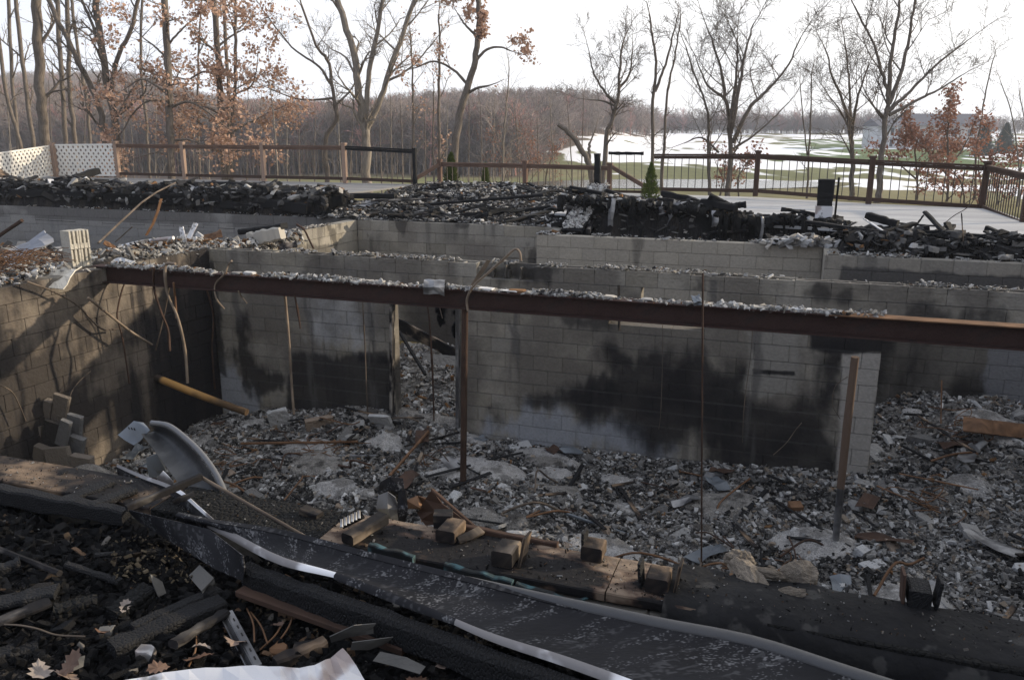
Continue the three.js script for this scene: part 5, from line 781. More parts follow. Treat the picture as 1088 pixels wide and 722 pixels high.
  { const rows = []; for (let i = 0; i < 9; i++) { const q = i / 8; rows.push([]); for (let j = 0; j < 3; j++) rows[i].push(onR(lerp(1024, 1100, q), lerp(443, 452, q) + j * 7.5, 0.16 + 0.10 * Math.sin(q * 4.2 + 0.5) - j * 0.03)); } solo('curved_sheet', sheet(rows, 0.02), M.rust, 'orange brown curved sheet in the rubble at the right edge', 'sheet'); }
  solo('leaning_plank', board(atV(419, 342, 12.0), atV(487, 378, 11.6), 0.05, 0.22, undefined, 6, 0.15, rng(31)), M.freshWood, 'orange tan plank slanting across the doorway', 'plank');
  solo('leaning_plank', board(atV(424, 352, 11.2), atV(452, 398, 10.6), 0.05, 0.05, undefined, 6, 0.3, rng(33)), M.char, 'charred stick leaning in the doorway below the tan plank', 'stick');
  { const g = shard(rng(37), 0.62, 0.42, 0.06, 0.2); g.rotateX(-0.5); g.rotateY(-0.4); const p = atV(466, 390, 11.4); g.translate(p.x, p.y, p.z); solo('broken_slab', g, mats[0], 'grey slab leaning in the room behind the doorway', 'slab');
    const h = shard(rng(39), 0.30, 0.24, 0.05, 0.25); h.rotateX(-0.6); h.rotateY(0.3); const q = atV(447, 437, 10.6); h.translate(q.x, q.y, q.z); solo('broken_slab', h, mats[0], 'broken grey slab lying low in the doorway', 'slab'); }
  { const l2 = [], R2 = rng(43); for (let i = 0; i < 260; i++) { const x = 424 + R2() * 62, y = 402 + R2() * 45, p = atV(x, y, 10.9 + R2() * 1.6); l2.push([p.setY(Math.min(p.y, -1.9)), 0.06 + R2() * 0.12, ASH[pick(R2, [3, 2, 4, 3, 4, 2, 2, 2])]]); }
    solo('rubble_mound', bedGeo(-6.4, -4.2, 10.0, 12.6, 0.1, (u, v) => -2.5 + 0.62 * Math.sin(clamp((v - 9.9) / 2.6) * Math.PI * 0.62) * (0.8 + 0.4 * fbm(u * 2, v * 2, 47, 3)), 0.0), M.ashBed, 'mound of ash and rubble filling the room behind the doorway', 'mound');
    scatter('mound_rubble', ['broken bits on the mound behind the doorway', 'flat flakes on the mound behind the doorway', 'thin shards on the mound behind the doorway', 'dark bits on the mound behind the doorway'], Array.from({ length: 3500 }, () => { const u = -6.3 + R2() * 2, v = 10.0 + R2() * 2.5; return [H(u, -2.48 + 0.62 * Math.sin(clamp((v - 9.9) / 2.6) * Math.PI * 0.62) * (0.8 + 0.4 * fbm(u * 2, v * 2, 47, 3)), v), 0.02 + 0.10 * R2() * R2() * R2(), ASH[pick(R2, [4, 2, 4, 3, 4, 2, 2, 2])]]; }), 53, { long: 2 }); }
  // heap of broken block pieces by the left wall
  { const bm = [std({ color: rgb(0.125, 0.108, 0.093), bumpMap: rep(grainBump, 3), bumpScale: 0.01 }), std({ color: rgb(0.11, 0.11, 0.113), bumpMap: rep(grainBump, 3), bumpScale: 0.01 }), std({ color: rgb(0.035, 0.033, 0.032), bumpMap: rep(grainBump, 3), bumpScale: 0.01 })];
    [[38, 428, 46, 452, 0, 6.9, 1, 'narrow upright slab at the top left of'], [46.5, 425, 55, 451, 0, 6.92, 1.5, 'upright slab at the top middle of'], [56, 420, 72, 449, 0, 6.95, 2, 'tallest upright slab at the top right of'], [34, 451, 45, 496, 0, 6.8, -1, 'long slab standing at the left side of'], [46, 449, 70, 476, 2, 6.85, 2, 'black filler for the shaded hollow in'], [71, 441, 87, 464, 1, 6.9, 1, 'grey slab on the right side of'], [74, 464, 88, 487, 1, 6.85, 2, 'small grey piece low on the right of'], [49, 475, 76, 501, 0, 6.65, -3, 'wide pale slab leaning at the front of'], [36, 474, 49, 498, 0, 6.7, 2, 'short slab at the front left of'], [62, 447, 73, 472, 1, 6.72, 3, 'thin slab before the black filler in'], [76, 484, 98, 506, 0, 6.7, 0, 'brown block lying lowest right of']].forEach(([x0, y0, x1, y1, k, v, lean, l], i) => { const xm = (x0 + x1) / 2, a = atV(xm - lean, y1, v), b = atV(xm + lean, y0, v), w = (x1 - x0) * a.distanceTo(camera.position) / 880; const g = board(a, b, w, 0.06 + 0.05 * hash2(i, 4), H(0.25, 0, -1), 2, 0.12, rng(1100 + i), 0.012); solo('broken_block', g, bm[k], l + ' the heap of broken blocks', 'block', null); });  // the black piece is painted dark in place of a shaded hollow
    solo('rubble_mound', bedGeo(-8.2, -6.8, 5.6, 7.5, 0.1, (u, v) => -2.55 + 0.55 * Math.exp(-((u + 7.5) ** 2) / 0.15 - ((v - 6.6) ** 2) / 0.25), 0.3), M.ashBed, 'dark mound under the heap of broken blocks', 'mound'); }
}
// ---------------------------------------------------------------- burnt debris along the rear of the house
function heap(name, label, u0, u1, v0, v1, f, mat = M.blackBed, step = 0.12) { return solo(name, bedGeo(u0, u1, v0, v1, step, f, 0.35), mat, label, 'heap'); }
const topR = (u) => lerp(0.62, 0.36, sstep(-3.2, 0.2, u)) + 0.10 * (fbm(u * 1.8, 2, 71, 4) - 0.5) * 2;
const hR = (u, v) => { const f = sstep(14.02, 14.16, v) * (1 - 0.9 * sstep(14.5, 15.4, v)); return -0.4 + 0.35 * f + (topR(u) + 0.12 * (fbm(u * 5, v * 5, 73, 3) - 0.5) - 0.05) * f; };
const hR2 = (u, v) => { const f = sstep(12.52, 12.75, v) * (1 - 0.9 * sstep(13.0, 13.7, v)); return -0.06 + (0.36 - 0.03 * u + 0.2 * (fbm(u * 3, v * 3, 75, 4) - 0.5)) * f; };
const hM = (u, v) => 0.02 + 0.24 * sstep(14.5, 17.6, v) + 0.22 * sstep(17.5, 19.2, v) * sstep(-5.2, -6.5, u) * 0.6 + 0.20 * (fbm(u * 1.6, v * 1.6, 77, 4) - 0.5) + 0.08 * (fbm(u * 6, v * 6, 79, 3) - 0.5);
const hL = (u, v) => { const f = sstep(14.55, 14.8, v) * (1 - sstep(15.5, 16.2, v)); return -0.02 + (0.50 + 0.24 * (fbm(u * 1.1, v * 2, 83, 4) - 0.5)) * f; };
heap('charred_heap', 'black charred heap over the hollow behind the pale far wall', -4.0, 0.65, 13.5, 15.6, hR);
heap('charred_heap', 'low black charred heap in front of the right deck floor', 0.55, 5.4, 12.55, 14.0, hR2);
heap('charred_heap', 'ash covered heap of collapsed roofing in the middle rear', -9.4, -4.1, 14.61, 20.2, hM, M.blackBed, 0.14);
heap('charred_heap', 'long black charred heap on top of the rear left wall', -22, -9.2, 14.6, 16.3, hL);
{ const R = rng(1201), l = [], black = [];
  const put = (n, u0, u1, v0, v1, f, w, s0, s1, up = 0.03) => { for (let i = 0; i < n; i++) { const u = lerp(u0, u1, R()), v = lerp(v0, v1, R()); l.push([H(u, f(u, v) + R() * up, v), s0 + (s1 - s0) * R() * R(), ASH[pick(R, w)]]); } };
  const dark = [0.7, 0.3, 1, 2, 0.5, 4, 16, 0.7], ashy = [2.2, 1.4, 3, 3, 1.2, 5, 20, 0.7];
  put(7000, -4, 0.6, 13.6, 15.2, hR, dark, 0.025, 0.14); put(3500, 0.6, 5.2, 12.6, 13.8, hR2, dark, 0.04, 0.18); put(20000, -9.3, -4.2, 14.5, 19.8, hM, ashy, 0.02, 0.11, 0.04); put(5500, -20, -9.2, 14.65, 16, hL, dark, 0.05, 0.24);
  put(1200, -4, -2.2, 14.15, 15, hR, [5, 3, 5, 3, 2, 3, 4, 1], 0.03, 0.14);
  // ash lying along the tops of the walls
  const rim = (n, u0, u1, v0, v1, k) => { for (let i = 0; i < n; i++) { const u = lerp(u0, u1, R()), v = lerp(v0, v1, R()), d = fbm(u * 2.2, v, k, 4); if (R() > sstep(0.40, 0.62, d)) continue; l.push([H(u, 0.005 + R() * 0.05 * d, v), 0.012 + 0.06 * R() * R() * R(), ASH[pick(R, [5, 3, 4, 3, 3, 2, 2, 0.8])]]); } };
  rim(1700, -8.3, -4.2, 14.4, 14.62, 81); rim(2200, -4.2, 0.45, 13.24, 13.55, 82); rim(1900, 0.4, 5.2, 12.29, 12.6, 84); rim(2600, -8.4, 4.2, 9.99, 10.2, 85); rim(260, -8.52, -8.28, 4.6, 10, 86); rim(900, -8.52, -8.28, 12.2, 14.4, 87); rim(1200, -19, -8.6, 14.6, 14.8, 88);
  for (let i = 0; i < 260; i++) { const u = 0.1 + 0.7 * (R() + R() - 1), v = 13.3 + (R() - .5) * 0.3; l.push([H(u, 0.02 + R() * 0.13 * (1 - Math.abs(u - 0.1) / 0.8), v), 0.03 + R() * 0.09, ASH[pick(R, [4, 2, 4, 4, 3, 2, 1, 0])]]); }
  scatter('charred_debris', ['charred bits and ash strewn along the rear walls', 'black flakes and ash strewn along the rear walls', 'thin pale shards strewn along the rear walls', 'cinders strewn along the rear walls'], l, 1207, { long: 2.4, tilt: 0.9 });
  // hanging burnt roofing along the hollow: each strip its own
  for (let i = 0; i < 52; i++) { const u = -4.05 + 4.7 * (i + (R() - .5) * 2.2 + .5) / 52, y = topR(u) - 0.02, len = 0.08 + 0.42 * R() * R() * (0.5 + noise(u * 1.3, 2, 89)), w = 0.03 + R() * 0.11, rows = []; let k = R() * 0.05; for (let r = 0; r < 5; r++) { rows.push([]); const q = r / 4; for (let c = 0; c < 3; c++) rows[r].push(H(u + (c - 1) * w / 2 * (1 - q * 0.5 * R()) + (R() - .5) * 0.03, y - 0.02 - len * q + (c === 1 ? 0.02 : 0) + (R() - .5) * 0.03, 14.06 - 0.10 * Math.sin(q * 2.2) - k + (c === 1 ? -0.02 : 0))); }
    solo('hanging_strip', sheet(rows, 0.012, false), i % 9 === 2 ? M.greyMetal : M.charDull, (i % 9 === 2 ? 'greyish' : 'black') + ' burnt strip of roofing hanging over the dark hollow', 'strip', (i % 9 === 2 ? 'greyish' : 'black') + ' strips hanging over the dark hollow'); }
  // charred boards and laths heaped along the rear
  const fields = [['heaped along the rear left wall', -21, -9.4, 14.7, 16.0, hL, 55], ['scattered over the middle rear heap', -9.3, -4.3, 14.6, 19.4, hM, 46], ['piled over the dark hollow', -4, 0.5, 14.05, 15.0, hR, 48], ['piled before the right deck floor', 0.6, 5, 12.65, 13.7, hR2, 45]];
  for (const [w, u0, u1, v0, v1, f, n] of fields) for (let i = 0; i < n; i++) { const u = lerp(u0, u1, R()), v = lerp(v0, v1, R()), L = 0.2 + R() * R() * 1.2, a = (R() - .5) * 3.6 * (R() < 0.5 ? 0.5 : 1.0), p = H(u, f(u, v) + 0.04 + R() * 0.07, v), d = new V3(Math.cos(a), (R() - .5) * 0.6, Math.sin(a)), g = R() < 0.16; solo(g ? 'ashy_board' : 'charred_board', board(p.clone().addScaledVector(d, -L / 2), p.clone().addScaledVector(d, L / 2), 0.05 + R() * 0.12, 0.03 + R() * 0.05, undefined, 6, 0.3, R, 0.006), g ? M.paleWood : M.char, (g ? 'ash grey' : 'black charred') + ' board ' + w, 'board', (g ? 'ash grey' : 'black charred') + ' boards ' + w); }
  for (const [w, u0, u1, v0, v1, f, n] of fields) for (let i = 0; i < n * 0.45; i++) { const u = lerp(u0, u1, R()), v = lerp(v0, v1, R()), s = 0.15 + R() * 0.35, rows = [], a = R() * 6.283; for (let q = 0; q < 4; q++) { rows.push([]); for (let k = 0; k < 4; k++) { const x = (k / 3 - .5) * s * 1.6, z = (q / 3 - .5) * s, uu = u + x * Math.cos(a) - z * Math.sin(a), vv = clamp(v + x * Math.sin(a) + z * Math.cos(a), v0 - 0.05, v1 + 0.3); rows[q].push(H(uu, f(uu, vv) + 0.02 + R() * 0.13 * s * 2, vv)); } } const g = R() < 0.2; solo('roofing_scrap', sheet(rows, 0.008, false), g ? M.greyMetal : M.charDull, (g ? 'greyish' : 'black') + ' crumpled scrap of roofing ' + w, 'roofing', (g ? 'greyish' : 'black') + ' scraps of roofing ' + w); }
  // charred logs and boards, measured
  const log = (label, a, b, v0, v1, w, t, mat = M.char, seed = 1, cat = 'beam', name = 'charred_beam') => solo(name, board(atV(...a, v0), atV(...b, v1), w, t, undefined, 10, 0.28, rng(seed), 0.02), mat, label, cat);
  log('thick charred log with a broken end leaning before the lattice', [46, 200], [104, 181], 15.0, 16.5, 0.17, 0.17, M.char, 11);
  log('long black beam lying along the rear left wall, in front of the railing', [176, 196], [264, 197], 15.2, 15.2, 0.2, 0.17, M.char, 12);
  log('black beam along the rear left wall, at the left edge', [-20, 203], [92, 207], 14.75, 14.75, 0.22, 0.22, M.char, 13);
  log('black beam lying below the long black beam', [112, 210], [236, 213], 14.72, 14.7, 0.2, 0.26, M.charDull, 14);
  log('scorched rounded board end at the left edge below the lattice', [-10, 178], [10, 190], 17, 17, 0.3, 0.12, M.burntWood, 15, 'board', 'charred_board');
  log('black folded channel lying before the left railing', [124, 192], [163, 206], 15.1, 14.9, 0.16, 0.06, M.blackMetal, 16, 'channel', 'metal_channel');
  log('short black chunk of beam above the gap in the rear wall', [236, 216], [272, 221], 14.7, 14.7, 0.25, 0.2, M.char, 17);
  log('charred sleeve like beam at the end of the rear left wall', [274, 214], [328, 222], 14.75, 14.6, 0.25, 0.24, M.char, 18);
  log('black hump of charred timber left of the ash covered heap', [332, 216], [366, 212], 14.8, 15.2, 0.3, 0.26, M.charDull, 19);
  log('long thin black board lying on the ash covered heap', [452, 217], [578, 207], 15.6, 15.6, 0.1, 0.07, M.char, 20, 'board', 'charred_board');
  log('curved charred edge of roofing round the hollow in the heap', [452, 217], [482, 233], 15.6, 14.8, 0.1, 0.08, M.char, 21, 'board', 'charred_board');
  log('pale bent board at the rim of the far left wall', [448, 226], [486, 235], 14.75, 14.65, 0.06, 0.04, M.paleWood, 22, 'board', 'charred_board');
  log('grey ash covered board lying flat in the middle heap', [395, 213], [460, 211], 15.6, 15.9, 0.22, 0.04, M.paleWood, 23, 'board', 'charred_board');
  log('black beam with ash, left in the middle heap', [338, 208], [420, 208], 15.9, 16.1, 0.2, 0.12, M.char, 24);
  log('dark slanted board standing up behind the black tangle', [703, 207], [742, 216], 15.2, 14.9, 0.07, 0.2, M.char, 25, 'board', 'charred_board');
  log('black jagged timber in the tangle, left', [746, 214], [782, 221], 14.3, 14.0, 0.14, 0.14, M.char, 26);
  log('black jagged timber in the tangle, right', [754, 208], [774, 218], 14.2, 14.2, 0.12, 0.12, M.char, 27);
  log('forked black stub at the right of the tangle', [776, 219], [793, 217], 14.1, 14.1, 0.12, 0.12, M.char, 28);
  log('flat black scraps lying on the deck floor edge', [830, 223], [856, 224], 15.0, 15.0, 0.3, 0.03, M.char, 29, 'board', 'charred_board');
  log('leaning charred stud with a bluish edge at the right', [983, 225], [1018, 262], 13.2, 12.6, 0.10, 0.06, M.char, 30, 'stud', 'charred_stud');
  log('short black board behind the leaning stud', [1006, 236], [1013, 250], 13.2, 13.1, 0.14, 0.05, M.char, 31, 'board', 'charred_board');
  log('charred roll of timber right of the burnt pillar', [921, 229], [954, 238], 13.3, 13.1, 0.12, 0.12, M.char, 32);
  log('pale edged strip lying in the right heap', [918, 232], [940, 246], 13.0, 12.8, 0.05, 0.02, M.whiteMetal, 33, 'strip', 'metal_strip');
  log('thin grey board lying across the right heap', [952, 249], [1004, 250], 13.0, 13.0, 0.12, 0.02, M.paleWood, 34, 'board', 'charred_board');
  log('dark thin rail bridging toward the leaning stud', [955, 237], [994, 240], 13.6, 13.3, 0.03, 0.03, M.char, 35, 'stick', 'charred_stick');
  log('thin prop under the leaning stud', [982, 228], [972, 242], 13.3, 13.3, 0.03, 0.03, M.char, 36, 'stick', 'charred_stick');
  log('thin upright splinter at the right before the deck', [1022, 226], [1025, 274], 12.7, 12.6, 0.02, 0.02, M.burntWood, 37, 'stick', 'charred_stick');
  log('pale flat panel scrap at the right edge heap', [1032, 258], [1062, 254], 12.9, 12.9, 0.3, 0.02, M.whiteMetal, 38, 'panel', 'panel_scrap');
  solo('bent_twig', tube(curve([[1003, 238], [1014, 229], [1026, 222], [1034, 214], [1037, 204]].map(([x, y]) => atV(x, y, 13.3)), 14), 0.006, 4), M.barkDark, 'thin bare twig standing up right of the leaning stud', 'twig');
  { // the ash covered board that slopes down between the two far walls
    const t = thing('ash_covered_board', 'broad slanting board caked in white ash between the two far walls', 'board', atV(612, 250, 13.6)); const a = atV(607, 246, 13.7), b = atV(637, 199, 14.7); part(t, 'plank', board(a, b, 0.40, 0.07, undefined, 8, 0.2, rng(51)), M.char); part(t, 'side_plank', board(atV(625, 246, 13.7), atV(644, 207, 15.2), 0.07, 0.09, undefined, 8, 0.2, rng(52)), M.paleWood);
    const li = []; for (let i = 0; i < 1500; i++) { const q = R(), p = a.clone().lerp(b, q).add(H((R() - .5) * 0.38, 0.055 + R() * 0.03, 0)); li.push([p, 0.012 + R() * R() * 0.05, R() < 0.5 ? [0.6, 0.59, 0.57] : ASH[pick(R, [6, 5, 3, 2, 3, 1, 0.6, 0])]]); } scatter('ash_flakes', null, li, 53, { parent: t }); }
  { // burnt pillar on the deck edge
    const b = atV(875, 231, 14.4).setY(0.1), t = thing('burnt_pillar', 'short square pillar on the deck, charred above and greyish white below', 'pillar', b); const s = 0.27, top = atV(877, 190, 14.4).y, mid = lerp(b.y, top, 0.5);
    part(t, 'lower_sleeve', board(b, b.clone().setY(mid), s, s, H(0, 0, 1), 3, 0.03, R), M.whiteMetal); part(t, 'charred_top', board(b.clone().setY(mid + 0.001), b.clone().setY(top), s * 0.93, s * 0.93, H(0, 0, 1), 8, 0.1, R), M.char);
    part(t, 'corner_strip', board(b.clone().add(new V3(s * 0.55, 0, 0.1)), b.clone().add(new V3(s * 0.58, top - b.y + 0.03, 0.1)), 0.03, 0.03, undefined, 6, 0.2, R), M.charDull); }
  // rear left corner: blocks, pipes, sheets
  { const t0 = atV(68, 284, 8.2), what = ['lower left', 'lower right', 'upper left', 'upper right'], bm = std({ roughness: 0.95, map: colourTex(128, 128, (s, t) => mix3([0.31, 0.29, 0.25], [0.45, 0.425, 0.37], fbm(s * 8, t * 8, 91, 5, 8)).map((c) => c * (0.85 + 0.3 * noise(s * 100, t * 100, 92, 100)))), bumpMap: rep(grainBump, 3), bumpScale: 0.006 });
    const ang = -0.55, dx = new V3(Math.cos(ang), 0, -Math.sin(ang)), dz = new V3(Math.sin(ang), 0, Math.cos(ang)), w = 0.2, d = 0.27;
    for (let i = 0; i < 4; i++) { const y = (i >> 1) * 0.245, off = (i & 1) * (d / 2 + 0.004), g = [], at = (a, y2, c) => t0.clone().addScaledVector(dx, c).addScaledVector(dz, -a).add(new V3(0, y2, 0)); // c: depth to the lit side; a: along
      const m = new MB(), uv = (s, y2, q) => [s + q, y2], bx = (s0, s1, y0, y1, q0, q1) => blockInto(m, (s, yy, q) => at(s, yy, q), s0, s1, y0, y1, q0, q1, 0.003, uv), H0 = y + 0.002, H1 = y + 0.243, s0 = off, s1 = off + d / 2 - 0.002;
      bx(s0, s1, H0, H1, 0.02, w - 0.045); // body, with grooved ends on both shown faces
      for (const [a, b] of [[0, 0.028], [0.052, 0.084], [0.107, d / 2 - 0.002]]) bx(s0 + a, Math.min(s1, s0 + b), H0 + 0.001, H1 - 0.001, w - 0.0449, w);
      bx(s0 + 0.003, s1 - 0.003, H0, H0 + 0.07, w - 0.0449, w - 0.006); for (const [a, b] of [[0, 0.02], [s1 - s0 - 0.02, s1 - s0]]) bx(s0 + a, s0 + b, H0 + 0.001, H1 - 0.001, 0, 0.0199); bx(s0 + 0.0201, s1 - 0.0201, H0 + 0.001, H0 + 0.16, 0.004, 0.0199);
      solo('concrete_block', m.geo(), bm, what[i] + ' pale block of the little stack on the left wall', 'block', null); } }
  solo('metal_tube', tube([[127, 262], [150, 257], [184, 252.5]].map(([x, y]) => atV(x, y, 9.6)), 0.028, 8), M.whiteMetal, 'pale metal tube lying on the rubble right of the block stack', 'tube');
  solo('metal_tube', tube([[136, 266], [178, 269]].map(([x, y]) => atV(x, y, 9.2)), 0.022, 8), M.greyMetal, 'grey metal tube lying below the pale tube', 'tube');
  solo('thin_stick', tube([[104, 258], [124, 239], [150, 215], [166, 204], [186, 194]].map(([x, y], i) => atV(x, y, 10 + i * 1.1)), 0.018, 6), M.wire, 'long thin bent stick slanting up from behind the block stack', 'stick');
  solo('thin_stick', tube([[122, 257], [140, 241]].map(([x, y]) => atV(x, y, 10.2)), 0.010, 5), M.wire, 'short thin stick right of the long bent stick', 'stick');
  solo('metal_strap', sheet([[171, 211], [167, 225], [162, 238], [155, 250]].map(([x, y]) => [atV(x - 1.5, y, 12.5), atV(x + 1.5, y, 12.6)]), 0.004), M.rust, 'rusty strap slanting down in front of the rear left wall', 'strap');
  solo('thin_stick', tube([[-4, 252], [23, 234]].map(([x, y]) => atV(x, y, 11)), 0.035, 6), M.rustDark, 'dark pipe poking up at the left edge before the rear wall', 'pipe');
  const flat = (label, c, v, w, d, rx, ry, rz, mat, seed, name = 'debris_sheet', th = 0.012) => { const R2 = rng(seed), rows = []; for (let i = 0; i < 5; i++) { rows.push([]); for (let j = 0; j < 6; j++) rows[i].push(new V3((j / 5 - .5) * w + (R2() - .5) * w * 0.06, (R2() - .5) * 0.03 * w + 0.05 * w * Math.sin(j * 1.3 + i), (i / 4 - .5) * d + (R2() - .5) * d * 0.1)); } const g = sheet(rows, th, false); g.rotateX(rx); g.rotateZ(rz); g.rotateY(ry); const p = atV(...c, v); g.translate(p.x, p.y, p.z); return solo(name, g, mat, label, 'panel'); };
  const pale = std({ color: rgb(0.52, 0.485, 0.42), roughness: 0.9, bumpMap: rep(grainBump, 2), bumpScale: 0.01 });
  flat('white crumpled board folded over the top of the left wall', [60, 296], 7.35, 0.52, 0.40, 0.55, -0.4, 0.1, pale, 61);
  flat('small grey tile lying at the end of the beam', [128, 280], 8.3, 0.28, 0.24, 0.35, -0.3, -0.1, std({ color: rgb(0.33, 0.34, 0.36) }), 62);
  flat('pale scrap lying between the block stack and the grey tile', [99, 274], 8.8, 0.3, 0.2, 0.4, 0.3, 0.15, pale, 63);
  flat('leaning grey slab at the left before the rear wall', [29, 264], 9.2, 0.7, 0.3, 0.5, 0.7, 0.5, std({ color: rgb(0.22, 0.23, 0.26) }), 64, 'debris_sheet', 0.03);
  flat('upright white flake standing on the wall end, left of two', [194, 249], 10.3, 0.07, 0.26, 1.2, 0, 0.3, M.whiteMetal, 65); flat('upright white flake standing on the wall end, right of two', [204, 245], 10.3, 0.07, 0.26, 1.2, 0, -0.4, M.whiteMetal, 66);
  flat('brown curled board behind the white flakes', [222, 252], 10.8, 0.4, 0.2, 0.5, 0.3, 0.3, M.rust, 67); flat('rust brown bent plate right of the block stack', [121, 263], 9.0, 0.3, 0.07, 0.6, 0.4, -0.6, M.rust, 68);
  flat('tan wooden wedge at the near corner of the left rear side wall', [306, 261], 10.4, 0.26, 0.16, 0.5, 0.2, 0.2, M.freshWood, 69);
  log('pale block stub on the left rear side wall under a charred cap', [266, 254], [299, 247], 11.2, 11.2, 0.2, 0.24, std({ color: rgb(0.34, 0.32, 0.285) }), 70, 'block', 'concrete_block');
  log('charred cap lying on the pale block stub', [256, 246], [302, 240], 11.3, 11.3, 0.24, 0.10, M.char, 71, 'beam');
  solo('bent_rod', tube(curve([[315, 238], [323, 244], [328, 254], [333, 264]].map(([x, y]) => atV(x, y, 10.6)), 12), 0.016, 6), M.rustDark, 'rusty curved rod beside the tan wedge', 'rod');
  { const l3 = []; for (let i = 0; i < 3600; i++) { const u = -9.9 + 1.6 * R(), v = 5.8 + 5 * R(); if (Math.abs(v - 8.0) < 0.45 && u > -9.3) continue; const y = -0.05 + 0.07 * R() + 0.14 * Math.max(0, Math.sin(u * 3 + v)) - (u < -9 ? 0.1 : 0); l3.push([H(u, y, v), 0.015 + R() * R() * R() * 0.13, ASH[pick(R, [4, 3, 4, 3, 5, 3, 4, 4])]]); } for (let i = 0; i < 5000; i++) { const u = -20 + 11 * R(), v = 8 + 6 * R(); l3.push([H(u, -0.55 + 0.35 * fbm(u * 0.6, v * 0.6, 9, 4) - 0.5 * sstep(11, 14.4, v) + 0.35 * sstep(-10.5, -8.8, u) - 0.05, v), 0.03 + R() * R() * R() * 0.2, ASH[pick(R, [2, 1, 4, 4, 3, 4, 5, 2])]]); } for (let i = 0; i < 600; i++) { const x = 200 + R() * 60, p = atV(x, 0, 10.6); const u = -8.5 + R() * 0.35, v = 10.2 + R() * 2.2; l3.push([H(u, -0.2 + R() * 0.22, v), 0.015 + R() * R() * 0.11, ASH[pick(R, [4, 3, 4, 3, 4, 2, 2, 4])]]); }
    scatter('corner_debris', ['broken bits strewn over the ground left of the basement', 'flat flakes strewn over the ground left of the basement', 'thin shards strewn over the ground left of the basement', 'cinders strewn over the ground left of the basement'], l3, 73, { long: 1.8 });
    const fm = new MB(); for (let i = 0; i < 500; i++) { const p = H(-8.9 - R() * 1.0, 0.02 + R() * 0.16, 6.4 + R() * 1.6), a = R() * 6.283, L = 0.1 + R() * 0.25, q = p.clone().add(new V3(Math.cos(a) * L, (R() - .3) * 0.1, Math.sin(a) * L)); tubeInto(fm, [p, p.clone().lerp(q, .5).add(new V3(0, 0.03, 0)), q], 0.005, 3, false); }
    solo('fibrous_heap', fm.geo(), M.rust, 'rust brown fibrous tangle at the left edge on the wall', 'heap', null, 'stuff'); }
}
// ---------------------------------------------------------------- sill of the near wall and everything at the viewer's feet
const bedH = (u, v) => { let y = -0.075 + 0.10 * (fbm(u * 2.3 + 7, v * 2.3, 31, 4) - 0.5) + 0.05 * (fbm(u * 9, v * 9, 33, 3) - 0.5); y += 0.05 * sstep(-1.6, -2.6, u); return y - 0.03 * sstep(2.3, 2.55, v); };
setting('burnt_ground', bedGeo(-6.5, 3.2, -1.5, 2.595, 0.04, bedH, 0.3), M.blackBed);
const onB = (x, y, up = 0.02) => { let p = atY(x, y, -0.05); for (let k = 0; k < 3; k++) p = atY(x, y, bedH(toU(p), toV(p)) + up); return p; };
{ const t = thing('sill_plate', 'scorched wooden sill plate lying along the near foundation wall', 'sill', H(-1.5, 0, 2.75), -TURN);
  const jit = (a, b, w, mat, s, lab) => part(t, 'plank', board(H(a, 0.025, 2.745), H(b, 0.025, 2.745), w, 0.038, undefined, 14, 0.05, rng(s), 0.005), mat, lab);
  const sillWood = M.sill = std({ roughness: 0.88, bumpMap: rep(grainBump, 3), bumpScale: 0.004, map: colourTex(512, 256, (s, t2) => { const g = fbm(s * 3, t2 * 30, 241, 4, 3), c = mix3([0.10, 0.076, 0.057], [0.25, 0.19, 0.143], clamp(g * 0.9 + 0.25 * noise(s * 5, t2 * 90, 244, 5))); const b = fbm(s * 4, t2 * 3, 247, 5, 4) * 0.8 + fbm(s * 24, t2 * 24, 250, 3, 24) * 0.2; return mix3(mix3(c, [0.075, 0.05, 0.038], sstep(0.33, 0.44, b)), [0.013, 0.0125, 0.013], sstep(0.43, 0.52, b + 0.03)); }) }); sillWood.map.repeat.set(0.8, 1.7);
  jit(-4.7, -2.62, 0.25, M.burntWood, 1); jit(-2.61, -1.76, 0.27, M.charDull, 2, 'blackened length of sill'); jit(-1.755, -0.56, 0.28, sillWood, 3); jit(-0.555, 0.0, 0.28, sillWood, 4); jit(0.005, 1.75, 0.30, M.charDull, 5, 'blackened right length of sill');
  const rows = []; for (let i = 0; i < 40; i++) { const u = lerp(-0.35, 1.75, i / 39), n = (k) => 0.035 * (fbm(u * 7, k, 251, 3) - 0.5); rows.push([H(u, 0.05 + n(1), 2.90), H(u, 0.062 + n(2), 2.76 + n(6)), H(u, 0.055 + n(3), 2.63), H(u, 0.005 + n(4), 2.575 + n(7)), H(u, -0.06 + n(5) * 2, 2.57)]); }
  solo('roof_membrane', sheet(rows, 0.006), std({ roughness: 0.7, map: colourTex(256, 256, (s, t) => { const n = fbm(s * 6, t * 6, 253, 5, 6); return mix3(mix3([0.008, 0.008, 0.009], [0.020, 0.020, 0.021], n), [0.06, 0.058, 0.056], sstep(0.66, 0.74, fbm(s * 14, t * 14, 256, 5, 14)) * 0.5); }), bumpMap: rep(grainBump, 2), bumpScale: 0.006, specularIntensity: 0.12 }), 'black melted membrane draped over the right end of the sill', 'membrane'); }
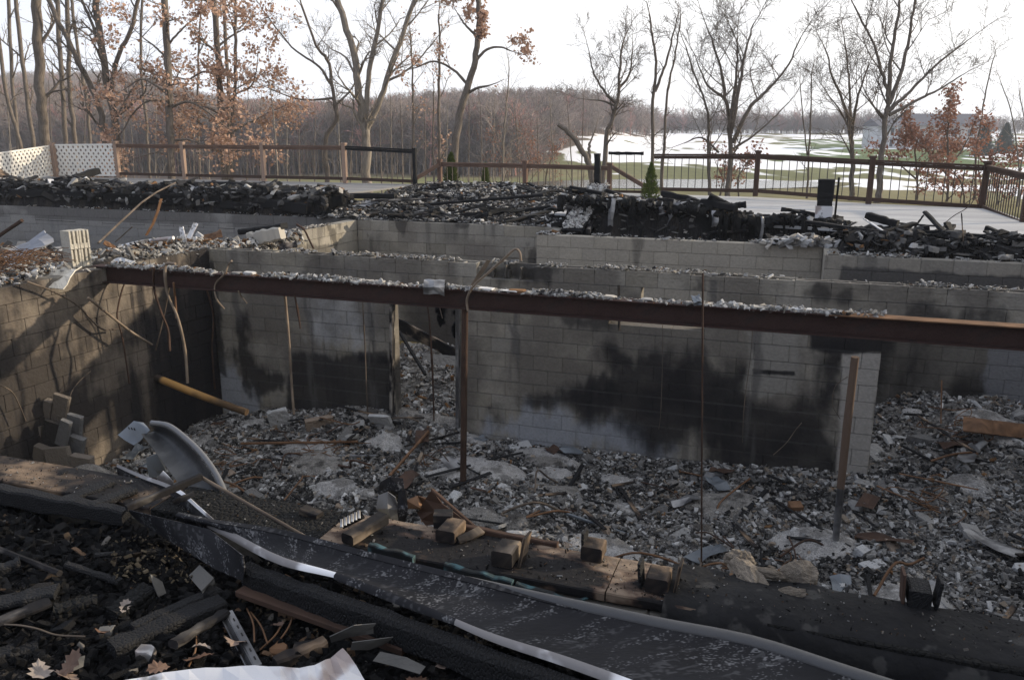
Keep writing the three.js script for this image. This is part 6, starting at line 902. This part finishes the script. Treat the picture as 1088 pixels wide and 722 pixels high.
{ const t = thing('foam_insulation', 'torn strip of sooty blue foam under the front edge of the sill', 'foam', atY(500, 605, 0)), R = rng(1301);
  for (const [a, b, k] of [[[392, 583], [440, 595], 0], [[473, 604], [545, 622], 1], [[548, 624], [600, 640], 2]]) { const A2 = atV(...a, 2.588), B2 = atV(...b, 2.585); part(t, 'strip', board(A2, B2, 0.03, 0.055, undefined, 7, 0.3, R), M.blueFoam); }
  solo('foam_scrap', sheet([[[563, 632], [600, 640]], [[566, 640], [602, 646]], [[575, 643], [628, 634]]].map((r) => r.map(([x, y]) => atY(x, y, 0.01))), 0.006, false), M.blueFoam, 'loose blue scrap of foam hanging from the sill', 'scrap');
  solo('wood_scrap', board(atY(478, 618, -0.02), atY(514, 627, -0.02), 0.05, 0.02, undefined, 5, 0.3, R), M.paleWood, 'pale splinter of wood lying under the sill', 'splinter'); solo('rubble_chunk', (() => { const g = shard(R, 0.06, 0.04, 0.04, 0.4), p = onB(447, 607, 0.05); g.translate(p.x, p.y, p.z); return g; })(), M.whiteMetal, 'small white lump between the sill and the black trough', 'lump'); }
// stubs of floor joists on the sill
{ const R = rng(1311), stub = (label, x, y, w, h, d, mats, plates = []) => { const p = atY(x, y, 0.046), t = thing('joist_stub', label, 'joist stub', p, -TURN), U = (du, dy, dv) => p.clone().add(H(du, dy, dv)); part(t, 'block', board(U(0, h / 2, 0), U(0, h / 2, d), w, h, undefined, 3, 0.06, R, 0.006), mats); for (const [du, ph, mat, lean] of plates) part(t, 'side_plate', board(U(du, 0, d * 0.5), U(du + lean, ph, d * 0.6), d * 0.9, 0.012, H(1, 0, 0), 4, 0.2, R), mat); return t; };
  stub('sawn stub with a brown end, leftmost on the scorched sill', 473, 577, 0.085, 0.055, 0.12, M.burntWood); stub('pale topped stub with a thin upright plate on the sill', 533, 603, 0.085, 0.065, 0.11, M.freshWood, [[0.062, 0.12, M.burntWood, 0.02]]); stub('scorched stub near the back edge of the sill', 628, 597, 0.085, 0.06, 0.09, M.burntWood, [[-0.04, 0.10, M.char, 0.0]]); stub('stub held between two charred plates on the sill', 697, 631, 0.085, 0.06, 0.10, M.burntWood, [[-0.06, 0.09, M.char, -0.01], [0.062, 0.11, M.burntWood, 0.015]]); stub('blackened stub at the right end of the sill', 977, 648, 0.075, 0.07, 0.10, M.char, [[-0.05, 0.11, M.rustDark, -0.005], [0.055, 0.10, M.char, 0.01]]);
  solo('wood_block', board(atY(369, 573, 0.085), atY(407, 550, 0.09), 0.065, 0.05, H(0, 1, 0), 5, 0.12, R, 0.008), M.freshWood, 'light split wood block at the left end of the scorched sill', 'block');
  const t = thing('ribbed_piece', 'small white ribbed piece leaning behind the light wood block', 'scrap', atY(364, 558, 0.06)); const a = atY(362, 556, 0.09), b = atY(384, 545, 0.10); part(t, 'plate', board(a, b, 0.05, 0.012, new V3(0, 0.5, 0.8), 2, 0, R), M.charDull); for (let i = 0; i < 6; i++) { const p = a.clone().lerp(b, (i + 0.3) / 6); part(t, 'rib', board(p.clone().add(new V3(0, 0.018, 0.002)), p.clone().add(new V3(0.004, -0.006, 0.026)), 0.012, 0.008, new V3(0, 0.5, 0.8)), M.whiteMetal); }
  solo('wood_chip', board(atY(322, 541, 0.06), atY(340, 548, 0.05), 0.06, 0.03, undefined, 4, 0.3, R), M.freshWood, 'small tan wood chip on the blackened sill', 'chip'); solo('wood_fan', sheet([[[485, 571], [508, 560]], [[487, 575], [515, 566]], [[488, 577], [500, 574]]].map((r, i) => r.map(([x, y]) => atY(x, y, 0.07 - i * 0.01))), 0.012, false), M.freshWood, 'splayed tan splinter beside the leftmost joist stub', 'splinter'); }
// crumpled metal behind the sill
{ const crumple = (label, pts, v, mat, seed, th = 0.004) => { const R = rng(seed); solo('metal_scrap', sheet(pts.map((r) => r.map(([x, y, dv = 0]) => atV(x, y, v + dv + (R() - .5) * 0.06))), th, false), mat, label, 'scrap'); };
  crumple('black crumpled sheet standing behind the sill, upper', [[[404, 512], [414, 506], [428, 508]], [[402, 524], [415, 520, -0.06], [430, 524]], [[408, 532], [418, 531], [432, 532]]], 3.1, M.blackMetal, 1); crumple('dark grey crumpled sheet standing behind the sill, lower', [[[402, 526], [412, 522], [420, 528]], [[400, 540], [412, 540, -0.06], [424, 542]], [[410, 555], [417, 556], [424, 553]]], 3.05, M.greyMetal, 2); crumple('black upright fold of metal beside the rust brown lump', [[[424, 522], [431, 520]], [[422, 540], [433, 540]], [[424, 558], [430, 555]]], 3.0, M.blackMetal, 3);
  crumple('brown bent sheet rising to a point behind the sill', [[[444, 545], [452, 530], [459, 520]], [[448, 552], [462, 542], [470, 535]], [[452, 558], [476, 556], [503, 559]]], 3.05, M.rustDark, 4, 0.008); crumple('rust brown lump of sheet between the black and brown sheets', [[[432, 531], [444, 527], [452, 529]], [[434, 540], [446, 540, -0.05], [452, 538]]], 3.1, M.rust, 5, 0.01);
  solo('metal_strip', board(atV(459, 520, 2.98), atV(504, 559, 2.93), 0.02, 0.012, undefined, 5, 0.15, rng(6)), M.rustDark, 'brown strip slanting down from the pointed sheet', 'strip');
  solo('scorched_board', board(atY(484, 559, 0.05), atY(593, 580, 0.045), 0.03, 0.035, undefined, 8, 0.25, rng(7)), M.rustDark, 'rust brown scorched board along the back of the sill', 'board'); solo('wood_block', (() => { const g = shard(rng(8), 0.08, 0.06, 0.07, 0.1), p = atY(471, 551, 0.08); g.translate(p.x, p.y, p.z); return g; })(), M.freshWood, 'tan block behind the leftmost joist stub', 'block'); }
// clump of torn insulation
{ const blob = (label, a, b, r, seed) => { const g = new THREE.IcosahedronGeometry(1, 5), p = g.attributes.position, A2 = atV(...a), B2 = atV(...b), d = new V3().subVectors(B2, A2), L = d.length(), q = new THREE.Quaternion().setFromUnitVectors(new V3(1, 0, 0), d.clone().normalize()), mid = A2.clone().lerp(B2, .5); for (let i = 0; i < p.count; i++) { const v = new V3(p.getX(i), p.getY(i), p.getZ(i)), k = 0.62 + 0.55 * fbm(v.x * 2.2 + seed, v.y * 2.2 + v.z * 1.7 + 5, seed, 4) + 0.22 * (noise(v.x * 9 + 5, v.y * 9 + v.z * 7 + 9, seed) - 0.5); v.multiplyScalar(k); v.x *= L / 2 * 1.2; v.y *= r; v.z *= r; v.applyQuaternion(q).add(mid); p.setXYZ(i, v.x, v.y, v.z); } g.computeVertexNormals(); return solo('insulation_clump', g, std({ roughness: 1, map: colourTex(128, 128, (s, t) => mix3([0.10, 0.085, 0.07], [0.36, 0.31, 0.255], fbm(s * 6, t * 18, 271 + seed, 5, 6))), bumpMap: rep(grainBump, 6), bumpScale: 0.01 }), label, 'insulation'); };
  blob('grey brown roll of torn insulation slanting down to the sill', [780, 594, 2.98], [815, 640, 2.80], 0.055, 3); blob('frayed pale top of the torn insulation roll', [772, 592, 3.0], [800, 598, 3.0], 0.045, 5); blob('squarish frayed clump of insulation right of the roll', [832, 610, 2.95], [868, 612, 2.95], 0.058, 7); blob('small frayed piece of insulation at the foot of the roll', [822, 634, 2.8], [856, 630, 2.8], 0.028, 9); blob('brown wisp of insulation between the two clumps', [800, 606, 2.9], [832, 612, 2.9], 0.022, 11); }
// the long black metal trough
{ const T = [[186, 547], [227, 556], [294, 568], [400, 596], [494, 619], [600, 646], [700, 668], [800, 688], [905, 722], [985, 748]].map(([x, y]) => atY(x, y, 0.14)), L = [[212, 551], [238, 561], [300, 592], [362, 610], [450, 643], [520, 672], [600, 697], [670, 722], [760, 758], [820, 782]].map(([x, y]) => atY(x, y, 0.115));
  const dense = (a) => curve(a, 40), TD = dense(T), LD = dense(L), t = thing('metal_trough', 'long black sheet metal trough with a white lip crossing the foreground', 'trough', H(-1, 0, 2.4), -TURN);
  part(t, 'face', sheet(TD.map((p, i) => { const q = LD[i]; return [p.clone().add(H(0, -0.07, 0.05)), p.clone().add(H(0, -0.02, 0.045)), p.clone().add(H(0, 0.004, 0.02)), p, p.clone().lerp(q, 0.12).add(new V3(0, -0.012, 0)), p.clone().lerp(q, 0.5).add(new V3(0, -0.012 + 0.006 * Math.sin(i * 0.7), 0)), q.clone().add(new V3(0, -0.006, 0)), q]; }), 0.003), M.blackMetal);
  const lip = (i0, i1, mat, label) => part(t, 'lip', sheet(LD.slice(i0, i1 + 1).map((q, i) => { const w = 0.5 + 0.5 * Math.sin(Math.PI * clamp((i + 2) / (i1 - i0 + 3))); return [q.clone().add(new V3(0, 0.001, 0)), q.clone().add(H(0, 0.001 - 0.004 * w, -0.019 * w)), q.clone().add(H(0, -0.018 * w, -0.024 * w))]; }), 0.003), mat, label);
  lip(2, 13, M.trim, 'white lip near the left end'); lip(13, 20, M.blackMetal, 'sooted grey middle of the lip'); lip(20, 40, M.trim, 'long white lip at the right');
  part(t, 'rolled_edge', tube(TD.slice(17).map((p) => p.clone().add(H(0, -0.002, 0.026))), (q) => 0.010 + 0.014 * Math.min(1, q * 4), 12), M.fenderDark = std({ roughness: 0.42, color: rgb(0.035, 0.035, 0.038), specularIntensity: 1, bumpMap: rep(grainBump, 4), bumpScale: 0.0015 }));
  part(t, 'back_flange', sheet(TD.slice(4, 24).map((p, i) => [p.clone().add(H(0, 0.004 + 0.012 * Math.sin(i / 19 * Math.PI), 0.022)), p.clone().add(H(0, 0.004, 0.001))]), 0.003), M.blackMetal);
  const e = rng(1401); solo('charred_beam', board(atY(262, 612, 0.02), atY(690, 770, 0.03), 0.07, 0.115, undefined, 24, 0.16, e, 0.012), M.charBig = std({ color: rgb(0.015, 0.015, 0.016), roughness: 0.7, bumpMap: rep(crackBump, 6, 5), bumpScale: 0.007 }), 'charred beam with cracked alligator skin under the black trough', 'beam');
  solo('wood_strip', board(atY(255, 628, -0.01), atY(430, 690, -0.02), 0.05, 0.03, undefined, 8, 0.2, e), M.rustDark, 'brown strip lying below the charred beam', 'strip');
  solo('metal_flap', sheet([[[135, 541], [140, 547], [146, 553]], [[176, 551], [180, 566], [186, 578]], [[222, 562], [224, 584], [228, 604]], [[258, 590], [260, 603], [258, 617]]].map((r) => r.map(([x, y], j) => atY(x, y, 0.145 - j * 0.05))), 0.004), M.blackMetal, 'dark flat flap of metal bent down at the left end of the trough', 'flap');
  // left end: white edged strip, wooden stick, rod, curled sheet
  const S = [[124, 496], [140, 503], [155, 509], [175, 516], [193, 525], [210, 540], [229, 557]], sv = [2.95, 2.9, 2.85, 2.8, 2.72, 2.62, 2.5];
  { const o = thing('edge_strip', 'dark bent strip with a white edge at the left end of the trough', 'strip', atV(160, 530, 2.8)); const P = curve(S.map(([x, y], i) => atV(x, y, sv[i])), 24), B = curve(S.map(([x, y], i) => atV(x + 6 - i, y + [36, 30, 26, 24, 20, 12, 5][i], sv[i] - 0.03)), 24); part(o, 'face', sheet(P.map((p, i) => [p, p.clone().lerp(B[i], .5).add(new V3(0, 0, 0.01)), B[i]]), 0.003), M.blackMetal); part(o, 'white_edge', sheet(P.map((p, i) => [p.clone().add(new V3(0, 0.0135, -0.004)), p.clone().add(new V3(0, 0.002, 0.002 + 0.010 * Math.sin(i / 24 * Math.PI))) ]), 0.003), M.trim); }
  solo('wooden_stick', board(atY(134, 540, 0.15), atV(214, 506, 2.72), 0.028, 0.03, undefined, 6, 0.12, e), M.paleWood, 'pale weathered stick lying across the left end of the trough', 'stick'); solo('wooden_stick', board(atV(184, 534, 2.6), atV(206, 524, 2.66), 0.02, 0.03, undefined, 4, 0.3, e), M.paleWood, 'short pale splinter below the weathered stick', 'splinter');
  solo('thin_rod', tube([atV(212, 506, 2.74), atY(329, 573, 0.07)], 0.008, 6), M.wire, 'thin straight rod running from the curled sheet to the sill', 'rod');
  const O = [[158, 451], [175, 454], [194, 468], [212, 486], [228, 510], [238, 535], [244, 560]], I2 = [[150, 461], [160, 474], [172, 490], [188, 512], [203, 532], [214, 548], [222, 562]], cv = [3.25, 3.2, 3.12, 3.02, 2.92, 2.84, 2.78]; const OD = curve(O.map(([x, y], i) => atV(x, y, cv[i])), 26), ID = curve(I2.map(([x, y], i) => atV(x, y, cv[i] - 0.05)), 26);
  { const o = thing('curled_sheet', 'large dark sheet of metal curled over like a fender at the left', 'sheet metal', atV(230, 556, 2.8)); part(o, 'face', sheet(OD.map((p, i) => [0, 0.2, 0.4, 0.6, 0.8, 1].map((q) => p.clone().lerp(ID[i], q).add(H(0.0, -0.03 * Math.sin(q * 3.14), 0.06 * Math.sin(q * 3.14))))), 0.003), M.fender = std({ roughness: 0.55, metalness: 0, map: colourTex(256, 256, (s, t2) => { const n = fbm(s * 5, t2 * 5, 281, 5, 5); return mix3([0.012, 0.012, 0.013], [0.075, 0.073, 0.07], sstep(0.42, 0.8, n)); }), bumpMap: rep(grainBump, 3), bumpScale: 0.002 })); part(o, 'rolled_edge', tube(OD.map((p) => p.clone().add(H(0.012, 0.008, 0.01))), 0.015, 8), M.fenderDark2 = std({ roughness: 0.45, color: rgb(0.085, 0.085, 0.088), specularIntensity: 1, bumpMap: rep(grainBump, 4), bumpScale: 0.0015 })); }
  { const o = thing('vent_strip', 'pale blue grey strip of vented metal torn at the end of the curled sheet', 'vent', atV(145, 470, 3.25)); const rows = [[[125, 462], [133, 468], [142, 473]], [[134, 454], [141, 460], [149, 468]], [[142, 447], [149, 452], [156, 460]], [[152, 449], [156, 453], [159, 457]]].map((r, i) => r.map(([x, y], j) => atV(x, y, 3.28 - 0.03 * j + 0.02 * (i & 1)))); part(o, 'plate', sheet(rows, 0.003), M.paleMetal); for (let i = 0; i < 6; i++) { const p = atV(136 + i * 3, 453.5 + i * 0.6, 3.262); part(o, 'slot', board(p, p.clone().add(new V3(0.006, -0.012, 0.002)), 0.006, 0.003, new V3(0, 0, 1)), M.soot); } }  // vent slots are dark bars on the plate, painting their inner shade
  solo('metal_scrap', sheet([[[155, 486], [166, 482], [174, 490]], [[156, 496], [165, 500], [176, 500]], [[158, 506], [167, 508], [172, 505]]].map((r) => r.map(([x, y], j) => atV(x, y, 3.1 + j * 0.02))), 0.003, false), M.paleMetal, 'crumpled pale blue scrap under the curled sheet', 'scrap');
  solo('metal_scrap', sheet([[[166, 508], [173, 500]], [[172, 513], [179, 506]], [[182, 518], [184, 512]]].map((r) => r.map(([x, y]) => atV(x, y, 2.9))), 0.003, false), M.trim, 'small white shard between the strip and the curled sheet', 'shard'); }
// charred timbers along the left of the near wall
{ const R = rng(1501), lg = (label, a, b, w, t, mat, up = 0.03, cat = 'board', name = 'charred_board', jit = 0.25) => solo(name, board(onB(a[0], a[1], up), onB(b[0], b[1], up), w, t, undefined, 10, jit, R, 0.008), mat, label, cat);
  lg('charred beam along the near wall at the left edge', [-30, 520], [135, 549], 0.07, 0.09, M.char, 0.08, 'beam', 'charred_beam'); lg('grey board end lying on the sill at the left', [36, 523], [70, 502], 0.05, 0.03, M.paleWood, 0.10); lg('rust brown flake of board on the sill at the left', [55, 532], [90, 515], 0.06, 0.015, M.rustDark, 0.1);
  lg('charred board lying across the sill at the left, first', [70, 532], [118, 512], 0.09, 0.03, M.char, 0.13); lg('charred board lying across the sill at the left, second', [96, 538], [142, 520], 0.08, 0.03, M.char, 0.12); lg('pale round stick poking in from the left edge', [-12, 579], [63, 609], 0.025, 0.025, M.paleWood, 0.06, 'stick', 'wooden_stick', 0.1); lg('square black char block left of the middle foreground', [119, 654], [160, 628], 0.10, 0.06, M.charDull, 0.03); lg('grey black char board, left of the square char block', [58, 650], [104, 640], 0.07, 0.05, M.charDull, 0.03); lg('grey weathered board at the left edge, ragged end', [-20, 668], [53, 639], 0.07, 0.02, M.paleWood, 0.05, 'board', 'weathered_board'); lg('black board lying over the grey weathered board', [-20, 645], [60, 628], 0.10, 0.03, M.char, 0.05); lg('long charred board slanting up toward the charred beam', [118, 690], [236, 640], 0.10, 0.05, M.char, 0.04); lg('second charred board below the slanting one', [140, 668], [232, 628], 0.06, 0.04, M.char, 0.03); lg('scorched white edged wood lying below the charred boards', [184, 684], [240, 650], 0.05, 0.03, M.paleWood, 0.07, 'board', 'weathered_board', 0.35); lg('charred stub at the left foreground', [-10, 612], [22, 600], 0.06, 0.06, M.char, 0.03); lg('charred lath across the black debris', [70, 600], [128, 618], 0.04, 0.025, M.char, 0.04); lg('thin charred lath beyond the square char block', [100, 590], [170, 585], 0.03, 0.02, M.char, 0.04); lg('charred board end by the left edge, low', [-10, 698], [40, 688], 0.08, 0.04, M.char, 0.02); lg('brown scorched board below the charred beam', [292, 706], [345, 684], 0.06, 0.05, M.burntWood, 0.03);
  solo('thin_wire', tube(curve([[-8, 663], [20, 664], [40, 668], [58, 674], [90, 676]].map(([x, y]) => onB(x, y, 0.05)), 20), 0.0035, 5), M.wire, 'thin grey wire lying across the black debris at the left', 'wire');
  { const o = thing('perforated_angle', 'grey slotted metal angle lying below the charred boards', 'angle bar', onB(256, 680)); const a = onB(240, 650, 0.06), b = onB(271, 708, 0.05), d = new V3().subVectors(b, a).normalize(), s = new V3().crossVectors(d, new V3(0, 1, 0)).normalize(); part(o, 'flange', sheet([0, 0.33, 0.66, 1].map((q) => { const p = a.clone().lerp(b, q); return [p.clone().addScaledVector(s, -0.022), p, p.clone().add(new V3(0, -0.002, 0)).addScaledVector(s, 0.004)]; }), 0.003, false), M.greyMetal); part(o, 'flange', sheet([0, 0.33, 0.66, 1].map((q) => { const p = a.clone().lerp(b, q); return [p.clone().addScaledVector(s, 0.005), p.clone().add(new V3(0, -0.02, 0)).addScaledVector(s, 0.014), p.clone().add(new V3(0, -0.004, 0)).addScaledVector(s, 0.024)]; }), 0.003, false), M.greyMetal); for (let i = 0; i < 6; i++) { const p = a.clone().lerp(b, 0.18 + i * 0.14).addScaledVector(s, -0.011).add(new V3(0, 0.002, 0)); part(o, 'slot', board(p.clone().addScaledVector(d, -0.009), p.clone().addScaledVector(d, 0.009), 0.005, 0.002), M.soot); } }  // openings painted as thin dark bars, their shade put into the colour
  // crumpled white sheet at the bottom of the view
  { const bk = [[120, 726], [160, 717], [205, 711], [262, 707], [305, 709], [332, 707], [350, 699], [364, 688]], fr = [[110, 790], [160, 786], [205, 780], [262, 778], [305, 776], [340, 766], [368, 752], [393, 730]]; const B = curve(bk.map(([x, y], i) => atY(x, y, 0.05 + (i === 7 ? 0.03 : 0))), 22), F = curve(fr.map(([x, y]) => atY(x, y, 0.0)), 22); solo('white_sheet', sheet(B.map((p, i) => [0, 0.25, 0.5, 0.75, 1].map((q) => p.clone().lerp(F[i], q).add(new V3(0, 0.016 * Math.sin(i * 1.7 + q * 5) * Math.sin(i * 0.6) * (q > 0 && q < 1 ? 1 : 0.25), 0)))), 0.003, false), M.whiteMetal, 'white sheet of metal with brown stains at the bottom edge', 'sheet metal'); }
  const peel = (label, pts, mat, seed) => { const R2 = rng(seed); solo('peeled_scrap', sheet(pts.map((r, i) => r.map(([x, y, up = 0.04]) => onB(x, y, up + R2() * 0.015))), 0.003), mat, label, 'scrap'); };
  const paper = std({ color: rgb(0.10, 0.097, 0.093), roughness: 0.9, bumpMap: rep(grainBump, 3), bumpScale: 0.004 });
  peel('grey peeled skin curling under the charred beam', [[[352, 682], [350, 676, 0.09]], [[372, 676, 0.06], [376, 664, 0.12]], [[400, 672, 0.06], [408, 661, 0.11]], [[419, 676], [428, 672, 0.06]]], paper, 1); peel('lower curl of grey peeled skin', [[[372, 690], [374, 682, 0.08]], [[392, 690, 0.05], [398, 679, 0.10]], [[414, 682], [420, 676, 0.08]]], paper, 2); peel('grey bent shard of metal beside the flap', [[[200, 612], [212, 600, 0.08]], [[214, 628], [227, 614, 0.08]], [[216, 634, 0.01], [228, 620, 0.03]]], paper, 3); peel('twisted pinkish grey peel standing in the black debris', [[[159, 610, 0.1], [164, 612, 0.1]], [[163, 622, 0.08], [172, 618, 0.07]], [[168, 634, 0.04], [176, 630, 0.03]]], paper, 4); peel('grey torn scrap lying at the lower left', [[[68, 702], [90, 696, 0.05]], [[70, 716], [88, 708]]], paper, 5); peel('grey curled skin lying right of the white sheet', [[[396, 702], [404, 692, 0.07]], [[420, 708], [432, 698, 0.07]], [[446, 716], [452, 708, 0.05]]], paper, 6); peel('pale crumpled scrap right of the lower curl', [[[440, 690], [452, 684, 0.06]], [[462, 700], [470, 690, 0.06]]], paper, 7); peel('grey torn strip at the bottom, right of the white sheet', [[[500, 712], [512, 704, 0.06]], [[530, 722], [540, 712, 0.06]]], paper, 8);
  for (const [x, y, s, l, m] of [[322, 690, 0.07, 'ochre brown lump beside the white sheet', M.freshWood], [296, 692, 0.06, 'dark brown lump left of the ochre lump', M.rust], [155, 694, 0.06, 'pale speckled lump below the slanting charred board', M.whiteMetal], [113, 671, 0.05, 'pinkish grey lump in the black debris', paper], [420, 645 - 130 + 130, 0.035, 'small pale stone under the trough', paper], [864, 695, 0.035, 'white pebble between the trough and the wall', M.trim]]) { const g = shard(rng(x), s, s * 0.7, s * 0.8, 0.35), p = onB(x, y, s * 0.3); g.translate(p.x, p.y, p.z); solo('rubble_chunk', g, m, l, 'lump'); }
  for (const [a, b, l] of [[[200, 708], [208, 676], 'brown pine needle stalk left of the slotted angle'], [[290, 688], [312, 652], 'reddish stem right of the slotted angle'], [[266, 650], [284, 684], 'short reddish stem crossing the other stems'], [[276, 690], [300, 662], 'thin brown stem near the slotted angle'], [[262, 646], [270, 682], 'upright brown stem beside the slotted angle']]) solo('dry_stem', tube(curve([onB(...a, 0.02), onB((a[0] + b[0]) / 2 + 3, (a[1] + b[1]) / 2, 0.06), onB(...b, 0.05)], 8), 0.0035, 5), M.rust, l, 'stem');
  // dead oak leaves
  const out = [[0, 0], [0.06, 0.10], [0.20, 0.16], [0.16, 0.26], [0.34, 0.36], [0.22, 0.46], [0.40, 0.60], [0.24, 0.68], [0.26, 0.84], [0.10, 0.86], [0, 1.0]], lm = [[0.15, 0.10, 0.078], [0.20, 0.15, 0.125], [0.115, 0.068, 0.048], [0.25, 0.215, 0.195]].map((c, i) => std({ roughness: 0.9, map: colourTex(64, 64, (s, t) => mix3(c.map((k) => k * 0.6), c, fbm(s * 8, t * 8, 291 + i, 4, 8))) }));
  const leaf = (p, size, turn, seed) => { const R2 = rng(seed), mb = new MB(), full = [...out, ...out.slice(1, -1).reverse().map(([x, y]) => [-x, y])], P = full.map(([x, y]) => { const q = new V3(x, 0.25 * x * x * 2 + 0.22 * Math.sin(y * 2.6 + seed) + (R2() - .5) * 0.06, -y).multiplyScalar(size); return q; }); const mid = [0, 0.34, 0.66, 1].map((y) => new V3(0, 0.2 * Math.sin(y * 2.6 + seed) * size, -y * size)); const c = new V3(0, 0.22 * Math.sin(1.3 + seed) * size - 0.03 * size, -0.5 * size); for (let i = 0; i < P.length; i++) { const a = P[i], b = P[(i + 1) % P.length], u = (q) => [q.x / size + .5, -q.z / size]; mb.tri(c, a, b, u(c), u(a), u(b)); } const g = mb.geo(); g.rotateX((R2() - .5) * 0.9); g.rotateZ((R2() - .5) * 0.9); g.rotateY(turn); g.translate(p.x, p.y, p.z); solo('oak_leaf', g, lm[seed % 4], 'dead lobed oak leaf lying in the black debris at the front', 'leaf', 'dead oak leaves in the foreground'); };
  [[243, 693, 0.11], [226, 700, 0.09], [40, 700, 0.10], [58, 716, 0.10], [84, 716, 0.09], [108, 672, 0.07], [203, 690, 0.07], [300, 668, 0.07], [478, 700, 0.07], [430, 716, 0.08], [130, 648, 0.055], [180, 706, 0.07]].forEach(([x, y, s], i) => leaf(onB(x, y, 0.05), s, i * 1.9, i + 1));
  // loose char, ash and bits
  const l = []; const C = [[0.010, 0.010, 0.011], [0.018, 0.018, 0.019], [0.035, 0.033, 0.032], [0.24, 0.22, 0.195], [0.20, 0.13, 0.085], [0.10, 0.075, 0.055], [0.42, 0.42, 0.42]];
  for (let i = 0; i < 30000; i++) { const u = -4.6 + R() * 5.8, v = 1.25 + R() * 1.32, b = sstep(0.52, 0.66, fbm(u * 2.4 + 3, v * 2.4, 1511, 4)), front = sstep(2.1, 1.7, v), s = 0.003 + 0.024 * Math.pow(R(), 4.5); l.push([H(u, bedH(u, v) + 0.004 + R() * 0.02, v), s * 1.8, C[pick(R, [10, 6, 2, 0.14 + 0.25 * b, 0.12 + 0.7 * b * front, 0.3 + 0.8 * b, 0.05 + 0.1 * b])]]); }
  for (let i = 0; i < 420; i++) { const p = onB(118 + R() * 90, 568 + R() * 50, 0.03 + R() * 0.03); l.push([p, 0.006 + R() * R() * 0.016, R() < 0.3 ? [0.23, 0.185, 0.125] : C[1]]); }
  for (let i = 0; i < 2200; i++) { const u = -4.4 + 6.1 * R(), v = 2.62 + 0.26 * R(); l.push([H(u, 0.047 + (u > -0.35 ? 0.02 : 0), v), 0.0025 + R() * R() * R() * 0.014, C[pick(R, [3, 2, 2, 2, 1, 1, 1])]]); }
  scatter('char_debris', ['black char and cinders covering the ground at the viewer\'s feet', 'black flakes and bits covering the ground at the viewer\'s feet', 'thin shards lying over the black ground in front', 'crumbs of char lying over the black ground in front'], l, 1517, { long: 1.5 }); }
renderer.render(scene, camera);
